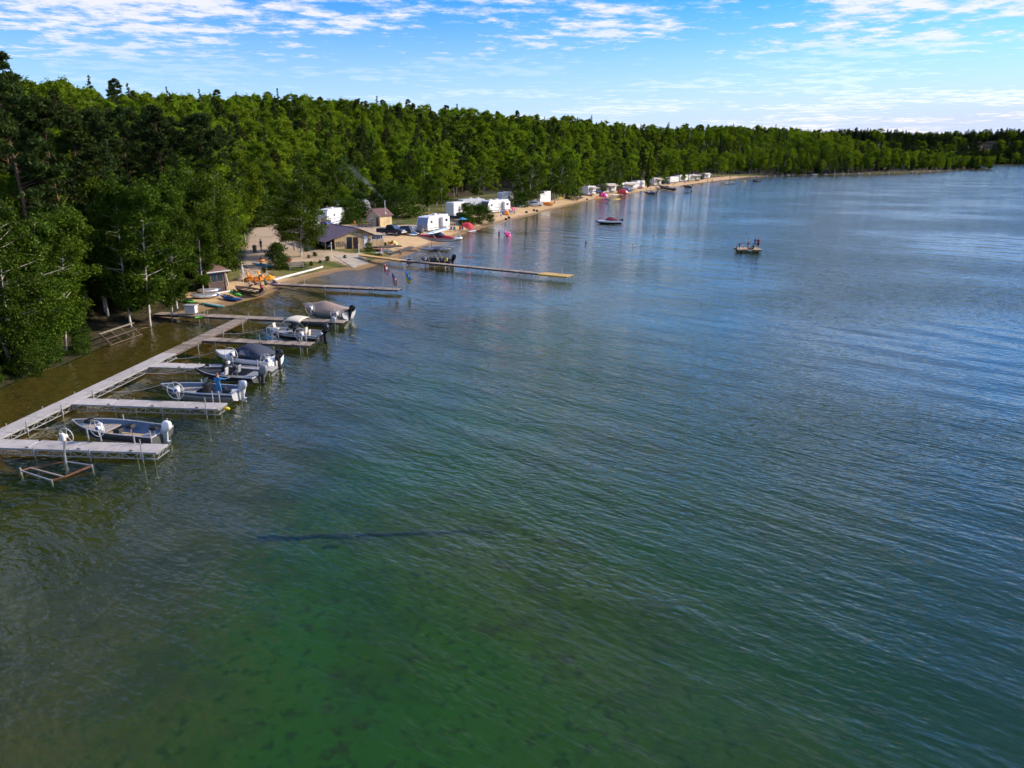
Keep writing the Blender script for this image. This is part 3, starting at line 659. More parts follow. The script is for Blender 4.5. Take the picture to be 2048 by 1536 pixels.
# 5: boat with cream bimini
b5, fn5, L5 = boat('fishing_boat', 'black and silver boat with a cream sunshade and black outboard', 'boat', P(534, 657, .95), P(643, 668, .80), 2.2, .85, .14, BLACK, LTGREY, GREY, SILVER, 'boats in the dock slips', stripe=LTGREY)
deck_piece(fn5, L5, .62, .93, .56, .05, .08).build('bow_deck', LTGREY, b5); seat(b5, L5 * .82, 0, .52, CREAM, True, 3.14); seat(b5, L5 * .22, .35, .2, CREAM); seat(b5, L5 * .36, -.4, .2, CREAM)
MB().bbox((L5 * .50, -.45, .62), (.45, .7, .75), .06).build('console', BLACK, b5); MB().sheet([(L5 * .54, -.9, .95), (L5 * .54, .9, .95), (L5 * .48, .8, 1.45), (L5 * .48, -.8, 1.45)], .012).build('windshield', GLASSD, b5)
def bimini(par, L, x0, x1, w, h, m, base, frame=STEEL, droop=.35):
    c = MB(); c.loft([[(x0 + (x1 - x0) * i / 8, w * math.cos(a), h + .22 * math.sin(a) + .10 * math.sin(math.pi * i / 8) - (droop * ((i - 5) / 3) ** 2 if i > 5 else 0)) for a in [math.pi * k / 8 for k in range(9)]] for i in range(9)], False)
    o = c.build('bimini_top', m, par, True); md = o.modifiers.new('thick', 'SOLIDIFY'); md.thickness = .02
    for s in (1, -1):
        MB().tube([((x0 + x1) / 2 - .3, s * (w + .02), base), (x0 + .05, s * w, h)], .018, 5).build('bimini_strut', frame, par); MB().tube([((x0 + x1) / 2 - .3, s * (w + .02), base), (x1 - .3, s * w, h)], .018, 5).build('bimini_strut', frame, par)
bimini(b5, L5, L5 * .27, L5 * .64, .92, 1.75, CREAM, .8); outboard(b5, L5, .85, BLACKG, BLACK, -.1, .05, 1.5); outboard(b5, L5, .80, SILVER, SILVER, .62, .7, .7)
lift('boat lift with two winch wheels under the cream-canopied boat', b5, L5, 2.2, [(544, 662.5, .58, True), (601, 669, .58, True)])
# 6: small open boat
b6, fn6, L6 = boat('row_boat', 'small dark open boat with a grey motor behind the cream-canopied boat', 'boat', P(568, 636, .70), P(660, 643, .55), 1.7, .62, .02, DKGREY, GREY, GREY, DKGREY, 'boats in the dock slips')
for k in (.25, .5, .72): MB().box((L6 * k, 0, .42), (.28, 1.35, .05)).build('bench', GREY, b6)
outboard(b6, L6, .60, LTGREY, GREY, 0, .35, 1.1)
# 7: covered boat
b7, fn7, L7 = boat('covered_boat', 'boat under a tan canvas cover with a black outboard, farthest of the slips', 'boat', P(607, 610.5, 1.1), P(698, 624, .9), 2.3, 1.0, .16, LTGREY, GREY, GREY, SILVER, 'boats in the dock slips', stripe=None)
cv = MB(); ts = [.0, .05, .15, .30, .42, .50, .58, .72, .86, .96, 1.0]; hs = [.16, .26, .36, .50, .66, .72, .60, .36, .22, .10, .03]
for_ = []
for t_, h_ in zip(ts, hs):
    b_ = max(.03, fn7[0](min(t_, .995))) + .05; g_ = fn7[2](t_); rr_ = []
    for k in range(13):
        a = math.pi * k / 12; rr_.append((L7 * t_ + (.06 if t_ == 1 else 0) - (.04 if t_ == 0 else 0), b_ * math.cos(a), g_ + .05 + h_ * max(0, 1 - abs(math.cos(a)) ** 1.4) + .012 * math.sin(k * 2.1 + t_ * 20)))
    rr_[0] = (rr_[0][0], rr_[0][1], g_ - .20); rr_[-1] = (rr_[-1][0], rr_[-1][1], g_ - .20); for_.append(rr_)
cv.loft(for_, False); o = cv.build('canvas_cover', TANCANVAS, b7, True); outboard(b7, L7, .95, BLACKG, BLACK, 0, .35, 1.4)
lift('boat lift with two winch wheels under the tan-covered boat', b7, L7, 2.3, [(620, 617, .62, True), (671, 628, .62, True)])
# 8: black boat at the long dock
b8, fn8, L8 = boat('fishing_boat', 'black boat with a raised black sunshade moored along the long dock', 'boat', P(842, 517, 1.0), P(903, 521, .85), 2.2, .95, .12, BLACK, DKGREY, GREY, DKGREY, None, stripe=None)
deck_piece(fn8, L8, .62, .93, .6, .05, .08).build('bow_deck', GREY, b8); seat(b8, L8 * .35, .3, .2, DKGREY); seat(b8, L8 * .22, -.4, .2, YELLOW); MB().bbox((L8 * .5, 0, .7), (.5, .8, .8), .06).build('console', DKGREY, b8)
MB().sheet([(L8 * .56, -.9, 1.0), (L8 * .56, .9, 1.0), (L8 * .48, .8, 1.55), (L8 * .48, -.8, 1.55)], .012).build('windshield', GLASSB, b8)
bimini(b8, L8, L8 * .28, L8 * .58, .95, 2.15, NAVYCANVAS, .9, STEEL, .1); outboard(b8, L8, .95, BLACKG, BLACK, 0, .1, 1.6)
lift('boat lift with a winch wheel under the black boat at the long dock', b8, L8, 2.2, [(850, 517, .62, True)])
# empty lift in the foreground
def empty_lift():
    a, b = P(40, 942, .35), P(128, 952, .35); c = P(184, 930, .35); rz, L = frame_of(a, b); t = thing('boat_lift', 'empty rusty boat lift frame standing in the water nearest the camera', 'boat lift', (a.x, a.y, 0), rz, None)
    Mi = Matrix.Rotation(-rz, 3, 'Z'); loc = lambda px, py, z: (Mi @ (P(px, py, z) - Vector((a.x, a.y, 0))))
    A = loc(41, 941, .22); Bq = loc(103, 961, .03); C = loc(128, 954, .05); Dq = loc(184, 931, .16); E_ = loc(60, 936, .10); Fq = loc(133, 923, .12)
    def pole(p, q, m, w=.06, nm='rail'): MB().bar(p, q, w).build(nm, m, t)
    pole(A, Bq, STEEL); pole(E_, C, OLDWOOD, .08, 'bunk'); pole(C, Dq, RUST, .08); pole(Fq, Dq, STEEL); pole(A, E_, RUST); pole(Bq, C, RUST); pole(E_, Fq, RUST)
    for q, tp in ((A, .38), (Dq, .22), (Bq, .08)): MB().tube([(q.x, q.y, -.30), (q.x, q.y, tp)], .05, 8).build('post', STEEL, t)
    f = loc(131, 926, .1); MB().tube([(f.x, f.y, -.4), (f.x + .05, f.y, .6), (f.x + .22, f.y, 1.3), (f.x + .30, f.y, 1.62)], [.07, .06, .045, .04], 8).build('post', STEEL, t)
    wheel_at(t, (f.x + .30, f.y + .10, 1.62), .46, False)
empty_lift()
# yellow float at finger end
fe = FING[1][1]; MB().ell((0, 0, 0), (.22, .12, .12), 10, 6).build('mooring_float', YELLOW, None, True).location = (fe.x + .25, fe.y - .1, .42)
tag(bpy.data.objects['mooring_float'], 'small yellow float hanging at the end of a dock finger', 'float')

# mooring lines from the boats to the docks
ROPE = mat('rope', (.55, .50, .40), .9, 0, .1, 20)
def rope(label, a, b, sag=.25):
    a, b = Vector(a), Vector(b); n = 8; t = [(a.lerp(b, i / n) - Vector((0, 0, sag * 4 * (i / n) * (1 - i / n)))) - a for i in range(n + 1)]
    o = MB().tube([tuple(q) for q in t], .018, 5).build('mooring_rope', ROPE); o.location = a; tag(o, label, 'rope', 'mooring lines')
for bt, L_, fn_, nm in ((b1, L1, fn1, 'the nearest fishing boat'), (b2, L2, fn2, 'the boat with the man'), (b3, L3, fn3, 'the dark low fishing boat'), (b4, L4, fn4, 'the white runabout'), (b5, L5, fn5, 'the cream-canopied boat')):
    q = bt.matrix_basis @ Vector((L_ * .97, 0, fn_[2](.97))); wq = wa + wd * (q - wa).dot(wd); wq = Vector((wq.x, wq.y, DZ)) + Vector((.55, -.6, 0)); rope('bow line running from %s to the walkway' % nm, q, wq)
def cleat(x, y, par): MB().box((x, y, DZ + .05), (.22, .04, .03)).build('cleat', DKGREY, par); MB().box((x, y, DZ + .02), (.06, .05, .05)).build('cleat_foot', DKGREY, par)
for s_, e_, f_ in FING:
    L_ = (e_ - s_).length
    for k_ in (.25, .55, .85):
        for sd_ in (-.5, .5): cleat(L_ * k_, sd_, f_)
# ================================================================ buildings
SIDING = wood('board_siding', (.50, .36, .20), (.60, .45, .27), 2, 9, .85, .14)
ROOFM = mat('brown_metal_roof', (.185, .12, .135), .45, .15, .10, 2, dirt=(.12, .08, .08))
SHINGLE = mat('red_brown_shingle', (.20, .115, .105), .9, 0, .18, 3, .01, dirt=(.14, .08, .07))
TANWALL = mat('tan_wall', (.50, .40, .33), .8, 0, .08, 3, dirt=(.40, .31, .24))
LITWALL = wood('sunlit_boards', (.66, .50, .27), (.74, .58, .34), 2, 8, .8, .08)  # sunlit yellow of the tan hut's side wall, put into the board colour
BROWNWALL = mat('brown_wall', (.14, .085, .075), .8, 0, .12, 4)
CONC = mat('concrete', (.41, .36, .30), .9, 0, .12, 1.5, .01, dirt=(.28, .25, .22))
def wallboards(x0, x1, zlo, zhi, y, th=.03, bw=.2, seed=1):
    """vertical boards between x0 and x1 on the plane y; zhi may be a function of x"""
    m = MB(); rr = random.Random(seed); n = max(1, int((x1 - x0) / bw))
    for i in range(n):
        xa = x0 + (x1 - x0) * i / n; xb = x0 + (x1 - x0) * (i + 1) / n - .012; f = zhi if callable(zhi) else (lambda x: zhi); d = rr.uniform(0, .012)
        v = [(xa, y - th - d, zlo), (xb, y - th - d, zlo), (xb, y - th - d, f(xb)), (xa, y - th - d, f(xa)), (xa, y, zlo), (xb, y, zlo), (xb, y, f(xb)), (xa, y, f(xa))]
        m.add(v, [(0, 1, 2, 3), (7, 6, 5, 4), (0, 4, 5, 1), (1, 5, 6, 2), (2, 6, 7, 3), (3, 7, 4, 0)])
    return m
def roof_plane(t, q, seams, m=ROOFM, th=.06, name='roof'):
    """q: eave-left, eave-right, ridge-right, ridge-left"""
    o = MB().sheet(q, th).build(name, m, t); a, b, c, d = [Vector(p) for p in q]; nn = (b - a).cross(d - a).normalized(); s = MB()
    for i in range(seams + 1): f = i / seams; s.bar(a.lerp(b, f) + nn * .015, d.lerp(c, f) + nn * .015, .03, .035)
    s.build('roof_seams', m, o); return o
def window(t, x, z, w, h, y, name='window', fm=WHITE, gm=GLASSD, mull=1):
    o = MB(); 
    for dx, dz, ww, hh in ((0, h / 2, w, .07), (0, -h / 2, w, .07), (-w / 2, 0, .07, h), (w / 2, 0, .07, h)): o.box((x + dx, y - .03, z + dz), (ww + (.07 if hh == .07 else 0), .06, hh + (.0 if hh == .07 else -.07)))
    for k in range(mull): o.box((x - w / 2 + w * (k + 1) / (mull + 1), y - .028, z), (.05, .05, h - .07))
    f = o.build(name, fm, t); MB().box((x, y - .008, z), (w - .06, .012, h - .06)).build('pane', gm, f); return f

def fish_house():
    p = G(670, 498.7); rz = math.atan2(.6, .8); t = thing('fish_house', 'low board-sided building with a broad brown metal roof beside the ramp', 'building', p, rz)
    W, D, xr, zr, ze, zr2 = 6.5, 10.0, 4.0, 3.0, 1.8, 2.05; p.z
    top = lambda x: ze + (zr - ze) * x / xr if x < xr else zr + (zr2 - zr) * (x - xr) / (W - xr)
    inner = MB(); inner.add([(0, .0, -.3), (W, 0, -.3), (W, 0, zr2 - .05), (xr, 0, zr - .05), (0, 0, ze - .05), (0, D, -.3), (W, D, -.3), (W, D, zr2 - .05), (xr, D, zr - .05), (0, D, ze - .05)],
        [(0, 1, 2, 3, 4), (9, 8, 7, 6, 5), (1, 6, 7, 2), (0, 4, 9, 5)]); inner.build('wall', BROWNWALL, t)
    segs = [(0, 2.05), (3.0, 5.0), (5.75, W)]
    for i, (a, b) in enumerate(segs): wallboards(a, b, -.2, lambda x: top(x) - .06, 0, seed=i).build('board_siding', SIDING, t, kind='stuff')
    wallboards(2.05, 3.0, 1.78, lambda x: top(x) - .06, 0, seed=7).build('board_siding', SIDING, t, kind='stuff'); wallboards(5.0, 5.75, 1.85, lambda x: top(x) - .06, 0, seed=8).build('board_siding', SIDING, t, kind='stuff')
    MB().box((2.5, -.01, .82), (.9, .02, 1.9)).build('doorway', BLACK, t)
    d = MB().box((3.42, -.42, .80), (.86, .05, 1.85), (0, 0, -.75)).build('door', BROWNWALL, t, label='dark brown door standing open'); MB().bar((3.15, -.25, .85), (3.7, -.70, .85), .07, .08).build('brace', DARKWOOD, d)
    w = MB().bbox((5.37, -.04, .82), (.70, .06, 1.95), .02).build('door', WHITE, t, label='white closed door'); MB().tube([(5.62, -.08, .85), (5.62, -.14, .85)], .03, 6).build('handle', STEEL, w)
    MB().box((6.05, -.10, 1.1), (.30, .12, .62)).build('meter_box', GREY, t); MB().box((6.05, -.19, 1.2), (.2, .1, .2)).build('meter', DKGREY, t)
    ar = [(3.0 + 2.0 * k / 10, -.07, 2.15 + .28 * math.sin(math.pi * k / 10)) for k in range(11)]; MB().tube(ar, .035, 5).build('arched_trim', DARKWOOD, t)
    for k in range(5): MB().bar((.35 + .32 * k, -.07, .35), (.35 + .32 * k, -.07, 1.2), .07, .03).build('hanging_paddle', RUST if k % 2 else GREY, t)
    o = .55
    lo = lambda x: ze - (zr - ze) / xr * (-x)
    roof_plane(t, [(-1.9, D + .2, ze - (zr - ze) / xr * 1.9 + .06), (-1.9, -o, ze - (zr - ze) / xr * 1.9 + .06), (xr, -o, zr + .06), (xr, D + .2, zr + .06)], 14)
    roof_plane(t, [(W + .25, -o, zr2 - .09), (W + .25, D + .2, zr2 - .09), (xr + .01, D + .2, zr + .055), (xr + .01, -o, zr + .055)], 14)
    MB().bar((xr, -o, zr + .08), (xr, D + .2, zr + .08), .16, .06).build('ridge_cap', ROOFM, t)
    for x in (-1.7,):
        for y in (-.3, 2.6, 5.6, 8.6): MB().box((x, y, .5), (.12, .12, 1.5)).build('porch_post', DARKWOOD, t)
    for y in (.8, 2.4, 4.2): MB().box((-.65, y, .45), (.8, 1.0, .06)).build('work_table', STEEL, t)
    for y in (.6, 1.7, 3.1, 4.3): MB().bbox((-.7, y, .62), (.4, .35, .28), .03).build('crate', (GREY, BLUE, DKGREY, TEAL)[int(y) % 4], t)
    # low side room on the right
    wallboards(W + .02, W + 2.3, -.2, 1.0, .35, seed=3).build('board_siding', SIDING, t, kind='stuff'); MB().box((W + 1.16, 2.4, .8), (2.26, 4.0, 2.2)).build('side_room', SIDING, t)
    MB().box((W + 1.16, .33, 1.72), (2.28, .05, .18)).build('fascia', SIDING, t)
    window(t, W + .45, 1.32, .6, .55, .385); window(t, W + 1.55, 1.32, 1.1, .62, .385, gm=GLASSB, mull=2)
    MB().sheet([(W + 2.6, -.15, 1.78), (W + 2.6, 4.6, 1.78), (W + .0, 4.6, 1.93), (W + .0, -.15, 1.93)], .06).build('side_roof', LTGREY, t)
    pp = MB().tube([(xr + .1, 1.0, zr), (xr + .1, 1.0, zr + .5)], .05, 6).build('marker_pole', WHITED, t); MB().loft([[(xr + .1 + r * math.cos(a), 1 + r * math.sin(a), z) for a in [k * math.pi / 4 for k in range(8)]] for z, r in ((zr + .3, .05), (zr + .75, .13), (zr + 1.1, .16), (zr + 1.16, .03))]).build('marker_top', ORANGE, pp)
    MB().slab([(W + .1, -2.2), (W + 4.2, -2.4), (W + 4.2, -.4), (W + .1, -.3)], -.15, .02).build('boardwalk', DARKWOOD, t)
fish_house()

def sauna():
    a, b, c = G(731.5, 449.5), G(760.5, 454), G(781.5, 451); rz = R(-38); t = thing('sauna_hut', 'small tan hut with red-brown roof and a smoking chimney pipe', 'hut', (b.x, b.y, b.z - .05), rz)
    W = 3.9; D = 3.3; ze, zr = 2.4, 3.6                      # origin at the near corner; front wall runs to -x, side wall goes back along +y
    m = MB(); m.add([(-W, 0, -.2), (0, 0, -.2), (0, 0, ze), (-W / 2, 0, zr), (-W, 0, ze), (-W, D, -.2), (0, D, -.2), (0, D, ze), (-W / 2, D, zr), (-W, D, ze)], [(0, 1, 2, 3, 4), (9, 8, 7, 6, 5), (0, 4, 9, 5)]); m.build('wall', TANWALL, t)
    s = wallboards(0, D, -.2, ze, 0, bw=.25, seed=4); s.v = [(-q[1], q[0], q[2]) for q in s.v]; s.build('board_siding', LITWALL, t, kind='stuff')
    for q in (-W, -.06): MB().box((q + .03, -.02, 1.05), (.12, .04, 2.5)).build('corner_trim', PALEWOOD, t)
    for k in range(9): MB().box((-W / 2, -.012, .12 + .25 * k), (W - .26, .02, .012)).build('siding_joint', DKGREY, t)
    window(t, -2.25, 1.35, .8, .62, -.03); d = MB().box((-.72, -.03, .95), (.78, .04, 1.95)).build('door', BLACK, t)
    for dx in (-.43, .43): MB().box((-.72 + dx, -.05, .98), (.08, .05, 2.05)).build('door_frame', PALEWOOD, d)
    MB().box((-1.6, -.05, 2.15), (1.0, .04, .16)).build('name_board', TEAL, t)
    o = .35; k = (zr - ze) / (W / 2)
    roof_plane(t, [(o, -o, ze - k * o + .05), (o, D + o, ze - k * o + .05), (-W / 2, D + o, zr + .05), (-W / 2, -o, zr + .05)], 8, SHINGLE)
    roof_plane(t, [(-W - o, D + o, ze - k * o + .045), (-W - o, -o, ze - k * o + .045), (-W / 2 - .003, -o, zr + .045), (-W / 2 - .003, D + o, zr + .045)], 8, SHINGLE)
    for s_ in (1, -1): MB().bar((-W / 2 + s_ * (W / 2 + o), -o - .02, ze - k * o), (-W / 2, -o - .02, zr), .04, .14).build('barge_board', PALEWOOD, t)
    ch = MB().tube([(-.45, 2.0, ze), (-.45, 2.0, zr + 1.55)], .085, 10).build('chimney_pipe', ALU, t); MB().tube([(-.45, 2.0, zr + 1.6), (-.45, 2.0, zr + 1.68)], .14, 10).build('chimney_cap', STEEL, ch)
    MB().tube([(-.45, 2.0, ze + .12), (-.45, 2.0, ze + .5)], [.26, .10], 10).build('flashing', ALU, ch)
    # porch
    dk = MB().box((-W / 2 - .6, -1.2, .12), (W + 2.0, 2.2, .1)).build('porch_deck', OLDWOOD, t)
    for x in (-4.1, -3.0, -1.9, -.8, .3): MB().box((x, -2.2, .6), (.09, .09, .95)).build('porch_post', DARKWOOD, t)
    for z in (.55, 1.05): MB().box((-1.9, -2.24, z), (4.5, .05, .10)).build('railing', DARKWOOD, t)
    q = t.matrix_basis @ Vector((-.45, 2.0, zr + 1.7)); return q
SMOKE_AT = sauna()

BROWNT = mat('brown_trim', (.22, .15, .12), .8, 0, .1, 4)
def brown_hut():
    a, b = G(419, 585.5), G(447, 583); rz, W = frame_of(a, b); t = thing('brown_hut', 'small dark brown hut with a window at the canoe beach', 'hut', a, rz)
    W = 2.1; D = 2.6; H = 2.35
    m = MB(); m.box((W / 2, D / 2, H / 2 - .1), (W, D, H + .2)); m.build('wall', BROWNWALL, t)
    for k in range(8): MB().box((W * (k + .5) / 8, -.012, .55), (.02, .02, 1.1)).build('batten', DARKWOOD, t)
    window(t, W * .5, 1.6, 1.45, .95, -.005, fm=BROWNT, gm=GLASSD, mull=1)
    for x in (.06, W - .06): MB().box((x, -.04, H / 2), (.13, .06, H)).build('corner_trim', BROWNT, t)
    roof = MB(); o = .45; roof.add([(-o, -o, H), (W + o, -o, H), (W + o, D + o, H), (-o, D + o, H), (W / 2 - .2, D / 2 - .3, H + .85), (W / 2 + .2, D / 2 - .3, H + .85), (W / 2 + .2, D / 2 + .3, H + .85), (W / 2 - .2, D / 2 + .3, H + .85)],
        [(0, 3, 2, 1), (0, 1, 5, 4), (1, 2, 6, 5), (2, 3, 7, 6), (3, 0, 4, 7), (4, 5, 6, 7)]); roof.build('roof', SHINGLE, t)
    MB().box((W / 2, -o - .02, H - .04), (W + 2 * o, .04, .12)).build('fascia', WHITED, t)
brown_hut()
def wood_cabin():
    p = G(150, 590); p = Vector((-44.0, 84.0, hz(-44, 84))); t = thing('cabin', 'cabin with a dark roof half hidden among the near birches', 'cabin', p, .5)
    m = MB(); W, D, H, zr = 5.0, 4.5, 2.5, 4.0; m.add([(0, 0, -.5), (W, 0, -.5), (W, 0, H), (W / 2, 0, zr), (0, 0, H), (0, D, -.5), (W, D, -.5), (W, D, H), (W / 2, D, zr), (0, D, H)], [(0, 1, 2, 3, 4), (9, 8, 7, 6, 5), (1, 6, 7, 2), (0, 4, 9, 5)]); m.build('wall', TANWALL, t)
    roof_plane(t, [(-.5, D + .4, H - .25), (-.5, -.4, H - .25), (W / 2, -.4, zr + .06), (W / 2, D + .4, zr + .06)], 6); roof_plane(t, [(W + .5, -.4, H - .25), (W + .5, D + .4, H - .25), (W / 2 + .003, D + .4, zr + .055), (W / 2 + .003, -.4, zr + .055)], 6)
    window(t, 1.6, 1.4, .9, .9, -.005); MB().box((3.6, -.03, 1.0), (.9, .04, 2.0)).build('door', BROWNWALL, t)
wood_cabin()

# boat ramp and its edges
def ramp():
    q = [G(667.6, 512), G(717.4, 510.3), P(749, 533, -.15), P(719, 543, -.15)]; q[0].z += .06; q[1].z += .06
    o = MB().sheet([q[0], q[3], q[2], q[1]], .35).build('boat_ramp', CONC); o['kind'] = 'structure'
    for k in range(1, 5):
        a = q[0].lerp(q[3], k / 5); b = q[1].lerp(q[2], k / 5); MB().bar(a + Vector((0, 0, .004)), b + Vector((0, 0, .004)), .05, .012).build('ramp_joint', DKGREY, o)
ramp()

# ================================================================ vehicles
def wheels(t, pts, r, w=.22, rim=LTGREY):
    for x, y in pts:
        m = MB().torus((x, y, r), r * .72, r * .29, 'Y', 18, 8); o = m.build('wheel', BLACK, t, True)
        MB().tube([(x, y - w / 2 + .02, r), (x, y + w / 2 - .02, r)], r * .55, 12).build('rim', rim, o)
def body_loft(stations, n=1):
    """stations: (x, half width low, half width high, z low, z mid, z high)"""
    rr = []
    for x, wl, wh, zl, zm, zh in stations: rr.append([(x, -wl * .94, zl), (x, -wl, (zl + zm) / 2), (x, -wl, zm), (x, -wh, zh), (x, wh, zh), (x, wl, zm), (x, wl, (zl + zm) / 2), (x, wl * .94, zl)])
    return MB().loft(rr)
def pickup(label, p, rz, paint, old=False, group='parked vehicles'):
    t = thing('pickup_truck', label, 'pickup', p, rz, group); L = 5.5
    body_loft([(-2.75, .92, .88, .48, .85, 1.05), (-2.7, .97, .93, .40, .88, 1.10), (.2, .98, .94, .38, .90, 1.12), (1.2, .98, .92, .38, .90, 1.12), (2.4, .95, .84, .42, .86, 1.06), (2.72, .88, .74, .46, .76, .95)]).build('body', paint, t)
    cab = body_loft([(-.62, .90, .72, 1.08, 1.10, 1.68), (-.5, .92, .74, 1.08, 1.12, 1.80), (.55, .92, .74, 1.08, 1.12, 1.82), (.75, .92, .74, 1.08, 1.12, 1.76), (1.45, .90, .80, 1.08, 1.10, 1.14)]).build('cab', paint, t)
    for s in (1, -1):
        MB().sheet([(-.45, s * .90, 1.2), (.28, s * .90, 1.2), (.28, s * .785, 1.7), (-.42, s * .785, 1.7)][::s], .015).build('side_window', GLASSD, t); MB().sheet([(.36, s * .90, 1.2), (1.05, s * .90, 1.2), (.68, s * .785, 1.7), (.36, s * .785, 1.7)][::s], .015).build('side_window', GLASSD, t)
        MB().bbox((2.62, s * .66, .82), (.18, .32, .20), .03).build('headlight', WHITE, t); MB().box((-2.75, s * .82, .85), (.06, .16, .30)).build('tail_light', RED, t); MB().bbox((1.0, s * 1.06, 1.18), (.12, .2, .18), .02).build('mirror', BLACK, t)
    MB().sheet([(.86, -.76, 1.72), (1.40, -.84, 1.16), (1.40, .84, 1.16), (.86, .76, 1.72)][::-1], .015).build('windshield', GLASSB, t)
    MB().box((-1.65, 0, 1.08), (1.9, 1.6, .10)).build('bed_liner', BLACK, t); MB().bbox((2.74, 0, .78), (.06, 1.0, .24), .02).build('grille', LTGREY, t)
    for x in (2.8, -2.82): MB().bbox((x, 0, .52), (.16, 1.85, .2), .04).build('bumper', LTGREY, t)
    wheels(t, [(1.75, .86), (1.75, -.86), (-1.65, .86), (-1.65, -.86)], .38)
    if old:
        for s in (1, -1): MB().box((0, s * .985, .78), (5.2, .012, .22)).build('stripe', TANCANVAS, t)
        for k, m_ in ((-1.2, BLUE), (-2.0, BLUE), (-1.6, RED)): MB().bbox((k, .2, 1.3), (.6, .8, .4), .05).build('load', m_, t)
    return t
def suv(label, p, rz, paint, group='parked vehicles'):
    t = thing('parked_car', label, 'car', p, rz, group)
    body_loft([(-2.3, .86, .82, .42, .75, 1.0), (-2.2, .92, .88, .36, .80, 1.05), (0, .94, .90, .34, .84, 1.05), (1.3, .93, .86, .34, .82, 1.02), (2.1, .88, .76, .38, .72, .88), (2.32, .78, .66, .42, .64, .76)]).build('body', paint, t, True)
    body_loft([(-2.22, .82, .66, 1.0, 1.04, 1.35), (-1.9, .86, .66, 1.0, 1.05, 1.62), (-.4, .88, .70, 1.0, 1.05, 1.70), (.3, .88, .70, 1.0, 1.05, 1.64), (1.25, .84, .74, 1.0, 1.02, 1.06)]).build('cabin', paint, t, True)
    for s in (1, -1):
        for x0, x1, x2, x3 in ((-1.75, -.9, -.9, -1.7), (-.82, .05, .05, -.82), (.12, .85, .3, .12)): MB().sheet([(x0, s * .885, 1.1), (x1, s * .885, 1.1), (x2, s * .765, 1.52), (x3, s * .765, 1.52)][::s], .015).build('side_window', GLASSD, t)
        MB().bbox((2.18, s * .58, .72), (.2, .3, .14), .03).build('headlight', WHITE, t); MB().box((-2.28, s * .74, .9), (.05, .2, .22)).build('tail_light', RED, t)
    MB().sheet([(.45, -.70, 1.58), (1.16, -.78, 1.08), (1.16, .78, 1.08), (.45, .70, 1.58)][::-1], .015).build('windshield', GLASSB, t)
    wheels(t, [(1.45, .82), (1.45, -.82), (-1.4, .82), (-1.4, -.82)], .35); return t
pickup('dark blue pickup truck parked in front of the tan hut', G(783, 469), R(-24), mat('navy_car_paint', (.02, .025, .05), .2, .2, .05, 2))
suv('black car parked between the dark pickup and the white caravan', G(821, 470), R(-6), BLACKG)
pickup('old white pickup with a tan stripe parked behind the brown-roofed building', G(634, 459), R(174), WHITED, True)
pickup('dark pickup truck parked behind the white caravan on the beach', G(918, 441), R(3), BLACKG)

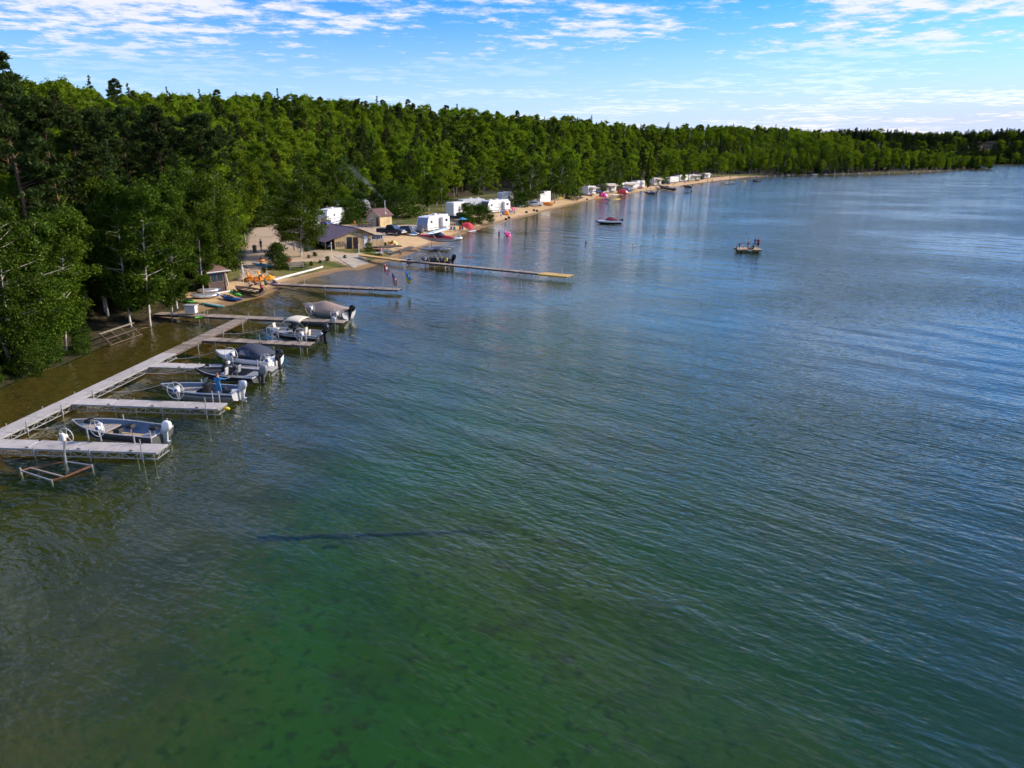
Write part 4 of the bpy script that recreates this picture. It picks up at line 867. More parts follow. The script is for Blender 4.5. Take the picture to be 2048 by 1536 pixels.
AWN = mat('awning_canvas', (.45, .38, .33), .9, 0, .1, 3)
def caravan(label, a, b, H=2.75, W=2.4, trim=BLUEGREY, nwin=2, slide=None, nose=1, door=True, awning=False, z0=.55, group='caravans in the camp', acs=1, name='caravan', paint=WHITE, decal=None, nose_m=None):
    """a: front bottom corner, b: rear bottom corner of the side that faces the camera"""
    rz, L = frame_of(b, a); nrm = Vector((math.sin(rz), -math.cos(rz), 0)); cam_right = nrm.dot(Vector((-b.x, -b.y, 0))) > 0
    sgn = -1 if cam_right else 1                                # camera side is local y*sgn = 0 .. body goes the other way
    t = thing(name, label, 'caravan', (b.x, b.y, hz(b.x, b.y)), rz, group)
    y0, y1 = (0, W) if cam_right else (-W, 0); ys_ = 0; out = sgn
    prof = [(0.0, z0), (L - (.25 if nose else 0), z0), (L, z0 + .35), (L + .05 * nose, z0 + H * .42), (L - .16 * nose, z0 + H * .72), (L - .55 * nose, z0 + H * .93), (L - .95 * nose, z0 + H), (.16, z0 + H), (0, z0 + H - .16)]
    if nose == 2: prof = [(0, z0), (L - 2.2, z0), (L - 2.1, z0 + 1.05), (L - .2, z0 + 1.15), (L + .05, z0 + 1.5), (L - .25, z0 + H * .86), (L - .7, z0 + H + .15), (L - 2.2, z0 + H + .12), (.16, z0 + H), (0, z0 + H - .16)]
    MB().extr(prof, y0, y1).build('body', paint, t)
    def on(x, z, w, h, m, nm, dep=.02, par=t): return MB().box((x, out * dep, z), (w, .03, h)).build(nm, m, par)
    on(L * .5 - .2, z0 + .32, L * .9, .16, trim, 'trim_stripe', .006); MB().box((L * .48, (y0 + y1) / 2, z0 - .16), (L * .86, W * .86, .34)).build('skirt', DKGREY, t); on(L * .4, z0 + H * .36, L * .55, .10, trim, 'side_stripe', .007)
    if nose == 1:
        c = MB(); q = prof[2:6]; c.loft([[(x + .018, y, z) for x, z in q] for y in (y0 + .06, y1 - .06)], False); c.build('nose_cap', nose_m or trim, t)
        MB().box((L + .015, (y0 + y1) / 2, z0 + .2), (.05, W * .8, .3)).build('nose_panel', LTGREY, t)
    for k in range(nwin):
        x = L * (.18 + .64 * k / max(1, nwin - 1)) if nwin > 1 else L * .6; w = on(x, z0 + H * .60, .72, .52, DKGREY, 'window'); on(x, z0 + H * .60, .60, .40, GLASSB, 'pane', .032, w)
    if door: d = on(L * .46, z0 + H * .46, .66, 1.75, LTGREY, 'door', .012); on(L * .46 + .22, z0 + H * .42, .06, .14, DKGREY, 'handle', .034, d)
    if slide:
        x0_, x1_ = slide; MB().bbox((L * (x0_ + x1_) / 2, out * .35, z0 + H * .50), (L * (x1_ - x0_), .75, H * .72), .05).build('slide_out', paint, t, label='white box pushed out from the side'); w = on(L * (x0_ + x1_) / 2, z0 + H * .60, .95, .55, DKGREY, 'window', .735); on(L * (x0_ + x1_) / 2, z0 + H * .60, .82, .44, GLASSD, 'pane', .75, w)
    for k in range(acs): MB().bbox((L * (.42 + .3 * k), (y0 + y1) / 2, z0 + H + .14), (.95, .7, .30), .10).build('roof_unit', WHITED, t)
    MB().bbox((L * .2, (y0 + y1) / 2, z0 + H + .08), (.4, .4, .16), .05).build('roof_vent', LTGREY, t)
    wheels(t, [(L * .44, y0 + .15), (L * .44, y1 - .15), (L * .44 - .78, y0 + .15), (L * .44 - .78, y1 - .15)], .34, rim=LTGREY)
    if nose: MB().bar((L - .4, (y0 + y1) / 2, z0 + .02), (L + 1.0, (y0 + y1) / 2, z0 - .02), .12).build('hitch', DKGREY, t); MB().tube([(L + .75, (y0 + y1) / 2, 0), (L + .75, (y0 + y1) / 2, z0 + .35)], .05, 6).build('jack', DKGREY, t)
    if awning:
        q = [(L * .15, out * .05, z0 + H - .25), (L * .85, out * .05, z0 + H - .25), (L * .85, out * 2.3, z0 + H - .75), (L * .15, out * 2.3, z0 + H - .75)]; MB().sheet(q if out < 0 else q[::-1], .02).build('awning', AWN, t)
        for x in (L * .15, L * .85): MB().tube([(x, out * 2.28, 0), (x, out * 2.28, z0 + H - .77)], .025, 6).build('awning_pole', STEEL, t)
    if decal: on(*decal, 'decal', .008)
    return t
CAPB = mat('blue_grey_cap', (.20, .28, .42), .25, 0, .1, 2)
caravan('white travel trailer with blue-grey nose and slide-out parked nearest on the beach', G(856, 464.5), G(897, 458.5), 2.65, 2.45, GREY, 2, (.08, .42), 1, True, False, nose_m=CAPB)
caravan('white fifth-wheel camper with blue lettering behind the white pickup', G(656, 457), G(690, 447), 2.9, 2.4, BLUE, 1, None, 2, False)
caravan('long white caravan with only its roof showing above the shrubs', G(742, 428), G(676, 430), 2.8, 2.5, LTGREY, 3, None, 1, False, acs=2)
caravan('tall white box trailer with a folding side door behind the dark pickup', G(931, 434), G(908, 436), 3.0, 2.4, GREY, 0, None, 0, True, acs=0)
caravan('white caravan partly hidden behind the beach bushes with a dome roof vent', G(974, 424), G(926, 426), 2.8, 2.4, LTGREY, 2, None, 1, True, False, acs=2)
caravan('large white caravan with dark windows and outdoor gear beside the pink float', G(976, 427), G(1017, 425), 2.9, 2.4, DKGREY, 2, (.02, .3), 1, True, False, acs=2)
caravan('grey-white fifth-wheel camper standing behind the large white caravan', G(1028, 411), G(1004, 412), 3.2, 2.4, GREY, 1, None, 2, False)
caravan('small white trailer with rounded grey hood beside orange kayaks', G(1101, 408), G(1080, 409), 3.2, 2.3, LTGREY, 0, None, 0, False, acs=0)
FARV = [((1191, 391), (1176, 392), 'small white caravan with an open doorway at the middle of the beach', 0, 0, True), ((1232, 386), (1206, 388), 'caravan shaded by a dark awning under leafy trees', 2, 1, True), ((1274, 381), (1244, 382), 'white caravan with a blue table and red tent before it', 3, 1, False),
        ((1289, 377), (1274, 378), 'white caravan close behind the one with the red tent', 1, 0, False), ((1322, 371), (1308, 372), 'cream caravan in tree shade above the black beached boat', 1, 0, False), ((1357, 366), (1340, 367), 'white motorhome with dark windscreen on the far beach', 2, 1, False),
        ((1375, 363), (1359, 364), 'white caravan second from the far motorhome', 2, 0, True), ((1402, 362), (1378, 363), 'long white caravan with a shaded porch on the far beach', 3, 1, True), ((1420, 357), (1406, 358), 'pale caravan with a peaked canopy, farthest along the beach', 1, 0, False)]
FARW = mat('cream_panel', (.55, .52, .46), .5, 0, .1, 3, dirt=(.4, .36, .3))
for i, (q1, q2, lab, nw, ns, aw) in enumerate(FARV): caravan(lab, G(*q1), G(*q2), (2.9, 3.1, 2.7)[i % 3], 2.5, (GREY, BLUEGREY, DKGREY, TANCANVAS)[i % 4], max(2, nw), (.5, .8) if i % 3 == 1 else None, ns, True, aw or i % 2 == 0, group='caravans along the far beach', paint=(WHITED, FARW, WHITED)[i % 3])

suv('grey car parked behind the caravan with the dome roof vent', G(950, 424), R(10), GREY); suv('dark red car parked behind the large white caravan', G(992, 415), R(8), mat('dark_red_paint', (.16, .02, .02), .25)); suv('silver car parked left of the small trailer with orange kayaks', G(1070, 413), R(20), SILVER)
pickup('red pickup truck parked beside the caravan with the dark awning', G(1240, 382), R(15), RED); suv('black car parked between the cream caravan and the far motorhome', G(1331, 369), R(15), BLACKG); suv('blue car parked behind the red tent on the beach', G(1252, 384), R(15), BLUE)
# ================================================================ people
SKIN = mat('skin', (.52, .30, .21), .6, 0, .06, 8); TANSKIN = mat('tanned_skin', (.36, .19, .12), .6, 0, .06, 8)
HAIRD = mat('dark_hair', (.03, .02, .016), .7, 0, .1, 20); HAIRB = mat('fair_hair', (.30, .19, .09), .7, 0, .1, 20); HAIRR = mat('reddish_hair', (.22, .08, .04), .7, 0, .1, 20)
CLOTH = {n: mat(n + '_cloth', c, .9, 0, .1, 9) for n, c in dict(blue=(.03, .16, .36), navy=(.02, .035, .09), red=(.45, .03, .035), black=(.02, .02, .025), white=(.7, .7, .7), pink=(.75, .12, .30), teal=(.05, .3, .35), grey=(.2, .2, .22), purple=(.16, .06, .2)).items()}
STAND = dict(pel=(0, 0, .95), spi=(0, -.01, 1.15), che=(0, 0, 1.35), nec=(0, 0, 1.49), hea=(0, .025, 1.62), top=(0, .015, 1.72),
    sR=(.18, 0, 1.42), eR=(.25, -.02, 1.14), wR=(.26, .07, .90), sL=(-.18, 0, 1.42), eL=(-.25, -.02, 1.14), wL=(-.26, .07, .90),
    hR=(.095, 0, .91), kR=(.11, .03, .50), aR=(.11, -.02, .09), tR=(.13, .17, .04), hL=(-.095, 0, .91), kL=(-.11, .03, .50), aL=(-.11, -.02, .09), tL=(-.13, .17, .04))
def pose(**k): d = dict(STAND); d.update(k); return d
POSES = dict(stand=STAND,
    reach=pose(eR=(.36, .16, 1.30), wR=(.56, .36, 1.32), eL=(-.30, .10, 1.18), wL=(-.18, .34, 1.18)),
    walk=pose(kR=(.10, .22, .52), aR=(.10, .26, .12), tR=(.11, .44, .08), kL=(-.10, -.08, .50), aL=(-.10, -.34, .16), tL=(-.11, -.22, .05), eR=(.24, -.14, 1.16), wR=(.24, -.06, .93), eL=(-.24, .12, 1.16), wL=(-.24, .28, 1.0)),
    sit=pose(pel=(0, 0, .12), spi=(0, -.05, .34), che=(0, -.04, .55), nec=(0, -.01, .69), hea=(0, .03, .82), top=(0, .03, .92), sR=(.18, -.03, .62), eR=(.25, .08, .38), wR=(.18, .30, .42), sL=(-.18, -.03, .62), eL=(-.25, .08, .38), wL=(-.18, .30, .42),
        hR=(.10, .04, .12), kR=(.14, .42, .40), aR=(.14, .66, .08), tR=(.15, .84, .04), hL=(-.10, .04, .12), kL=(-.14, .44, .36), aL=(-.14, .72, .08), tL=(-.15, .90, .04)),
    chair=pose(pel=(0, 0, .50), spi=(0, -.06, .72), che=(0, -.05, .93), nec=(0, -.02, 1.07), hea=(0, .02, 1.2), top=(0, .02, 1.3), sR=(.18, -.04, 1.0), eR=(.26, .05, .76), wR=(.22, .28, .72), sL=(-.18, -.04, 1.0), eL=(-.26, .05, .76), wL=(-.22, .28, .72),
        hR=(.10, .04, .50), kR=(.13, .46, .52), aR=(.13, .52, .09), tR=(.14, .70, .04), hL=(-.10, .04, .50), kL=(-.13, .46, .52), aL=(-.13, .52, .09), tL=(-.14, .70, .04)),
    bend=pose(spi=(0, .13, 1.10), che=(0, .32, 1.18), nec=(0, .44, 1.22), hea=(0, .55, 1.27), top=(0, .60, 1.35), sR=(.17, .36, 1.20), eR=(.19, .40, .92), wR=(.17, .52, .70), sL=(-.17, .36, 1.20), eL=(-.19, .40, .92), wL=(-.17, .52, .70), kR=(.11, .10, .52), kL=(-.11, .10, .52)),
    lie=pose(pel=(0, 0, .13), spi=(0, -.22, .16), che=(0, -.42, .24), nec=(0, -.54, .32), hea=(0, -.62, .42), top=(0, -.66, .51), sR=(.18, -.46, .26), eR=(.26, -.52, .06), wR=(.24, -.30, .05), sL=(-.18, -.46, .26), eL=(-.26, -.52, .06), wL=(-.24, -.30, .05),
        hR=(.10, .04, .12), kR=(.12, .44, .22), aR=(.11, .82, .07), tR=(.13, .88, .2), hL=(-.10, .04, .12), kL=(-.12, .46, .12), aL=(-.11, .88, .07), tL=(-.13, .94, .2)),
    wade=pose(eR=(.40, .05, 1.28), wR=(.56, .18, 1.16), eL=(-.40, .05, 1.28), wL=(-.56, .18, 1.16)))
BONES = [('pel', 'spi', 'top'), ('spi', 'che', 'top'), ('che', 'nec', 'top'), ('nec', 'hea', 'skin'), ('hea', 'top', 'skin'), ('che', 'sR', 'top'), ('sR', 'eR', 'sleeve'), ('eR', 'wR', 'fore'), ('che', 'sL', 'top'), ('sL', 'eL', 'sleeve'), ('eL', 'wL', 'fore'),
         ('pel', 'hR', 'bot'), ('hR', 'kR', 'bot'), ('kR', 'aR', 'calf'), ('aR', 'tR', 'foot'), ('pel', 'hL', 'bot'), ('hL', 'kL', 'bot'), ('kL', 'aL', 'calf'), ('aL', 'tL', 'foot')]
RAD = dict(pel=(.150, .115), spi=(.135, .10), che=(.155, .115), nec=(.058, .058), hea=(.082, .098), top=(.062, .075), sR=(.068,) * 2, eR=(.046,) * 2, wR=(.033,) * 2, sL=(.068,) * 2, eL=(.046,) * 2, wL=(.033,) * 2,
           hR=(.098,) * 2, kR=(.062,) * 2, aR=(.042,) * 2, tR=(.036,) * 2, hL=(.098,) * 2, kL=(.062,) * 2, aL=(.042,) * 2, tL=(.036,) * 2)
def seg_d(p, a, b):
    ab = b - a; f = max(0, min(1, (p - a).dot(ab) / max(1e-9, ab.length_squared))); return (p - a - ab * f).length
def person(label, ps, loc, rz, skin=SKIN, top='blue', bot='navy', hair=HAIRD, size=1.0, sleeves=1, trousers=0, shoes=None, group=None, torso=True):
    """one continuous skinned figure in a pose; sleeves 0 none, 1 short, 2 long; trousers 0 shorts, 1 long"""
    J = {k: Vector(v) for k, v in POSES[ps].items()}; names = list(J); me = bpy.data.meshes.new('rig')
    me.from_pydata([tuple(J[k]) for k in names], [(names.index(a), names.index(b)) for a, b, _ in BONES], [])
    ob = bpy.data.objects.new('rig', me); col.objects.link(ob); md = ob.modifiers.new('s', 'SKIN'); md.use_smooth_shade = True
    for i, k in enumerate(names): me.skin_vertices[0].data[i].radius = RAD[k]; me.skin_vertices[0].data[i].use_root = (k == 'pel')
    sb = ob.modifiers.new('d', 'SUBSURF'); sb.levels = 1; sb.render_levels = 1
    dg = bpy.context.evaluated_depsgraph_get(); bm_ = bpy.data.meshes.new_from_object(ob.evaluated_get(dg)); bpy.data.objects.remove(ob)
    v = [tuple(q.co) for q in bm_.vertices]; f = [tuple(q.vertices) for q in bm_.polygons]; nb = len(f); bpy.data.meshes.remove(bm_)
    x = MB(); x.v = v; x.f = f
    for w, e in (('wR', 'eR'), ('wL', 'eL')):                      # hands: palm, four fingers, thumb
        d = (J[w] - J[e]).normalized(); s = d.orthogonal().normalized(); u = d.cross(s); palm = J[w] + d * .05
        x.tube([J[w] - d * .01, palm, J[w] + d * .095], [.030, .040, .034], 6)
        for q in range(4): r0 = J[w] + d * .085 + s * (q - 1.5) * .02; ln = (.060, .072, .066, .05)[q]; x.tube([r0, r0 + d * ln * .6 + u * .008, r0 + d * ln + u * .026], [.010, .0095, .008], 5)
        x.tube([J[w] + d * .03 - s * .03, J[w] + d * .06 - s * .055 + u * .012, J[w] + d * .085 - s * .058 + u * .03], [.012, .011, .009], 5)
    up = (J['top'] - J['nec']).normalized(); fw = Vector((0, 1, 0)) - up * up.y; fw = fw.normalized() if fw.length > .2 else Vector((0, 0, 1)); sd_ = up.cross(fw)
    hc = J['hea'].lerp(J['top'], .35); x.tube([hc + fw * .085 + up * .02, hc + fw * .118 - up * .025], [.010, .017], 5)       # nose
    for q in (-1, 1): x.ell(tuple(hc + sd_ * q * .085), (.014, .026, .032), 6, 4)
    m = x.mesh('person_body'); m.shade_smooth(); slots = [skin, CLOTH[top] if top else skin, CLOTH[bot], shoes or skin]
    for s_ in slots: m.materials.append(s_)
    for pl in m.polygons:
        if pl.index >= nb: continue
        c = Vector(pl.center); best = min(BONES, key=lambda b: seg_d(c, J[b[0]], J[b[1]])); z = best[2]; mi = 0
        if z == 'top': mi = 1 if top else 0
        if z == 'sleeve': mi = 1 if top and (sleeves == 2 or (sleeves == 1 and (c - J[best[0]]).length < .19)) else 0
        if z == 'fore': mi = 1 if top and sleeves == 2 else 0
        if z == 'bot': mi = 2 if trousers or (c - J[best[0]]).length < .36 else 0
        if z == 'calf': mi = 2 if trousers else 0
        if z == 'foot': mi = 3
        if z == 'top' and (c - J['pel']).length < .13: mi = 2
        pl.material_index = mi
    t = thing('person', label, 'person', loc, rz, group); t.scale = (size,) * 3; obj('body', m, None, t)
    h = MB(); Mh = Matrix.Translation(hc - fw * .018 + up * .035) @ Matrix((sd_, fw, up)).transposed().to_4x4(); h.ell((0, 0, 0), (.093, .112, .098), 10, 6, M=Mh, z0=-.35); h.build('hair', hair, t, True)
    e = MB()
    for q in (-1, 1): e.ell(tuple(hc + fw * .092 + sd_ * q * .034 + up * .012), (.011, .008, .008), 6, 4)
    e.build('eyes', BLACK, t)
    return t
def deck_pt(bt, x, y, z): return bt.matrix_basis @ Vector((x, y, z))
pm_ = ray_plane(437, 798, b2.location, (0, 1, 0)); Mi2 = b2.matrix_basis.inverted(); lp = Mi2 @ P(437, 800, .33)
person('man in blue shirt and shorts standing in the aluminium boat', 'reach', deck_pt(b2, lp.x, max(-.6, min(.55, lp.y)), .19), R(8), SKIN, 'blue', 'blue', HAIRR, 1.0, 2)
person('person in dark clothes standing on the gravel path by the trees', 'stand', G(523, 501), R(150), SKIN, 'black', 'purple', HAIRD, 1.0)
person('child in pink walking along the yellow gangway', 'walk', P(763, 514.2, .84) , R(-95), TANSKIN, 'pink', 'white', HAIRD, .88)
person('child in dark swim shorts walking along the shore behind the gangway', 'walk', G(801, 514.5), R(-60), TANSKIN, None, 'black', HAIRD, .78)
for i, (px, py, ps, rz, tp, bt_, hr, lab) in enumerate([(500, 574, 'sit', -20, 'white', 'navy', HAIRB, 'person in a white top sitting on the sand left of the group'), (510, 571, 'sit', -35, None, 'navy', HAIRD, 'bare-chested person sitting on the sand beside the beached row boat'),
        (519, 568, 'bend', -60, 'teal', 'navy', HAIRB, 'person in teal stooping over the kayaks beside the orange pedal boats'), (531, 571, 'sit', -30, 'teal', 'black', HAIRD, 'person in teal sitting at the water edge below the pedal boats'), (523, 580, 'sit', -40, 'red', 'red', HAIRD, 'person in red sitting nearest the outboard of the beached row boat')]):
    person(lab, ps, G(px, py), R(rz), TANSKIN if i % 2 else SKIN, tp, bt_, hr, .95, 1, group='people at the canoe beach')

# ================================================================ swimming raft
def raft():
    c = P(1495, 503.5, .0); t = thing('swim_raft', 'square yellow-topped swimming raft with people on it', 'raft', (c.x, c.y, 0), R(-6)); W = 3.9; D = 3.2; n = 14; m = MB()
    for i in range(n): m.box((-W / 2 + W * (i + .5) / n, 0, .52), (W / n - .02, D, .04))
    m.build('deck_planks', PALEWOOD, t, kind='stuff')
    for y in (-D / 2 + .03, D / 2 - .03): MB().box((0, y, .38), (W, .06, .24)).build('side_board', wood('yellow_board', (.20, .12, .035), (.27, .16, .05), 0), t)
    for x in (-W / 2 + .03, W / 2 - .03): MB().box((x, 0, .38), (.06, D - .13, .24)).build('side_board', MATS['yellow_board'], t)
    for x in (-1.3, 0, 1.3): MB().tube([(x, -D / 2 + .2, .12), (x, D / 2 - .2, .12)], .27, 12).build('float_drum', BLACK, t)
    MB().box((.0, -D / 2 - .02, .39), (.62, .02, .18)).build('notice_plate', WHITED, t)
    for y in (-.35, .25): MB().tube([(-W / 2 - .1, y - D / 2 + .5, -.6), (-W / 2 - .1, y - D / 2 + .5, 1.1), (-W / 2 + .15, y - D / 2 + .5, 1.2)], .045, 6).build('ladder_rail', DKGREY, t)
    for k in range(5): MB().box((-W / 2 - .1, -D / 2 + .45, -.4 + .25 * k), (.06, .6, .05)).build('ladder_rung', DKGREY, t)
    for x in (-1.2, -.5): MB().tube([(x, 1.0, .54), (x, 1.0, .84)], .025, 6).build('bench_leg', DKGREY, t)
    MB().box((-.85, 1.0, .86), (.95, .3, .05)).build('bench_top', LTGREY, t)
    z = .545; pt = lambda x, y: deck_pt(t, x, y, z)
    person('child bending forward beside the ladder of the swimming raft', 'bend', pt(-1.55, -.6), R(-80), TANSKIN, None, 'black', HAIRD, .82, group='people on the swimming raft')
    person('bare-chested boy in dark shorts standing at the middle of the raft', 'stand', pt(.2, .9), R(60), TANSKIN, None, 'navy', HAIRD, .92, group='people on the swimming raft')
    person('person in black sitting on the raft edge', 'sit', pt(.6, -1.2), R(100), TANSKIN, 'black', 'black', HAIRD, .95, 2, group='people on the swimming raft')
    person('child in red lying propped up on the raft deck', 'lie', pt(.15, -1.0), R(-70), TANSKIN, 'red', 'red', HAIRD, .8, group='people on the swimming raft')
    person('tall person in a blue top standing at the right of the raft', 'stand', pt(1.15, .3), R(160), SKIN, 'blue', 'blue', HAIRD, 1.02, group='people on the swimming raft')
    person('person in a red top and black shorts at the right edge of the raft', 'stand', pt(1.5, -.5), R(160), TANSKIN, 'red', 'black', HAIRD, 1.02, group='people on the swimming raft')
raft()
# swimmers
for px, py, ps, dz, rz, tp, hr, lab in [(998, 470, 'wade', -.85, 40, 'navy', HAIRD, 'person wading waist-deep off the beach beside the pink ring'), (1172, 486, 'wade', -1.32, 120, 'black', HAIRD, 'swimmer with only head and shoulders out, between the speedboat and the long dock'), (1266, 491, 'wade', -1.5, 80, 'black', HAIRD, 'swimmer showing just a head between the raft and the long dock'), (1308, 475, 'wade', -1.35, 80, 'teal', HAIRD, 'swimmer in teal between the speedboat and the raft')]:
    p = P(px, py, 0); p.z = dz; person(lab, ps, p, R(rz), TANSKIN, tp, 'navy', hr, 1.0, 0, group='people in the water')
p = P(1015, 471, 0); p.z = -.75; person('person standing in the shallows inside a pink ring', 'wade', p, 1, TANSKIN, 'pink', 'black', HAIRD, 1.0, 0)
tag(MB().torus((0, 0, 0), .55, .2, 'Z', 20, 8).build('swim_ring', PINK, None, True), 'bright pink swim ring round a wading person', 'swim ring').location = (p.x, p.y, .32)
bpy.data.objects['swim_ring'].rotation_euler = (.35, .5, 0)

# ================================================================ seaplane
def seaplane():
    c = P(872, 499, .1); t = thing('seaplane', 'red and white single-engine seaplane on floats at the beach', 'seaplane', (c.x, c.y, 0), R(-13)); z = 2.0
    st = [(-4.3, .06, .10, .55), (-3.6, .14, .18, .45), (-2.2, .30, .34, .22), (-.8, .50, .55, .05), (.6, .56, .62, 0), (1.6, .54, .58, -.02), (2.6, .46, .50, -.08), (3.15, .32, .36, -.1), (3.3, .12, .14, -.1)]
    ring = lambda x, w, h, dz, lo, hi: [(x, w * math.cos(a), z + dz + h * math.sin(a)) for a in [lo + (hi - lo) * k / 8 for k in range(9)]]
    MB().loft([ring(*s, R(-8), R(188)) for s in st], False).build('fuselage', RED, t, True); MB().loft([ring(*s, R(172), R(368)) for s in st], False).build('belly', WHITE, t, True)
    MB().loft([[(x, w * math.cos(a), z + zz + h * math.sin(a)) for a in [math.pi * k / 8 for k in range(9)]] for x, w, h, zz in ((-.9, .46, .30, .45), (-.2, .55, .62, .42), (.9, .55, .62, .42), (1.5, .50, .2, .42))], False).build('cabin', GLASSB, t, True)
    w = MB(); Mw = Matrix.Translation((.35, 0, z + 1.08))
    af = [(.8, .02), (.55, .12), (.1, .15), (-.5, .08), (-.85, .0), (-.5, -.02), (.1, -.03), (.6, -.03)]
    w.loft([[(x * k, y, zz * k + abs(y) * .03) for x, zz in af] for y, k in ((-5.4, .62), (-5.2, .78), (-2.6, 1), (2.6, 1), (5.2, .78), (5.4, .62))]); w.v = [tuple(Mw @ Vector(q)) for q in w.v]; wing = w.build('wing', WHITE, t)
    for y in (-3.4, 3.4): MB().box((.3, y, z + 1.30), (1.3, .9, .02), (math.copysign(.03, y), 0, 0)).build('wing_stripe', SKYBLUE, wing)
    for s in (1, -1):
        MB().tube([(.3, s * .5, z - .2), (.35, s * 2.6, z + 1.1)], .045, 6).build('wing_strut', WHITE, t)
        f = MB(); f.loft([[(x, s * 1.25 + wd_ * math.cos(a), .25 + dz + h * math.sin(a)) for a in [k * math.pi / 4 for k in range(8)]] for x, wd_, h, dz in ((-2.9, .08, .06, .18), (-2.0, .24, .18, .05), (-.2, .34, .30, 0), (1.6, .34, .30, .02), (2.6, .24, .2, .12), (3.0, .06, .06, .22))]); f.build('float', ALU, t, True)
        for x in (-1.2, 1.3): MB().tube([(x, s * 1.25, .45), (x * .8, s * .4, z - .35)], .04, 6).build('float_strut', STEEL, t)
        MB().add([(-4.25, s * .05, z + .60), (-3.2, s * .05, z + .60), (-3.5, s * 1.6, z + .62), (-4.15, s * 1.6, z + .62), (-4.25, s * .05, z + .55), (-3.2, s * .05, z + .55), (-3.5, s * 1.6, z + .58), (-4.15, s * 1.6, z + .58)], [(0, 1, 2, 3), (7, 6, 5, 4), (0, 4, 5, 1), (1, 5, 6, 2), (2, 6, 7, 3), (3, 7, 4, 0)]).build('tail_plane', WHITE, t)
    for x in (-1.2, 1.3): MB().tube([(x, -1.25, .4), (x, 1.25, .4)], .035, 6).build('spreader_bar', STEEL, t)
    MB().extr([(-3.0, z + .62), (-4.2, z + .60), (-4.75, z + 1.95), (-4.25, z + 1.98), (-3.8, z + 1.2)], -.045, .045).build('tail_fin', LTGREY, t); MB().extr([(-3.3, z + .62), (-4.3, z + .6), (-4.42, z + .95), (-3.75, z + .98)], -.05, .05).build('fin_stripe', SKYBLUE, t)
    MB().box((3.34, 0, z - .1), (.03, .14, 2.0), (.5, 0, 0)).build('propeller', DKGREY, t); MB().tube([(3.25, 0, z - .1), (3.55, 0, z - .1)], [.14, .03], 8).build('spinner', WHITE, t)
    return t
seaplane()

# ================================================================ flags on the flag dock
def flag(label, px_top, py_top, px_base, py_base, cols, emb=None):
    b = P(px_base, py_base, .5); q = ray_plane(px_top, py_top, b, (0, 1, 0)); H = q.z; t = thing('flagpole', label, 'flag', (b.x, b.y, .5), 0, 'flags on the low dock')
    MB().tube([(0, 0, -.4), (q.x - b.x, 0, H - .5)], .025, 6).build('pole', STEEL, t); MB().ell((q.x - b.x, 0, H - .46), (.05, .05, .05), 8, 6).build('finial', STEEL, t)
    # hanging cloth: folds gathered towards the pole
    nu, nv, w, h = 12, 10, 1.5, 1.15; x0 = q.x - b.x; zt = H - .55
    def pt(u, v): s = u * .62; return (x0 + .04 + s * .9 + .05 * math.sin(u * 9 + v * 1.5), -.14 * math.sin(u * 14) * (.35 + u), zt - v * h * (1 - .12 * u) - u * .85)
    mats = []; me = bpy.data.meshes.new('flag_cloth'); vs = [pt(i / nu, j / nv) for j in range(nv + 1) for i in range(nu + 1)]; fs = [(j * (nu + 1) + i, j * (nu + 1) + i + 1, (j + 1) * (nu + 1) + i + 1, (j + 1) * (nu + 1) + i) for j in range(nv) for i in range(nu)]
    me.from_pydata(vs, [], fs); ml = []
    for m_ in cols[1]: me.materials.append(m_)
    for k, pl in enumerate(me.polygons): pl.material_index = cols[0]((k % nu + .5) / nu, (k // nu + .5) / nv)
    me.shade_smooth(); o = obj('flag_cloth', me, None, t); md = o.modifiers.new('thick', 'SOLIDIFY'); md.thickness = .006
    if emb:
        for s in (1, -1):
            e = MB(); c = Vector(pt(.5, .5)); star = [(.0, .17), (.04, .09), (.10, .12), (.08, .03), (.16, .05), (.10, -.05), (.02, -.07), (.015, -.15)]; star += [(-x, y) for x, y in reversed(star)]
            e.add([(c.x + x * .8, c.y + s * .06 - .1 * 0, c.z + y) for x, y in star], [tuple(range(len(star)))]); e.build('maple_leaf', RED, o)
FR, FW, FB, FY = [mat('flag_' + n, c, .85, 0, .05, 6) for n, c in (('red', (.55, .02, .03)), ('white', (.75, .75, .75)), ('blue', (.02, .06, .28)), ('yellow', (.75, .60, .03)))]
FU = mat('flag_sky_blue', (.03, .22, .55), .85, 0, .05, 6)
flag('red and white flag with a leaf, tallest of three on the low dock', 766, 524, 765, 571, (lambda u, v: 0 if u < .27 or u > .73 else 1, [FR, FW]), True)
flag('striped red, white and blue flag hanging on the low dock', 783.5, 545, 787, 580, (lambda u, v: 2 if (u < .42 and v < .54) else (0 if int(v * 10) % 2 == 0 else 1), [FR, FW, FB]))
flag('blue and yellow flag at the outer end of the low dock', 810, 540, 809, 574, (lambda u, v: 0 if v < .5 else 1, [FU, FY]))

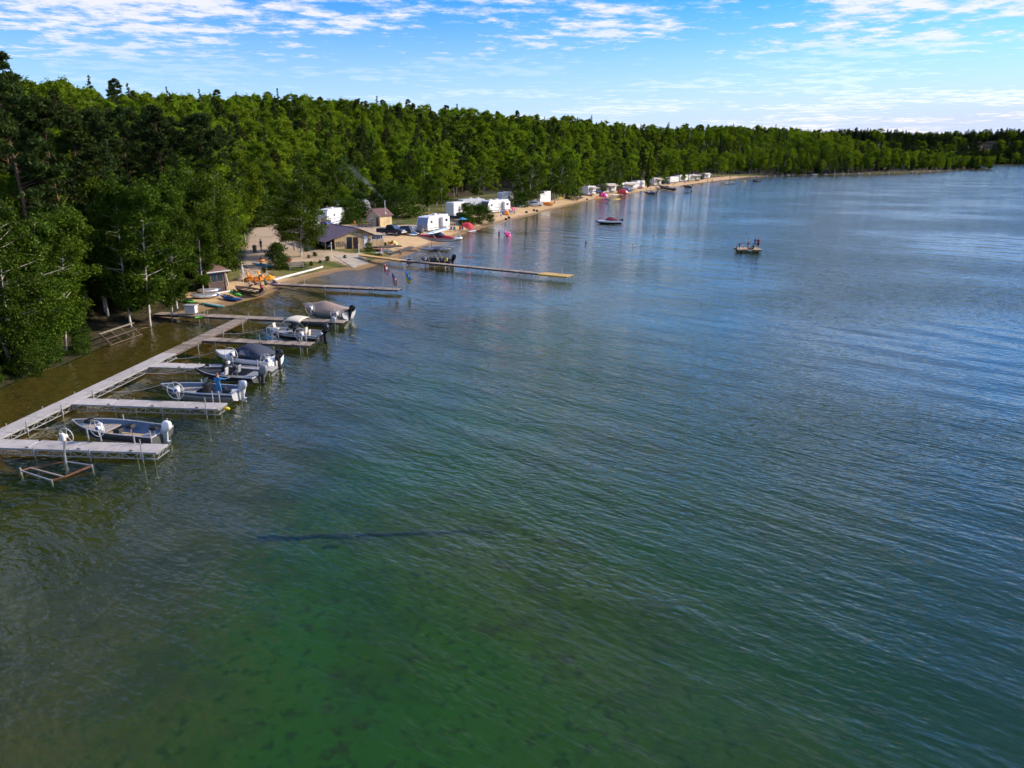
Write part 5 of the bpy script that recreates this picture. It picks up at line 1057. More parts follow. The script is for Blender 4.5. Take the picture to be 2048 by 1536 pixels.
# ================================================================ small craft on the beach
def kayak(label, a, b, w, h, m, kind='kayak', z=0.0, seat_m=BLACK, tilt=0.0, group=None, emblem=None):
    """a, b: its two ends on the ground"""
    rz, L = frame_of(a, b); zc = (max(a.z, 0) + max(b.z, 0)) / 2; t = thing(kind, label, 'canoe' if kind == 'canoe' else ('paddle board' if kind == 'paddle_board' else 'kayak'), (a.x, a.y, max(a.z, 0) + z), rz, group)
    t.rotation_euler = (tilt, -math.atan2(max(b.z, 0) - max(a.z, 0), L), rz); rings = []; n = 12
    for i in range(n + 1):
        u = i / n; k = max(.03, 1 - abs(2 * u - 1) ** 2.4); up = (.35 if kind != 'paddle_board' else .05) * h * abs(2 * u - 1) ** 2.5; x = L * u; ww = w / 2 * k
        rings.append([(x, ww * math.cos(a_), h * .5 + up + h * .5 * math.sin(a_) * (k ** .4) - (.0)) for a_ in [2 * math.pi * q / 10 for q in range(10)]])
    MB().loft(rings).build('hull', m, t, True)
    if kind == 'kayak':
        o = MB(); o.torus((0, 0, 0), .26, .035, 'Z', 18, 6); o.v = [(L * .48 + q[0] * 1.7, q[1] * .9, h + .0 + q[2]) for q in o.v]; o.build('cockpit_rim', BLACK, t); s = MB(); s.ell((L * .48, 0, h - .02), (.40, .2, .03), 12, 5); s.build('cockpit', DKGREY, t); MB().bbox((L * .40, 0, h + .1), (.08, .34, .26), .02).build('seat_back', seat_m, t)
    elif kind == 'canoe':
        MB().box((L / 2, 0, h + .03), (L * .7, .05, .05)).build('keel', m, t)
        for x in (.3, .5, .7): MB().tube([(L * x, w * .49 * math.cos(q), h * .5 + h * .52 * math.sin(q)) for q in [R(-10) + R(200) * k / 10 for k in range(11)]], .02, 4).build('rib_band', LTGREY, t)
        if emblem: MB().ell((L * .90, 0, h * .70), (.30, w * .26, h * .36), 8, 5).build('painted_end', emblem, t)
    else: MB().box((L * .5, 0, h * 1.0), (L * .45, w * .5, .015)).build('deck_pad', LTGREY, t)
    return t
Gz = lambda px, py, dz=0: G(px, py) + Vector((0, 0, dz))
kayak('upturned silver canoe with blue end, upper of two beside the brown hut', Gz(394, 588), Gz(441, 585), .92, .5, ALU, 'canoe', emblem=BLUE)
kayak('upturned silver canoe with blue end, lower of two by the water', Gz(380, 598), Gz(440, 595.5), .92, .5, ALU, 'canoe', emblem=BLUE)
kayak('blue sit-in kayak lying at the water edge', Gz(441, 596), Gz(484, 604), .8, .34, BLUE)
kayak('bright green kayak lying across the blue kayak', Gz(462, 588.5), Gz(483, 600), .78, .32, GREEN, z=.22)
kayak('short green kayak half hidden at the left of the canoes', Gz(366, 604), Gz(391, 607), .75, .3, GREEN)
kayak('pale teal paddle board lying on the sand by the water', Gz(403, 608), Gz(451, 617), .78, .2, TEAL, 'paddle_board')
kayak('long light blue kayak on the grass below the rounded tree', Gz(504, 530), Gz(549, 536), .72, .32, SKYBLUE)
kayak('orange kayak beside the rounded tree on the grass', Gz(518, 524), Gz(530, 522), .75, .34, ORANGE)
kayak('red kayak behind the wooden bench', Gz(561, 526), Gz(585, 522), .75, .34, RED)
kayak('white and pink kayak lying beyond the pedal boats', Gz(540, 566), Gz(562, 573), .8, .3, mat('white_pink', (.75, .5, .6), .4, 0, .3, 2))
def pedal_boat(label, p, rz, m, group, tip=0.0):
    t = thing('pedal_boat', label, 'pedal boat', p, rz, group); t.rotation_euler = (tip, 0, rz)
    for s in (1, -1): MB().loft([[(x, s * .5 + w * math.cos(a), .22 + h * math.sin(a) + dz) for a in [k * math.pi / 4 for k in range(8)]] for x, w, h, dz in ((-1.1, .1, .1, .06), (-.8, .26, .2, 0), (.6, .26, .2, 0), (1.2, .08, .08, .12))]).build('pontoon', m, t, True)
    MB().bbox((0, 0, .42), (1.7, 1.3, .14), .05).build('deck', m, t)
    for s in (1, -1): o = MB().bbox((-.35, s * .32, .62), (.5, .5, .3), .08).build('seat', m, t); MB().bbox((-.62, s * .32, .90), (.16, .48, .6), .06, (0, -.25, 0)).build('backrest', m, o)
    MB().bbox((.55, 0, .56), (.4, .5, .2), .06).build('pedal_box', YELLOW, t)
pedal_boat('orange pedal boat on the sand, left one behind the seated people', Gz(508, 563), R(20), ORANGE, 'pedal boats'); pedal_boat('orange-yellow pedal boat beside the other, nearer the white beam', Gz(530, 561), R(15), mat('orange_yellow', (.8, .36, .02), .4, 0, .08, 4), 'pedal boats')
pedal_boat('ochre pedal boat tipped on its side by the brown-roofed building', Gz(784, 491), R(60), mat('ochre_plastic', (.50, .26, .05), .5, 0, .1, 4), None, R(62))
# row boat with motor on the beach
b9, fn9, L9 = boat('row_boat', 'brown wooden row boat with black outboard pulled up on the sand', 'boat', G(471, 580.5), G(521, 594), 1.6, .62, .22, DARKWOOD, wood('boat_inside', (.30, .19, .12), (.38, .25, .16), 0), PALEWOOD, OLDWOOD)
for k in (.22, .45, .68): MB().box((L9 * k, 0, .40), (.28, 1.25, .05)).build('bench', PALEWOOD, b9)
outboard(b9, L9, .60, BLACKG, BLACK, 0, .7, .95)
# long white beams along the shore
def beam(label, a, b, r, m):
    rz, L = frame_of(a, b); t = thing('shore_log', label, 'log', a + Vector((0, 0, r * .8)), rz); t.rotation_euler = (0, -math.atan2(b.z - a.z, L), rz); n = 14; rr = random.Random(3)
    o = MB().tube([(L * i / n, .07 * math.sin(i * .45), .0) for i in range(n + 1)], [r * (1.1 - .35 * i / n) * rr.uniform(.97, 1.03) for i in range(n + 1)], 9).build('trunk_beam', m, t, True)
    for k in (.2, .5, .8): MB().tube([(L * k, 0, -.4), (L * k + .02, .0, r + .05)], .04, 6).build('stake', STEEL, t)
BLEACH = wood('bleached_wood', (.62, .58, .54), (.74, .70, .66), 0, 12)
beam('long bleached white log along the grassy shore behind the flag dock', Gz(546, 563), Gz(645, 535.5), .17, BLEACH); beam('bleached white log on the sand between the canoes and row boat', Gz(414, 593.5), Gz(468, 582), .14, BLEACH)
# sunken log
def sunken():
    a, b = P(515, 1086, -2.2), P(1008, 1040, -2.2); a.z = hz(a.x, a.y) + .1; b.z = hz(b.x, b.y) + .1; v = b - a; t = thing('sunken_log', 'long dark sunken log lying on the green lake bed', 'log', a); n = 12
    LOGM = mat('waterlogged_wood', (.030, .048, .026), .9, 0, .3, 3)
    MB().tube([tuple(v * i / n + Vector((.12 * math.sin(i * 1.9), .10 * math.sin(i * 2.7), .05))) for i in range(n + 1)], [.11 - .06 * i / n for i in range(n + 1)], 8).build('trunk', LOGM, t, True)
    s = v * .38; MB().ell((s.x - .1, s.y - .8, .1), (.35, .2, .15), 9, 6).build('weedy_stub', LOGM, t)
sunken()
# anchored speedboat
b10, fn10, L10 = boat('speedboat', 'white and black speedboat with dark red cover anchored off the beach', 'boat', P(1191, 440, .9), P(1240, 440.5, .7), 2.2, 1.0, -.2, BLACK, GREY, GREY, WHITE, None)
deck_piece(fn10, L10, .52, .985, 1.0, .05, .02, 10).build('fore_deck', WHITE, b10); MB().loft([[(L10 * t_, .85 * math.cos(a), .9 + h * math.sin(a)) for a in [math.pi * k / 8 for k in range(9)]] for t_, h in ((.12, .25), (.3, .75), (.45, .85), (.6, .25))], False).build('canvas_cover', mat('dark_red_canvas', (.16, .02, .04), .85), b10, True)
for s in (1, -1):
    a = [(L10 * i / 14, s * (fn10[0](i / 14) + .01), fn10[2](i / 14) - .02) for i in range(14)]; b = [(q[0], q[1], q[2] - .3) for q in a]; MB().loft([[p_, q_] for p_, q_ in zip(a, b)], False).build('stripe', WHITE, b10)
outboard(b10, L10, .9, BLACKG, BLACK, 0, .9, 1.5)
# inflatable boat
def inflatable():
    c = P(908, 479, .0); t = thing('inflatable_boat', 'blue and white inflatable boat at the water edge beside the seaplane', 'inflatable', (c.x, c.y, .18), R(8)); m = MB(); n = 24
    m.tube([(1.35 * math.cos(a) * (1.05 if math.cos(a) > 0 else 1), .72 * math.sin(a), .08 * max(0, math.cos(a))) for a in [2 * math.pi * k / n for k in range(n + 1)]], .23, 8).build('tube', WHITE, t, True)
    MB().slab([(1.2 * math.cos(a), .6 * math.sin(a)) for a in [2 * math.pi * k / 16 for k in range(16)]], -.1, -.02).build('floor', SKYBLUE, t)
    m = MB(); m.tube([(1.37 * math.cos(a), .74 * math.sin(a), .15) for a in [2 * math.pi * k / n for k in range(n + 1)]], .12, 6).build('blue_band', SKYBLUE, t, True); MB().bbox((-.1, 0, .12), (.3, 1.2, .2), .06).build('seat', SKYBLUE, t); MB().bbox((1.0, .1, .45), (.5, .5, .4), .15).build('head_rest', TEAL, t)
inflatable()
# tyre on the long dock
tq = ray_plane(819.5, 526.5, P(819, 524, .4), (0, 1, 0)); tag(MB().torus((0, 0, 0), .34, .1, 'Y', 20, 8).build('tyre', BLACK, None, True), 'black tyre fender hung on the side of the long dock', 'tyre').location = (tq.x, tq.y - .45, .5)

# ================================================================ beach and camp furniture
def bench():
    p = G(578, 541); t = thing('bench', 'grey wooden bench with slatted back on the grass facing the lake', 'bench', p, R(28)); L = 2.2
    for k in range(3): MB().box((L / 2, .16 * k, .45), (L, .14, .045)).build('seat_slat', OLDWOOD, t)
    for k in range(3): MB().box((L / 2, .46 + .05 * k, .62 + .17 * k), (L, .04, .13), (-.25, 0, 0)).build('back_slat', OLDWOOD, t)
    for x in (.15, L - .15):
        MB().box((x, 0.0, .21), (.1, .1, .44)).build('leg', OLDWOOD, t); MB().bar((x, .35, .0), (x, .62, 1.05), .09).build('leg', OLDWOOD, t); MB().box((x, .18, .36), (.08, .5, .1)).build('crossbar', OLDWOOD, t)
bench()
def picnic(label, p, rz, m):
    t = thing('picnic_table', label, 'picnic table', p, rz, 'picnic tables'); L = 1.8
    for k in range(4): MB().box((0, -.27 + .18 * k, .74), (L, .16, .04)).build('top_plank', m, t)
    for s in (1, -1): MB().box((0, s * .70, .44), (L, .26, .04)).build('seat_plank', m, t)
    for x in (-.6, .6):
        for s in (1, -1): MB().bar((x, s * .75, 0), (x, s * .2, .72), .08).build('leg', m, t)
        MB().box((x, 0, .40), (.06, 1.5, .09)).build('crossbar', m, t)
picnic('teal picnic table on the beach beside the large white caravan', G(1024, 428), R(20), TEAL); picnic('grey picnic table right of the tan hut', G(803, 449), R(20), OLDWOOD); picnic('blue picnic table behind the beach sunshade', G(922, 447), R(10), BLUE)
def chair(label, p, rz, m, group='beach chairs'):
    t = thing('beach_chair', label, 'chair', p, rz, group); MB().bbox((0, 0, .40), (.5, .5, .05), .02).build('seat', m, t); MB().bbox((0, -.28, .72), (.5, .05, .62), .02, (.22, 0, 0)).build('backrest', m, t)
    for x in (-.23, .23):
        MB().bar((x, .25, 0), (x, -.2, .45), .03).build('leg', STEEL, t); MB().bar((x, -.25, 0), (x, .2, .42), .03).build('leg', STEEL, t); MB().box((x, 0, .6), (.05, .5, .03)).build('armrest', STEEL, t)
chair('blue folding chair on the sand right of the white travel trailer', G(909, 464), R(200), SKYBLUE); chair('red folding chair beside the blue one near the travel trailer', G(920, 463), R(170), RED); chair('purple folding chair left of the blue one near the travel trailer', G(901, 463.5), R(150), mat('purple_cloth2', (.14, .10, .3), .9))
def lounger(label, p, rz, m):
    t = thing('lounge_chair', label, 'lounge chair', p, rz, 'lounge chairs on the sand')
    for k in range(5): MB().box((-.3 + .24 * k, 0, .34), (.2, .58, .03)).build('seat_strap', m, t)
    for k in range(3): MB().box((-.50 - .10 * k, 0, .44 + .18 * k), (.035, .58, .17), (0, -.5, 0)).build('back_strap', m, t)
    for s in (1, -1): MB().box((.2, s * .31, .33), (1.3, .04, .04)).build('side_rail', WHITE, t)
    for x in (-.3, .75):
        for s in (1, -1): MB().bar((x, s * .3, 0), (x, s * .3, .33), .04).build('leg', WHITE, t)
lounger('white lounge chair with blue straps next to the gangway', G(757, 509), R(15), mat('white_blue_strap', (.5, .6, .72), .6)); lounger('light blue reclined lounge chair behind the white one', G(772, 505), R(10), SKYBLUE)
def parasol(label, p, m, r=1.3, h=2.1, closed=False, lean=0.0, grp='sunshades'):
    t = thing('sunshade', label, 'sunshade', p, 0, grp); t.rotation_euler = (lean, lean * .6, 0); MB().tube([(0, 0, -.1), (0, 0, h)], .025, 6).build('pole', WHITE, t)
    if closed: MB().tube([(0, 0, h - 1.5), (0, 0, h - .9), (0, 0, h)], [.10, .16, .03], 8).build('folded_canopy', m, t)
    else:
        n = 8; mb = MB(); vs = [(0, 0, h + .05)] + [(r * math.cos(2 * math.pi * k / n), r * math.sin(2 * math.pi * k / n), h - .42) for k in range(n)]; mb.add(vs, [(0, 1 + k, 1 + (k + 1) % n) for k in range(n)]); o = mb.build('canopy', m, t); o.modifiers.new('thick', 'SOLIDIFY').thickness = .015
        for k in range(n): MB().tube([(0, 0, h), tuple(Vector(vs[1 + k]) * .98)], .01, 4).build('rib', STEEL, o)
parasol('red sunshade tilted over the beach chairs', G(934, 461), RED, 1.25, 1.7, False, .5); parasol('closed white sunshade standing behind the seated group', G(488, 572), WHITED, 1, 3.0, True); parasol('blue sunshade over gear beside the narrow bush', G(925, 452), SKYBLUE, 1.1, 1.9)
def tripod_post(label, p, h, m):
    t = thing('post', label, 'post', p, 0); MB().tube([(0, 0, -.2), (.02, 0, h)], .06, 8).build('shaft', m, t); MB().bbox((.02, 0, h + .06), (.2, .14, .16), .03).build('cap', m, t)
tripod_post('white post at the left edge of the boat ramp', G(664, 515), 2.1, WHITE); tripod_post('white post at the head of the yellow gangway', G(718, 508), 1.4, WHITE)
# box and tub on the cross dock
dp = P(384, 628.5, DZ); t = thing('fish_box', 'white box-shaped cleaning stand on the shore end of the cross dock', 'box', (dp.x, dp.y, DZ), R(-8))
MB().bbox((0, 0, .52), (1.1, .62, .72), .04).build('cabinet', WHITED, t); MB().bbox((0, 0, .92), (1.25, .75, .07), .02).build('lid', LTGREY, t)
for x in (-.45, .45):
    for y in (-.22, .22): MB().box((x, y, .08), (.07, .07, .16)).build('leg', STEEL, t)
dp = P(397.6, 634, DZ + .1); t = thing('wash_tub', 'bright green tub on a post at the edge of the cross dock', 'tub', (dp.x, dp.y, 0)); MB().loft([[(r * math.cos(a), r * math.sin(a), z) for a in [k * math.pi / 6 for k in range(12)]] for z, r in ((.52, .22), (.62, .34), (.66, .36), (.62, .31), (.55, .2))]).build('bowl', GREEN, t); MB().tube([(0, 0, -1.0), (0, 0, 1.55)], .03, 6).build('post', STEEL, t)
p = G(510, 505); t = thing('waste_bin', 'dark tall waste bin at the edge of the gravel path', 'bin', p); MB().tube([(0, 0, 0), (0, 0, .95)], [.27, .31], 12).build('barrel', DKGREY, t); MB().tube([(0, 0, .96), (0, 0, 1.15)], [.33, .18], 12).build('lid', BLACK, t)
# bicycle behind the seated group
def bicycle():
    p = G(497, 549); t = thing('bicycle', 'red bicycle leaning near the brown hut', 'bicycle', p, R(15)); t.rotation_euler = (.15, 0, R(15))
    for x in (-.52, .52): o = MB().torus((x, 0, .34), .32, .02, 'Y', 22, 5).build('wheel', BLACK, t); s = MB(); [s.bar((x, 0, .34), (x + .3 * math.cos(k), 0, .34 + .3 * math.sin(k)), .006) for k in (0, .79, 1.57, 2.36, 3.14, 3.93, 4.71, 5.5)]; s.build('spokes', STEEL, o)
    f = MB(); [f.tube([a, b], .018, 5) for a, b in (((-.52, 0, .34), (-.15, 0, .78)), ((-.52, 0, .34), (-.05, 0, .32)), ((-.05, 0, .32), (-.18, 0, .86)), ((-.05, 0, .32), (.36, 0, .80)), ((-.15, 0, .76), (.36, 0, .80)), ((.52, 0, .34), (.34, 0, .95)))]; f.build('frame', RED, t)
    MB().bbox((-.19, 0, .90), (.26, .15, .06), .02).build('saddle', BLACK, t); MB().tube([(.3, -.28, 1.0), (.34, 0, .96), (.3, .28, 1.0)], .014, 5).build('handlebar', STEEL, t)
bicycle()
# fire pits / stumps on the sand
for i, (px, py, lab) in enumerate([(1012, 440, 'dark stump on the sand, nearest the wide beach bush'), (1018, 437, 'dark stump beside the nearest one on the sand'), (1053, 426, 'dark fire pit in front of the birch clump'), (1068, 422, 'dark stump beyond the fire pit on the sand'), (1074, 423, 'low dark stump nearest the small trailer with orange kayaks'), (1174, 400, 'dark stump on the sand below the small open caravan')]):
    t = thing('fire_pit', lab, 'fire pit', G(px, py), 0, 'dark stumps and pits on the sand'); MB().tube([(0, 0, -.1), (0, 0, .25), (0, 0, .5)], [.30, .36, .33], 10).build('ring', BLACK, t); MB().tube([(0, 0, .40), (0, 0, .52)], [.25, .24], 10).build('ash', DKGREY, t)
# tents, floats
def tent(label, p, rz, m, w=2.0, L=2.4, h=1.4, group='tents and canopies on the beach'):
    t = thing('tent', label, 'tent', p, rz, group); n = 8
    MB().loft([[(x, w / 2 * k * math.cos(a), h * k2 * math.sin(a)) for a in [math.pi * q / n for q in range(n + 1)]] for x, k, k2 in ((-L / 2, .75, .55), (-L / 4, 1, .95), (L / 4, 1, 1), (L / 2, .75, .6))], True).build('fly', m, t); MB().tube([(-L / 2 - .1, 0, 0), (-L / 4, 0, h), (L / 4, 0, h + .03), (L / 2 + .1, 0, 0)], .02, 5).build('pole', STEEL, t); MB().sheet([(L / 2 + .01, -.3, .02), (L / 2 + .01, .3, .02), (L / 2 + .01, .1, .7), (L / 2 + .01, -.1, .7)], .01).build('door_flap', DKGREY, t)
tent('grey-blue domed tent in front of the birch clump', G(1039, 413), R(30), SILVER, 2.2, 2.2, 1.7); tent('small orange tent beside the teal picnic table', G(1012, 430), R(10), ORANGE, 1.4, 1.8, .9); tent('red tent in front of the caravan with the blue table', G(1245, 388), R(10), RED, 3, 4, 2.0); tent('low orange tent at the foot of the small trailer', G(1091, 410.5), R(0), ORANGE, 1.6, 4.5, 1.0); tent('pink canopy among gear on the far beach', G(1206, 394), R(20), PINK, 2.4, 3, 1.6)
kayak('striped beach float lying on the sand near the sunshade', Gz(936, 465), Gz(953, 462), .9, .25, mat('striped_float', (.6, .45, .6), .5, 0, .4, 1.5), 'paddle_board')
t = thing('swim_float', 'round pink float leaning beside the large white caravan', 'float', G(1022, 424), 0); MB().torus((0, 0, .65), .5, .18, 'Y', 18, 8).build('ring', PINK, t, True); MB().ell((.0, 0, 1.3), (.14, .1, .2), 8, 6).build('head', PINK, t, True)
# far boats and beach craft
def small_boat(label, q1, q2, hull_m, w, h, zk, group, cover=None, motor=BLACKG, name='beached_boat'):
    bt, fn, L = boat(name, label, 'boat', q1, q2, w, h, zk, hull_m, GREY, GREY, LTGREY, group)
    if cover: deck_piece(fn, L, .45, .985, fn[2](.5) + .06, .05, .02, 8).build('fore_deck', cover, bt)
    else: MB().box((L * .4, 0, h * .6), (.4, w * .8, .08)).build('bench', LTGREY, bt)
    MB().bbox((L * .4, 0, h + .1), (.5, w * .5, .5), .06).build('console', DKGREY, bt); outboard(bt, L, h * .9, motor, BLACK, 0, .3, 1.4)
small_boat('black boat drawn up with its stern in the water on the far beach', G(1316, 374), P(1348, 380, .5), BLACK, 2.3, 1.3, .1, 'boats on the far beach')
small_boat('dark blue boat at the water edge below the caravan with the red tent', P(1288, 386, .5), P(1313, 387, .5), BLUEGREY, 2.2, 1.1, .0, 'boats on the far beach', WHITE)
small_boat('dark boat moored at the edge below the far motorhome', P(1366, 373, .5), P(1383, 373.3, .5), DKGREY, 2.3, 1.2, -.1, 'boats on the far beach', GREY)
small_boat('white boat with a blue side resting off the far beach', P(1442, 366.5, .5), P(1469, 366, .5), WHITE, 2.5, 1.6, -.2, 'boats on the far beach', WHITE)
small_boat('dark boat near the wooded point past the far beach', P(1504, 362, .5), P(1520, 361.5, .5), DKGREY, 2.3, 1.3, -.2, 'boats on the far beach', GREY)
small_boat('small white jet boat floating just off the far beach', P(1366, 384, .4), P(1381, 384.5, .4), WHITE, 1.5, .9, -.15, 'boats on the far beach', SKYBLUE)
kayak('blue kayak at the water edge in the middle of the beach', P(1209, 400, .05), P(1220, 401.5, .05), .95, .4, BLUE, group='kayaks along the beach'); kayak('long yellow kayak at the water edge beside the blue one', P(1222, 400.5, .05), P(1241, 399.5, .05), .95, .4, YELLOW, group='kayaks along the beach'); kayak('orange kayak before the caravans on the middle beach', Gz(1190, 397), Gz(1199, 395), .9, .4, ORANGE, group='kayaks along the beach')
kayak('white kayak on the sand left of the red tent', Gz(1216, 391), Gz(1236, 391), .95, .4, WHITED, group='kayaks along the beach'); kayak('yellow float off the far beach beside the white boat', P(1445, 368.5, .05), P(1456, 368.5, .05), 1.2, .5, YELLOW, 'paddle_board', group='kayaks along the beach'); kayak('yellow-green float near the end of the far beach', P(1483, 364, .05), P(1492, 364, .05), 1.4, .6, YELLOW, 'paddle_board', group='kayaks along the beach')
fp = [(1153, 402, 'stand', 'purple', 'person in purple standing on the middle beach'), (1200, 396, 'stand', 'red', 'person in red beside the pink canopy'), (1207, 397, 'walk', 'pink', 'person in pink walking before the pink canopy'), (1241, 398, 'stand', 'black', 'person standing by the yellow kayak'), (1249, 393, 'stand', 'red', 'person in red at the water edge below the red tent'), (1300, 381, 'stand', 'white', 'person in white on the far beach right of the red tent'),
      (1372, 383, 'stand', 'red', 'person standing in the small white jet boat'), (1415, 365, 'stand', 'red', 'person in red below the farthest caravan'), (1424, 364, 'walk', 'pink', 'person in pink walking on the far beach'), (1440, 361, 'stand', 'red', 'person in red near the end of the far beach'), (1460, 358.5, 'stand', 'navy', 'person in navy near the end of the far beach'), (1478, 357, 'stand', 'red', 'person in red at the very end of the beach'), (905, 462, 'chair', 'navy', None)]
for px, py, ps, tp, lab in fp:
    if lab is None: continue
    p = G(px, py); p.z = max(p.z, -.5); person(lab, ps, p, R(px % 7 * 50), TANSKIN, tp, 'navy', HAIRD, 1.05, group='people on the beach')
person('person in teal sitting in the blue folding chair', 'chair', G(909, 464) , R(200), SKYBLUE and SKIN, 'teal', 'navy', HAIRB, 1.0); person('person in a red top standing beside the travel trailer', 'stand', G(925, 464.5), R(160), TANSKIN, 'red', 'navy', HAIRD, 1.0); person('person in grey standing at the nose of the travel trailer', 'stand', G(846, 468), R(120), SKIN, 'grey', 'white', HAIRD, 1.0)
# coolers, towels and more chairs scattered on the sand
def cooler(label, p, rz, m):
    t = thing('cooler_box', label, 'cooler', p, rz, 'coolers on the beach'); MB().bbox((0, 0, .2), (.65, .4, .38), .03).build('box', m, t); MB().bbox((0, 0, .43), (.68, .43, .09), .02).build('lid', WHITE, t); MB().tube([(-.3, .24, .36), (0, .27, .40), (.3, .24, .36)], .015, 5).build('handle', LTGREY, t)
def towel(label, p, rz, m):
    t = thing('beach_towel', label, 'towel', p, rz, 'towels on the beach'); w = MB(); n = 8; w.loft([[(x * 1.9 / n - .95, -.45, .03 + .015 * math.sin(x * 2.1)), (x * 1.9 / n - .95, .45, .03 + .015 * math.cos(x * 1.7)), (x * 1.9 / n - .95, .45, .0), (x * 1.9 / n - .95, -.45, .0)] for x in range(n + 1)]); w.build('cloth', m, t)
    for k in (-.5, .2): MB().box((k, 0, .052), (.16, .9, .012)).build('stripe', WHITE, t)
spots = [(884, 470, 'cooler', BLUE, 'blue cooler on the sand before the travel trailer'), (941, 459, 'cooler', RED, 'red cooler by the tilted red sunshade'), (1002, 433, 'cooler', WHITED, 'white cooler before the large white caravan'), (1100, 411, 'cooler', BLUE, 'blue cooler before the small trailer'), (1199, 393, 'cooler', RED, 'red cooler by the pink canopy'), (1282, 384, 'cooler', BLUE, 'blue cooler right of the red tent'), (1347, 370, 'cooler', GREEN, 'green cooler below the far motorhome'),
         (955, 459, 'towel', RED, 'red towel near the striped float'), (980, 446, 'towel', SKYBLUE, 'blue towel on the sand before the wide bush'), (1037, 430, 'towel', PINK, 'pink towel on the sand near the fire pit'), (1130, 407, 'towel', YELLOW, 'yellow towel on the middle beach'), (1168, 399, 'towel', PINK, 'pink towel by the farthest dark stump'), (1268, 387, 'towel', TEAL, 'teal towel below the red tent'), (1362, 370, 'towel', RED, 'red towel on the far beach'),
         (871, 470, 'chair', TEAL, 'teal chair before the nose of the travel trailer'), (1006, 432, 'chair', BLUE, 'blue chair beside the small orange tent'), (1030, 423, 'chair', PINK, 'pink chair by the pink ring float'), (1108, 408, 'chair', RED, 'red chair right of the low orange tent'), (1160, 398, 'chair', BLUE, 'blue chair by the person in purple'), (1183, 395, 'chair', RED, 'red chair before the small open caravan'), (1224, 390, 'chair', TEAL, 'teal chair before the dark awning'), (1262, 386, 'chair', BLUE, 'blue chair right of the red tent'), (1292, 381, 'chair', YELLOW, 'yellow chair before the second white caravan'), (1350, 369, 'chair', RED, 'red chair before the far motorhome'), (1370, 367, 'chair', BLUE, 'blue chair between two far caravans'), (1395, 365, 'chair', RED, 'red chair before the long far caravan')]
for px, py, kd, m_, lab in spots:
    p = G(px, py)
    if kd == 'cooler': cooler(lab, p, R(px % 90), m_)
    elif kd == 'towel': towel(lab, p, R(px % 120), m_)
    else: chair(lab, p, R(px % 180 + 90), m_)
for px, py, m_, lab in [(1120, 408, YELLOW, 'yellow sunshade on the middle beach before the birches'), (1192, 393, BLUE, 'blue sunshade beside the small open caravan'), (1278, 383, RED, 'red sunshade before the second white caravan'), (1384, 365, GREEN, 'green sunshade before the long far caravan'), (1432, 361, PINK, 'pink sunshade past the farthest caravan')]: parasol(lab, G(px, py), m_, 1.4, 2.2)
# boulders along the wooded point
STONE = mat('lake_stone', (.30, .28, .26), .9, 0, .2, 2, .02)
for i in range(26):
    u = i / 25; px = 1515 + 380 * u + random.uniform(-6, 6); py = np.interp(px, [q[0] for q in SHORE_PX[-7:]], [q[1] for q in SHORE_PX[-7:]]) + .2; p = P(px, py, 0); s = random.uniform(.6, 1.5)
    m = MB().ell((0, 0, 0), (s * 1.3, s, s * .7), 8, 5); m.v = [tuple(c * random.uniform(.85, 1.12) for c in q) for q in m.v]; tag(m.build('boulder', STONE), 'grey boulder at the foot of the wooded point', 'boulder', 'boulders along the wooded point').location = (p.x, p.y, .1)

# chimney smoke: a leaning plume that thins out towards its edge and top
def smoke():
    L, r0, k = 12.5, .10, .125; n = 9; rings = [[((r0 + k * L * i / n) * math.cos(a), (r0 + k * L * i / n) * math.sin(a), L * i / n) for a in [q * math.pi / 6 for q in range(12)]] for i in range(n + 1)]
    m = bpy.data.materials.new('smoke'); m.use_nodes = True; t = NT(m.node_tree); t.n.remove(t.n['Principled BSDF']); v = t.node('ShaderNodeVolumePrincipled'); t.put(v.inputs['Color'], (.75, .82, .95))
    co = t.node('ShaderNodeTexCoord').outputs['Object']; sp = t.node('ShaderNodeSeparateXYZ'); t.put(sp.inputs[0], co); x, y, z = sp.outputs
    rad = t.math('DIVIDE', t.math('SQRT', t.math('ADD', t.math('MULTIPLY', x, x), t.math('MULTIPLY', y, y))), t.math('ADD', t.math('MULTIPLY', z, k), r0))
    fall = t.math('MULTIPLY', t.ramp(rad, 1.0, .15), t.ramp(z, L, L * .25)); puff = t.ramp(t.noise(t.mapping(co, (1, 1, .6)), 1.1, 3, .6), .36, .66)
    t.put(v.inputs['Density'], t.math('MULTIPLY', t.math('MULTIPLY', fall, puff), t.math('DIVIDE', .95, t.math('ADD', t.math('MULTIPLY', z, .35), .7)))); t.l.new(v.outputs[0], t.n['Material Output'].inputs['Volume'])
    o = MB().loft(rings).build('chimney_smoke', m, None, True, kind='stuff'); o.location = SMOKE_AT; o.rotation_euler = (0, R(-46), R(-8))
smoke()
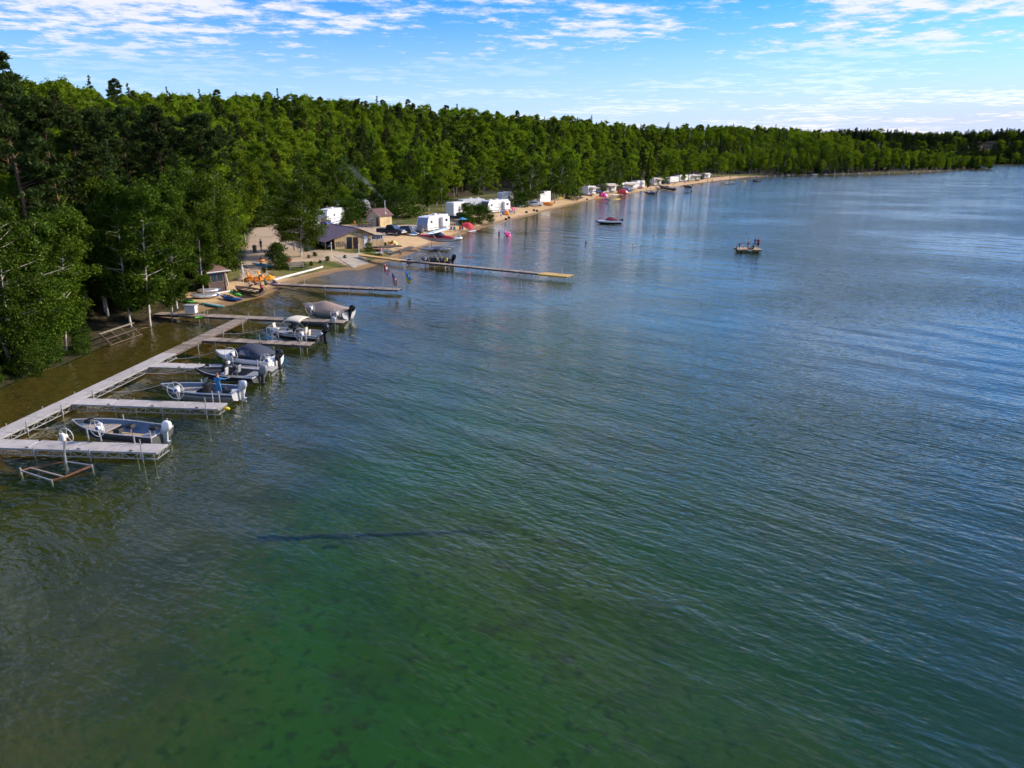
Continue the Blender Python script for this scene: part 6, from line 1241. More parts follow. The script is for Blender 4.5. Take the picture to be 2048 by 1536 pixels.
# ================================================================ trees
def leaf_mesh(name, C, S, UP=None, ratio=.6, jit=1.0, m=None, rng=None):
    """quads (one leaf spray each) at C with half size S; UP biases the long axis"""
    n = len(C); rng = rng or np.random.default_rng(1)
    a = rng.normal(size=(n, 3)) * jit
    if UP is not None: a = a + UP
    a /= np.linalg.norm(a, axis=1, keepdims=True) + 1e-9
    b = np.cross(a, rng.normal(size=(n, 3))); b /= np.linalg.norm(b, axis=1, keepdims=True) + 1e-9
    a = a * S[:, None]; b = b * (S * ratio)[:, None]; c = np.cross(a, b) / (S[:, None] + 1e-9) * .25
    co = np.stack([C - a, C + b + c, C + a, C - b + c], 1).reshape(-1, 3)
    me = bpy.data.meshes.new(name); me.vertices.add(4 * n); me.vertices.foreach_set('co', co.ravel())
    me.loops.add(4 * n); me.loops.foreach_set('vertex_index', np.arange(4 * n, dtype=np.int32))
    me.polygons.add(n); me.polygons.foreach_set('loop_start', np.arange(0, 4 * n, 4, dtype=np.int32)); me.update(calc_edges=True)
    if m: me.materials.append(m)
    return me

LEAFM = {
 'birch': foliage('birch_leaves', (.036, .080, .006), (.076, .126, .009), .24),
 'aspen': foliage('aspen_leaves', (.085, .170, .007), (.175, .250, .012), .34),
 'pine': foliage('pine_needles', (.022, .046, .012), (.052, .078, .018), .2),
 'spruce': foliage('spruce_needles', (.016, .036, .012), (.042, .066, .018), .15),
 'jack': foliage('jack_pine_needles', (.042, .062, .014), (.085, .095, .024), .25),
 'dead': foliage('dead_needles', (.10, .055, .03), (.16, .09, .05), .2),
 'bush': foliage('alder_leaves', (.030, .075, .008), (.052, .092, .009), .22),
}
def bark_mat(name, c, dark, amount, sc_=(2, 2, 9)):
    m = bpy.data.materials.new(name); m.use_nodes = True; t = NT(m.node_tree); b = t.n['Principled BSDF']
    v = t.node('ShaderNodeTexCoord').outputs['Object']; n = t.noise(t.mapping(v, sc_), .6, 5, .7); n2 = t.noise(v, 9, 3)
    cc = t.mix(t.ramp(n, .62 - amount, .68 - amount * .4), c, dark); cc = t.mix(t.ramp(n2, .4, .8, 0, .5), cc, tuple(x * .6 for x in c))
    t.put(b.inputs['Base Color'], cc); b.inputs['Roughness'].default_value = .9; b.inputs['Specular IOR Level'].default_value = .2
    return m
BARK = {'birch': bark_mat('birch_bark', (.62, .57, .52), (.06, .05, .045), .03, (1.2, 1.2, 5)), 'aspen': bark_mat('aspen_bark', (.38, .37, .30), (.1, .09, .07), .05, (1.2, 1.2, 4)),
        'pine': bark_mat('pine_bark', (.17, .10, .07), (.07, .045, .035), .12), 'spruce': bark_mat('spruce_bark', (.12, .09, .075), (.06, .05, .04), .12)}
BARK['jack'] = BARK['dead'] = BARK['pine']; BARK['bush'] = BARK['spruce']

def grow_tree(kind, seed, H, nl, ls, lean=0.0, stems=1, base=.3, wid=.2):
    """returns (trunk mesh, crown mesh) of a tree H metres tall with about nl leaf sprays of size ls"""
    rg = np.random.default_rng(seed); rnd = random.Random(seed); tr = MB(); CC = []; SS = []; UU = []
    conifer = kind in ('pine', 'spruce', 'jack', 'dead')
    for st in range(stems):
        a0 = rnd.uniform(0, 6.28); ln = lean * rnd.uniform(.6, 1.2) + (.10 if stems > 1 else .0); h = H * rnd.uniform(.85, 1) if st else H
        la = a0 if stems > 1 else 0.0
        ph = rnd.uniform(0, 6.28); wig = .012 * h if not conifer else .004 * h
        def pt(t, h=h, la=la, ln=ln, ph=ph, wig=wig, a0=a0):
            k = ln * h * (t ** 1.3)
            return Vector((math.cos(la) * k + wig * math.sin(5 * t + ph) * t + (.25 * math.cos(a0) if stems > 1 else 0), math.sin(la) * k + wig * math.cos(4 * t + ph) * t + (.25 * math.sin(a0) if stems > 1 else 0), h * t - .4 * (1 - t)))
        r0 = {'birch': .0085, 'aspen': .0085, 'pine': .0125, 'spruce': .011, 'jack': .010, 'dead': .010, 'bush': .012}[kind] * H
        if stems > 1: r0 *= .75
        n = 12; tr.tube([pt(.94 * i / n) for i in range(n + 1)], [r0 * (1.25 if i == 0 else 1) * (1 - .96 * i / n) for i in range(n + 1)], 7)
        share = nl // stems
        if kind in ('birch', 'aspen', 'bush'):
            nb = {'birch': 46, 'aspen': 40, 'bush': 26}[kind]; per = max(6, share // nb)
            for i in range(nb):
                t = base + (1 - base) * (i + rnd.random()) / nb; t = min(t, .995)
                u = (t - base) / (1 - base)
                prof = (math.sqrt(max(.02, 1 - ((u - .40) / .62) ** 2)) if kind == 'aspen' else math.sin(math.pi * min(1, u * .84 + .13)) ** .7) if kind != 'bush' else math.sqrt(max(0, 1 - u * u)) * .9 + .12
                rad = wid * H * prof * rnd.uniform(.35, 1.12); a = rnd.uniform(0, 6.28)
                c0 = pt(max(.02, t - .07)); up = rad * rnd.uniform(.15, .5)
                end = c0 + Vector((math.cos(a) * rad, math.sin(a) * rad, up))
                mid = c0.lerp(end, .55) + Vector((0, 0, -.05 * rad + .12))
                if i % 2 == 0 or kind == 'birch': tr.tube([c0, mid, end], [r0 * .32 * (1 - t) + .012, r0 * .2 * (1 - t) + .01, .008], 4, False)
                cr = (.062 if kind == 'birch' else .07) * H * rnd.uniform(.6, 1.25) if kind != 'bush' else .16 * H * rnd.uniform(.6, 1.2)
                k = int(per * rnd.uniform(.6, 1.4)); f = rg.random((k, 1)) ** .6
                base_pts = np.array(mid)[None] * (1 - f) + np.array(end)[None] * f
                sph = rg.normal(size=(k, 3)); sph /= np.linalg.norm(sph, axis=1, keepdims=True); sph *= (rg.random((k, 1)) ** .45) * cr
                sph[:, 2] *= .62
                if kind == 'birch': sph[:, 2] -= np.abs(rg.normal(size=k)) * cr * .45       # hanging twigs
                CC.append(base_pts + sph); SS.append(ls * rg.uniform(.6, 1.35, k)); UU.append(np.tile((0, 0, -.3 if kind == 'birch' else 0), (k, 1)))
            k = max(8, per // 2); f = rg.random((k, 1)); p = np.array(pt(.88))[None] * (1 - f) + np.array(pt(1.0))[None] * f; CC.append(p + rg.normal(size=(k, 3)) * .022 * H); SS.append(ls * rg.uniform(.6, 1.2, k)); UU.append(np.zeros((k, 3)))
        elif kind == 'spruce':
            nb = int(30 + H * 1.6); per = max(5, share // nb)
            for i in range(nb):
                t = base + (1 - base) * ((i + rnd.random()) / nb); t = min(t, .99); u = (t - base) / (1 - base)
                rad = wid * H * ((1 - u) ** .85 * .95 + .03) * rnd.uniform(.65, 1.1); a = rnd.uniform(0, 6.28); c0 = pt(t)
                end = c0 + Vector((math.cos(a) * rad, math.sin(a) * rad, -rad * .28))
                if i % 3 == 0: tr.tube([c0, end], [.03, .008], 3, False)
                k = int(per * (.35 + 1.3 * (1 - u))) + 3; f = rg.random((k, 1)) ** .7
                p = np.array(c0)[None] * (1 - f) + np.array(end)[None] * f; w = .10 * rad + .1
                p += rg.normal(size=(k, 3)) * np.array([w, w, w * .5]); CC.append(p); SS.append(ls * rg.uniform(.6, 1.3, k) * (1.05 - .45 * u)); UU.append(np.tile((math.cos(a) * .8, math.sin(a) * .8, -.3), (k, 1)))
            k = 16; f = rg.random((k, 1)); p = np.array(pt(.94))[None] * (1 - f) + np.array(pt(1.0))[None] * f; CC.append(p); SS.append(np.full(k, ls * .6)); UU.append(np.tile((0, 0, 1.5), (k, 1)))
        else:
            nb = 54 if kind == 'pine' else 42; per = max(5, share // nb)
            for i in range(nb):
                t = base + (1 - base) * ((i + rnd.random()) / nb) ** .9; t = min(t, .995); u = (t - base) / (1 - base)
                prof = (1 - u) ** .55 * (.55 + .45 * min(1, u * 4)) + .06
                rad = wid * H * prof * rnd.uniform(.5, 1.15); a = rnd.uniform(0, 6.28); c0 = pt(max(.05, t - .03)); up = rad * (rnd.uniform(.1, .4) + .7 * u)
                end = c0 + Vector((math.cos(a) * rad, math.sin(a) * rad, up)); mid = c0.lerp(end, .55) - Vector((0, 0, .06 * rad))
                tr.tube([c0, mid, end], [.05 * (1 - t) + .02, .04 * (1 - t) + .012, .008], 4, False)
                nt = 4
                for q in range(nt):
                    f0 = .45 + .55 * (q + rnd.random()) / nt; c = np.array(mid.lerp(end, f0)) + rg.normal(size=3) * rad * .13; c[2] += .1
                    k = max(3, int(per / nt * rnd.uniform(.7, 1.3))); s_ = rg.normal(size=(k, 3)); s_ /= np.linalg.norm(s_, axis=1, keepdims=True); s_[:, 2] = np.abs(s_[:, 2]) * .8
                    CC.append(c[None] + s_ * (.028 * H * rg.random((k, 1)) ** .5)); SS.append(ls * rg.uniform(.7, 1.3, k)); UU.append(s_ * 1.6 + np.array([0, 0, .5]))
    C = np.vstack(CC); S = np.concatenate(SS); U = np.vstack(UU)
    cm = leaf_mesh(kind + '_crown', C, S, U, {'birch': .62, 'aspen': .72, 'bush': .7, 'spruce': .34, 'pine': .28, 'jack': .3, 'dead': .25}[kind], 1.0, LEAFM[kind], rg)
    tm = tr.mesh(kind + '_trunk', True); tm.materials.append(BARK[kind])
    return tm, cm
PROTO = {}
def proto(kind, lod, v):
    k = (kind, lod, v)
    if k not in PROTO:
        s = abs(hash((kind, lod))) % 1 + {'birch': 10, 'aspen': 20, 'pine': 30, 'spruce': 40, 'jack': 50, 'dead': 60, 'bush': 70}[kind] + v * 7 + lod * 3
        H = {'birch': 14, 'aspen': 15, 'pine': 20, 'spruce': 15, 'jack': 16, 'dead': 14, 'bush': 4}[kind]
        wid = {'birch': .20, 'aspen': .19, 'pine': .17, 'spruce': .17, 'jack': .15, 'dead': .12, 'bush': .55}[kind] * (.88 + .12 * v)
        nl = {'birch': 21000, 'aspen': 18000, 'pine': 17000, 'spruce': 14000, 'jack': 11000, 'dead': 4000, 'bush': 7000}[kind]
        ls = {'birch': .105, 'aspen': .115, 'pine': .21, 'spruce': .18, 'jack': .19, 'dead': .17, 'bush': .085}[kind]
        if lod == 1: nl = int(nl * .22); ls *= 1.9
        stems = {'birch': (1, 2, 1, 3), 'bush': (4, 5, 4, 4)}.get(kind, (1, 1, 1, 1))[v % 4]
        base = {'birch': .26, 'aspen': .30, 'pine': .36, 'spruce': .10, 'jack': .45, 'dead': .3, 'bush': .04}[kind]
        lean = (.04, .10, .16, .05)[v % 4] if kind == 'birch' else .02
        PROTO[k] = (grow_tree(kind, s, H, nl, ls, lean, stems, base, wid), H)
    return PROTO[k]

def to_px(x, y, z):
    a = y * math.cos(PITCH) - (z - CAMH) * math.sin(PITCH); b = y * math.sin(PITCH) + (z - CAMH) * math.cos(PITCH)
    return 1024 + F * x / a, 768 - F * b / a, a

CLEAR_POLYS = [wpoly(p) for p in (
    [(415, 600), (430, 560), (470, 545), (492, 520), (508, 452), (560, 440), (690, 425), (720, 405), (800, 405), (850, 415), (905, 400), (1010, 380), (1060, 385), (1060, 445), (900, 490), (760, 520), (640, 560), (520, 610), (430, 630)],)]
TREES = []          # (kind, variant, x, y, H, rz, sx, note)
def plant(kind, v, x, y, H, rz=None, sx=1.0, note=None):
    TREES.append((kind, v, x, y, H, random.uniform(0, 6.28) if rz is None else rz, sx, note))
def plant_px(kind, v, px, py, H, rz=None, sx=1.0, note=None):
    p = G(px, py); plant(kind, v, p.x, p.y, H, rz, sx, note)

# --- single trees one can pick out
plant(*('pine', 0), -40.6, 61, 22.5, None, 1.0, ('pine_tree', 'tallest dark pine standing at the left edge of the photo'))
plant(*('pine', 1), -39.8, 64, 19.5); plant('pine', 2, -45.0, 66, 19)
plant_px('birch', 3, 598, 513, 12.5, 1.0, 1.4, ('birch_tree', 'broad multi-stemmed birch between the gravel path and the brown-roofed building'))
plant_px('birch', 1, 588, 500, 10.5, 2.2, 1.4, ('birch_tree', 'smaller birch crowding the broad birch beside the brown-roofed building'))
plant_px('bush', 0, 558, 537, 3.6, 0, 1.0, ('alder_tree', 'low rounded leafy tree on the grass behind the wooden bench'))
plant_px('bush', 1, 737, 503, 1.5, 0, .9, ('cedar_shrub', 'small bright green shrub beside the head of the long dock'))
plant_px('birch', 2, 300, 652, 13.5, -.5, 1.0, ('birch_tree', 'white birch leaning out beside the broken dock frame'))
plant_px('birch', 0, 262, 655, 14, -.2, 1.0, ('birch_tree', 'upright white birch just behind the broken dock frame'))
plant_px('birch', 2, 344, 640, 11, .1, 1.0, ('birch_tree', 'thin birch leaning over the shore end of the wooden cross dock'))
plant_px('birch', 1, 462, 572, 13, .6, 1.1, ('birch_tree', 'birch shading the small brown hut beside the canoes'))
plant_px('birch', 0, 408, 592, 9, .3, 1.1, ('birch_tree', 'slim birch in front of the left side of the brown hut'))
plant_px('birch', 3, 420, 575, 14, 2, 1.1, ('birch_tree', 'big leafy birch hanging over the roof of the small brown hut'))
plant_px('aspen', 0, 455, 545, 15, 2, 1.2, ('aspen_tree', 'tall leafy tree at the left side of the gravel path'))
plant_px('bush', 2, 960, 447, 4.6, 0, 1.35, ('willow_bush', 'wide dark bush on the beach edge in front of the caravans'))
plant_px('bush', 0, 936, 452, 5.2, 1, .75, ('willow_bush', 'narrow upright bush beside the beach sunshade'))
for px, py, H, k, v in [(700, 446, 5.5, 'bush', 1), (690, 440, 8, 'aspen', 1), (716, 434, 6, 'bush', 0), (800, 436, 8.5, 'bush', 2), (822, 428, 9, 'aspen', 0), (790, 430, 7, 'spruce', 1), (845, 424, 9, 'aspen', 1), (858, 424, 10, 'birch', 0), (884, 420, 11, 'aspen', 2), (872, 414, 10, 'birch', 3),
                        (508, 436, 10, 'birch', 0), (520, 430, 12, 'aspen', 1), (534, 434, 9, 'birch', 3), (548, 430, 11, 'aspen', 0), (495, 452, 9, 'bush', 0), (555, 446, 3.5, 'bush', 1), (700, 425, 11, 'birch', 1), (660, 430, 10, 'birch', 0), (640, 425, 11, 'aspen', 1), (620, 432, 9, 'birch', 3), (585, 440, 10, 'birch', 1), (575, 428, 12, 'aspen', 2), (732, 418, 11, 'aspen', 0), (752, 414, 12, 'birch', 1), (776, 414, 13, 'aspen', 2), (806, 412, 12, 'birch', 0)]:
    plant_px(k, v, px, py, H, None, 1.15)
for px, py, H, k, v in [(955, 400, 12, 'birch', 1), (985, 398, 13, 'aspen', 1), (1040, 414, 5, 'bush', 0), (1053, 414, 14.5, 'birch', 1), (1047, 406, 15, 'aspen', 0), (1066, 410, 13, 'birch', 3), (1070, 402, 15, 'aspen', 2), (1112, 402, 15, 'birch', 1), (1126, 400, 14, 'birch', 3), (1135, 394, 17, 'aspen', 0), (1148, 394, 14, 'aspen', 1), (1168, 390, 12, 'aspen', 2), (1140, 398, 6, 'bush', 1),
                        (1198, 384, 13, 'aspen', 0), (1214, 380, 15, 'birch', 1), (1236, 377, 10, 'aspen', 1), (1234, 379, 12, 'birch', 3), (1262, 369, 15, 'aspen', 2), (1294, 368, 11, 'spruce', 0), (1300, 365, 14, 'aspen', 0), (1328, 361, 15, 'birch', 0), (1345, 358, 14, 'aspen', 1), (1380, 355, 15, 'aspen', 2), (1240, 385, 6, 'aspen', 1), (1296, 379, 7, 'birch', 0), (1331, 372, 8, 'aspen', 2), (1366, 366, 6.5, 'aspen', 0), (1404, 363, 8, 'birch', 1), (1205, 388, 7, 'birch', 3), (1430, 352, 15, 'birch', 1), (1446, 355, 13, 'aspen', 0), (1462, 353.5, 14, 'aspen', 1)]:
    plant_px(k, v, px, py, H, None, 1.2)

for i_, (px_, py_) in enumerate([(744, 513), (752, 516), (760, 517), (690, 517), (655, 522), (640, 526), (622, 531), (606, 536), (540, 540), (527, 545), (618, 516), (630, 512), (770, 494), (765, 497), (612, 503)]):
    q_ = G(px_, py_); plant('bush', i_ % 3, q_.x, q_.y, .5 + .35 * ((i_ * 7) % 5) / 4, None, .9, ('weed_clump', 'small weed clump on the landing, %s' % ('nearest the gangway head', 'second along the gangway side', 'third along the gangway side', 'at the ramp edge', 'on the grass left of the ramp', 'halfway along the grass edge', 'on the grass above the white log', 'beside the bench', 'above the pedal boats', 'behind the pedal boats', 'at the edge of the gravel', 'on the gravel before the porch', 'beside the boardwalk', 'at the boardwalk end', 'by the porch posts')[i_]))
# --- the wood: jittered grid, finer close by
CLP = [np.array(p) for p in CLEAR_POLYS]
def scatter(x0, x1, y0, y1, st, seed):
    rg = np.random.default_rng(seed); gx = np.arange(x0, x1, st); gy = np.arange(y0, y1, st); X, Y = np.meshgrid(gx, gy)
    X = X + rg.uniform(-.46, .46, X.shape) * st; Y = Y + rg.uniform(-.46, .46, Y.shape) * st; X = X.ravel(); Y = Y.ravel()
    d = sdist(X, Y); ok = d > np.where(Y < 72, -.4, .8)
    ok &= np.abs(X) < .80 * np.maximum(Y, 10) + 14
    beach = sstep(92, 112, Y) * (1 - sstep(520, 580, Y))
    ok &= d > beach * 26
    for p in CLP: ok &= ~inside(p, X, Y)
    return X[ok], Y[ok], d[ok]
ZONES = [(-75, 60, 34, 130, 3.6), (-150, 40, 130, 215, 5.0), (-290, 200, 215, 420, 6.6), (-420, 520, 420, 700, 9.0), (100, 700, 700, 1000, 11.0)]
rt = random.Random(5)
for zi, (x0, x1, y0, y1, st) in enumerate(ZONES):
    X, Y, D = scatter(x0, x1, y0, y1, st, 11 + zi); nz = vnoise(X, Y, 26, 21); n2 = vnoise(X, Y, 60, 22)
    for x, y, d, a, b in zip(X, Y, D, nz, n2):
        if d > 240: continue
        r = rt.random()
        if 57.5 < y < 69.5 and -36.5 < x < -31 and d < 3.2: continue
        if d < .6 and r > .5: continue
        if y < 95 and d < .9: k = 'bush'
        elif y < 95 and d < 2.6: k = 'bush' if r < .5 else 'birch'
        elif y < 95 and d < 9: k = 'birch' if r < .72 else ('bush' if r < .85 else 'spruce')
        elif y < 120: k = 'pine' if r < .34 + .3 * (a - .5) else ('birch' if r < .62 else ('spruce' if r < .80 else 'aspen'))
        elif y < 560: k = 'aspen' if r < .52 + .5 * (b - .5) else ('birch' if r < .72 + .3 * (b - .5) else ('jack' if r < .85 else ('spruce' if r < .945 else ('pine' if r < .98 else 'dead'))))
        else: k = 'aspen' if r < .6 else ('birch' if r < .76 else ('jack' if r < .86 else 'spruce'))
        H = {'birch': (11, 15.5), 'aspen': (10.5, 18), 'pine': (15.5, 19.5), 'spruce': (9, 20), 'jack': (11, 17), 'dead': (11, 15), 'bush': (2.6, 4.6)}[k]
        H = rt.uniform(*H)
        if y < 95 and d < 9 and k == 'birch': H = rt.uniform(9.5, 14)
        if y < 130 and k == 'pine': H = rt.uniform(15, 20)
        if x > 420 and 600 < y < 960: H *= .78
        rz = None
        if y < 95 and d < 9 and k in ('birch',): rz = rt.uniform(-.8, .5)          # lean out to the light
        plant(k, rt.randrange(4) if k in ('birch', 'aspen') else rt.randrange(3), x, y, H, rz, rt.uniform(.82, 1.12) * (1.2 if y > 400 else 1.05))
# leafy fringe overhanging the near bank, shrubs behind the camp, closed edge of the wooded point
rs = random.Random(31)
for i in range(24):
    y = 36 + 21.5 * i / 23 + rs.uniform(-.3, .3); x = float(np.interp(y, SHORE[2:11, 1], SHORE[2:11, 0])) - rs.uniform(.5, 2.0); i % 2 and plant('bush', rs.randrange(3), x, y, rs.uniform(1.4, 2.6), None, rs.uniform(.8, 1.15)); i % 2 or plant('birch', rs.randrange(4), x - rs.uniform(.3, 2.5), y + rs.uniform(-.6, .6), rs.uniform(8, 13), rs.uniform(-.7, .5), rs.uniform(.8, 1.05))
for i in range(70):
    u = rs.random(); y = 130 + 300 * u; x = float(np.interp(y, SHORE[20:42, 1], SHORE[20:42, 0])) - rs.uniform(27, 42) * (1 - .25 * u)
    if not any(inside(p_, np.array([x]), np.array([y]))[0] for p_ in CLP): plant(rs.choice(('bush', 'aspen', 'bush', 'birch')), rs.randrange(3), x, y, rs.uniform(3.5, 7), None, 1.1)
pts = SHORE[35:48]
for (xa, ya), (xb, yb) in zip(pts[:-1], pts[1:]):
    n_ = int(math.hypot(xb - xa, yb - ya) / 4.5)
    for i in range(n_):
        f_ = (i + rs.random()) / n_; x = xa + (xb - xa) * f_ - rs.uniform(-1, 3); y = ya + (yb - ya) * f_ + rs.uniform(1.0, 6)
        if float(sdist(np.array([x]), np.array([y]))[0]) > .5 and ya > 545: plant(rs.choice(('aspen', 'aspen', 'birch', 'spruce')), rs.randrange(3), x, y, rs.uniform(7, 15), None, 1.15)
# far shore
rgf = random.Random(9)
for i in range(2600):
    x = rgf.uniform(560, 1250); y = rgf.uniform(930, 1600)
    if float(sdist(np.array([x]), np.array([y]))[0]) > 3 and x / y < .8: plant('aspen' if rgf.random() < .10 else 'spruce', rgf.randrange(3), x, y, rgf.uniform(15, 21), None, 2.0)

# --- which ones show largest: coarse painter's buffer, front to back
TX = np.array([(t_[2], t_[3], t_[4]) for t_ in TREES]); TZ = height(TX[:, 0], TX[:, 1])
order = np.argsort(TX[:, 1]); buf = np.zeros((192, 256), bool); vis = np.zeros(len(TREES))
for i in order:
    x, y, H = TX[i]; z = TZ[i]; u0, v0, a = to_px(x, y, z); u1, v1, _ = to_px(x, y, z + H); w = .19 * H * F / a
    if a < 5: continue
    i0, i1 = int(max(0, (u0 - w) / 8)), int(min(255, (u0 + w) / 8)); j0, j1 = int(max(0, v1 / 8)), int(min(191, (v0 - .2 * (v0 - v1)) / 8))
    if i1 < i0 or j1 < j0 or i1 < 0 or i0 > 255: continue
    sub = buf[j0:j1 + 1, i0:i1 + 1]; vis[i] = (~sub).sum() + (.5 if (~sub).any() else 0) * min(1, w / 8)
    ii = max(i0, i0 + (i1 - i0) // 6); buf[j0:j1 + 1, ii:max(ii + 1, i1 - (i1 - i0) // 6 + 1)] = True
for i, t_ in enumerate(TREES):
    if t_[7]: vis[i] = 1e6
pick = set(np.argsort(-vis)[:290].tolist())
KNAME = {'birch': 'birch_tree', 'aspen': 'aspen_tree', 'pine': 'pine_tree', 'spruce': 'spruce_tree', 'jack': 'jack_pine_tree', 'dead': 'dead_pine_tree', 'bush': 'alder_bush'}
KDESC = {'birch': 'pale-stemmed birch', 'aspen': 'bright green aspen', 'pine': 'tall dark pine', 'spruce': 'pointed dark spruce', 'jack': 'olive brown jack pine', 'dead': 'reddish dead pine', 'bush': 'alder bush'}
def zone_of(x, y, d):
    if y > 900: return 'on the distant shore across the lake'
    if y > 585: return 'on the wooded point beyond the end of the beach'
    if y > 330: return ('at the back of the far beach among small caravans', 'on the hillside above the far beach')[d > 40]
    if y > 195: return ('behind the middle of the sandy beach', 'on the hillside behind the middle of the beach')[d > 48]
    if y > 95: return ('in the camp between parked vehicles and caravans', 'in the wood behind the camp buildings')[d > 40]
    return ('at the water edge of the near wooded bank', 'in the dark wood behind the near bank')[d > 8]
Dall = sdist(TX[:, 0], TX[:, 1]); rest = []; HOLD = {}
MARKS = [(90, 'the nearest fishing boat'), (250, 'the broken dock frame'), (400, 'the canoes'), (440, 'the brown hut'), (525, 'the gravel path'), (600, 'the broad birch'), (690, 'the brown-roofed building'), (757, 'the tan hut'), (820, 'the black car'), (866, 'the white travel trailer'), (918, 'the box trailer'), (1000, 'the large white caravan'), (1050, 'the domed tent'),
         (1090, 'the small trailer'), (1184, 'the small open caravan'), (1220, 'the caravan with awning'), (1260, 'the red tent'), (1315, 'the black beached boat'), (1350, 'the far motorhome'), (1390, 'the long far caravan'), (1440, 'the farthest caravan'), (1495, 'the swimming raft')]
ORD = ['leftmost', 'second', 'third', 'fourth', 'fifth', 'sixth', 'seventh', 'eighth', 'ninth', 'tenth', 'eleventh', 'twelfth', 'thirteenth', 'fourteenth', 'fifteenth', 'sixteenth', 'seventeenth', 'eighteenth', 'nineteenth', 'twentieth'] + [a_ + '-' + b_ for a_ in ('twenty', 'thirty', 'forty', 'fifty') for b_ in ('first', 'second', 'third', 'fourth', 'fifth', 'sixth', 'seventh', 'eighth', 'ninth')]
def short_zone(x, y, d, px):
    if y > 900: return 'on the distant shore'
    if y > 585: return 'on the wooded point'
    m_ = min(MARKS, key=lambda q_: abs(q_[0] - px))[1]
    if y > 95: return ('beside ' if d < 38 else 'on the hillside behind ') + m_
    return ('at the water edge behind ' if d < 8 else 'in the dark wood behind ') + m_
BUCKET = {}
for i in sorted(pick, key=lambda i_: to_px(TX[i_, 0], TX[i_, 1], TZ[i_])[0]):
    k, v, x, y, H, rz, sx, note = TREES[i]
    if not note: BUCKET.setdefault((KDESC[k], short_zone(x, y, Dall[i], to_px(x, y, TZ[i])[0])), []).append(i)
TLAB = {}
for (kd, zn), ids in BUCKET.items():
    for r_, i in enumerate(ids):
        if len(ids) == 1: TLAB[i] = kd + ' ' + zn
        elif r_ < len(ORD): TLAB[i] = '%s %s, %s' % (kd, zn, 'leftmost' if r_ == 0 else ORD[r_] + ' from the left')
        else: TLAB[i] = '%s %s, far right' % (kd, zn)
def set_tree(o, x, y, z, rz, s, sx): o.location = (x, y, z); o.rotation_euler = (0, 0, rz); o.scale = (s * sx, s * sx, s)
for i, (k, v, x, y, H, rz, sx, note) in enumerate(TREES):
    lod = 0 if y < 175 else 1
    if i not in pick:
        rest.append((k, v % 2 if lod == 0 else v, x, y, TZ[i], H, rz, sx, lod))
        continue
    (tm, cm), H0 = proto(k, lod, v); d = Dall[i]
    name, lab = (note[0], note[1]) if note else (KNAME[k], TLAB[i])
    root = thing(name, lab, 'weed' if note and 'weed' in note[0] else ('bush' if k == 'bush' else 'tree'), group=None if note else ('%s %s' % (KDESC[k], zone_of(x, y, d))))
    set_tree(root, x, y, TZ[i] - .05, rz, H / H0, sx)
    a = obj('trunk', tm, None, root); b = obj('crown', cm, None, root)
    HOLD.setdefault((k, lod, v), (a, b))
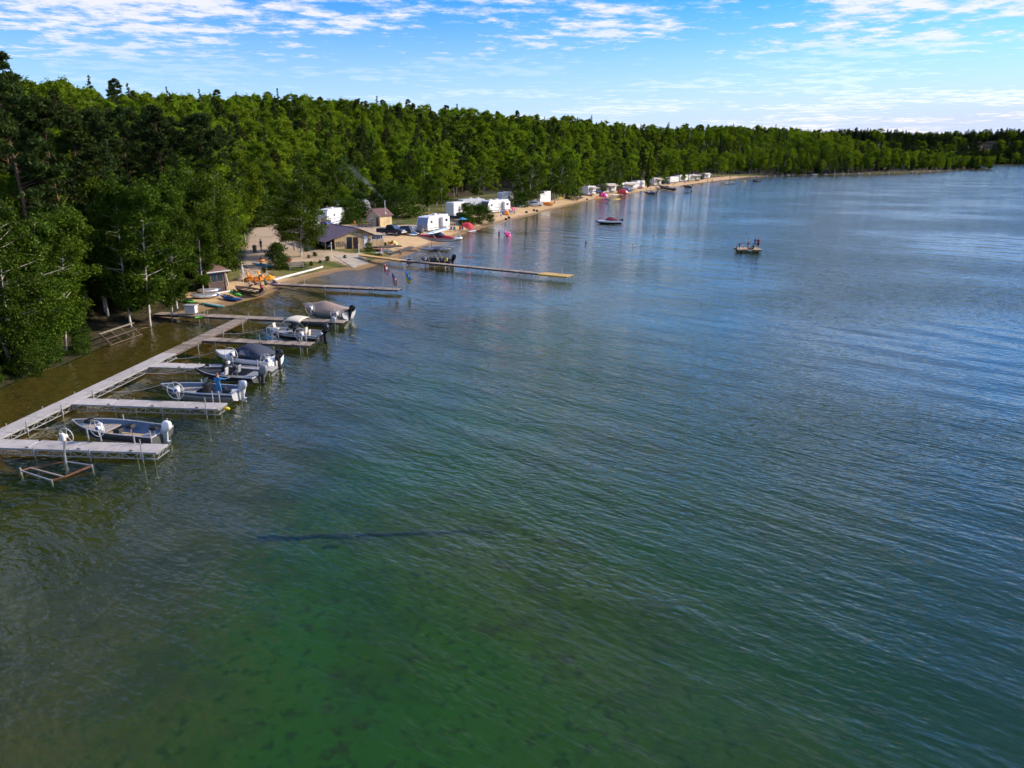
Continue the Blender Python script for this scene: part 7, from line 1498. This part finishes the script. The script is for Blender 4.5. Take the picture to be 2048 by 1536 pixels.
# --- everything else reads as one mass of wood
def forest_rest():
    keys = sorted({(r[0], r[8], r[1]) for r in rest}); kid = {}
    for q in keys:
        if q not in HOLD:                                  # reuse a standing tree of the same kind
            c = [h for h in HOLD if h[0] == q[0] and h[1] == q[1]] or [h for h in HOLD if h[0] == q[0]] or list(HOLD)
            kid[q] = c[0]
        else: kid[q] = q
    me = bpy.data.meshes.new('forest'); n = len(rest); me.vertices.add(n)
    co = np.array([(r[2], r[3], r[4] - .05) for r in rest], np.float32); me.vertices.foreach_set('co', co.ravel())
    used = sorted(set(kid.values())); ki = np.array([used.index(kid[(r[0], r[8], r[1])]) for r in rest], np.int32)
    rot = np.array([(0, 0, r[6]) for r in rest], np.float32)
    def H0(r): return PROTO[kid[(r[0], r[8], r[1])]][1]
    scl = np.array([(r[5] / H0(r) * r[7], r[5] / H0(r) * r[7], r[5] / H0(r)) for r in rest], np.float32)
    me.attributes.new('kind', 'INT', 'POINT').data.foreach_set('value', ki)
    me.attributes.new('turn', 'FLOAT_VECTOR', 'POINT').data.foreach_set('vector', rot.ravel())
    me.attributes.new('size', 'FLOAT_VECTOR', 'POINT').data.foreach_set('vector', scl.ravel())
    o = obj('forest', me, None, kind='stuff', label='dense mixed wood covering the hillside behind the shore trees')
    ng = bpy.data.node_groups.new('forest', 'GeometryNodeTree'); ng.interface.new_socket('Geometry', in_out='INPUT', socket_type='NodeSocketGeometry'); ng.interface.new_socket('Geometry', in_out='OUTPUT', socket_type='NodeSocketGeometry')
    N = ng.nodes; L = ng.links; gi = N.new('NodeGroupInput'); go = N.new('NodeGroupOutput'); jn = N.new('GeometryNodeJoinGeometry')
    def attr(nm, ty): a = N.new('GeometryNodeInputNamedAttribute'); a.data_type = ty; a.inputs[0].default_value = nm; return a.outputs[0]
    ak, at_, asz = attr('kind', 'INT'), attr('turn', 'FLOAT_VECTOR'), attr('size', 'FLOAT_VECTOR')
    for j, q in enumerate(used):
        eq = N.new('FunctionNodeCompare'); eq.data_type = 'INT'; eq.operation = 'EQUAL'
        L.new(ak, eq.inputs[2]); eq.inputs[3].default_value = j
        jj = N.new('GeometryNodeJoinGeometry')
        for ob in HOLD[q]:
            oi = N.new('GeometryNodeObjectInfo'); oi.transform_space = 'ORIGINAL'; oi.inputs['Object'].default_value = ob; oi.inputs['As Instance'].default_value = False
            L.new(oi.outputs['Geometry'], jj.inputs[0])
        g2 = N.new('GeometryNodeGeometryToInstance'); L.new(jj.outputs[0], g2.inputs[0])
        ip = N.new('GeometryNodeInstanceOnPoints'); L.new(gi.outputs[0], ip.inputs['Points']); L.new(eq.outputs[0], ip.inputs['Selection']); L.new(g2.outputs[0], ip.inputs['Instance'])
        er = N.new('FunctionNodeEulerToRotation'); L.new(at_, er.inputs[0]); L.new(er.outputs[0], ip.inputs['Rotation']); L.new(asz, ip.inputs['Scale'])
        L.new(ip.outputs[0], jn.inputs[0])
    L.new(jn.outputs[0], go.inputs[0])
    md = o.modifiers.new('forest', 'NODES'); md.node_group = ng
    print('TREES', len(TREES), 'rest', n, 'protos', len(PROTO))
forest_rest()
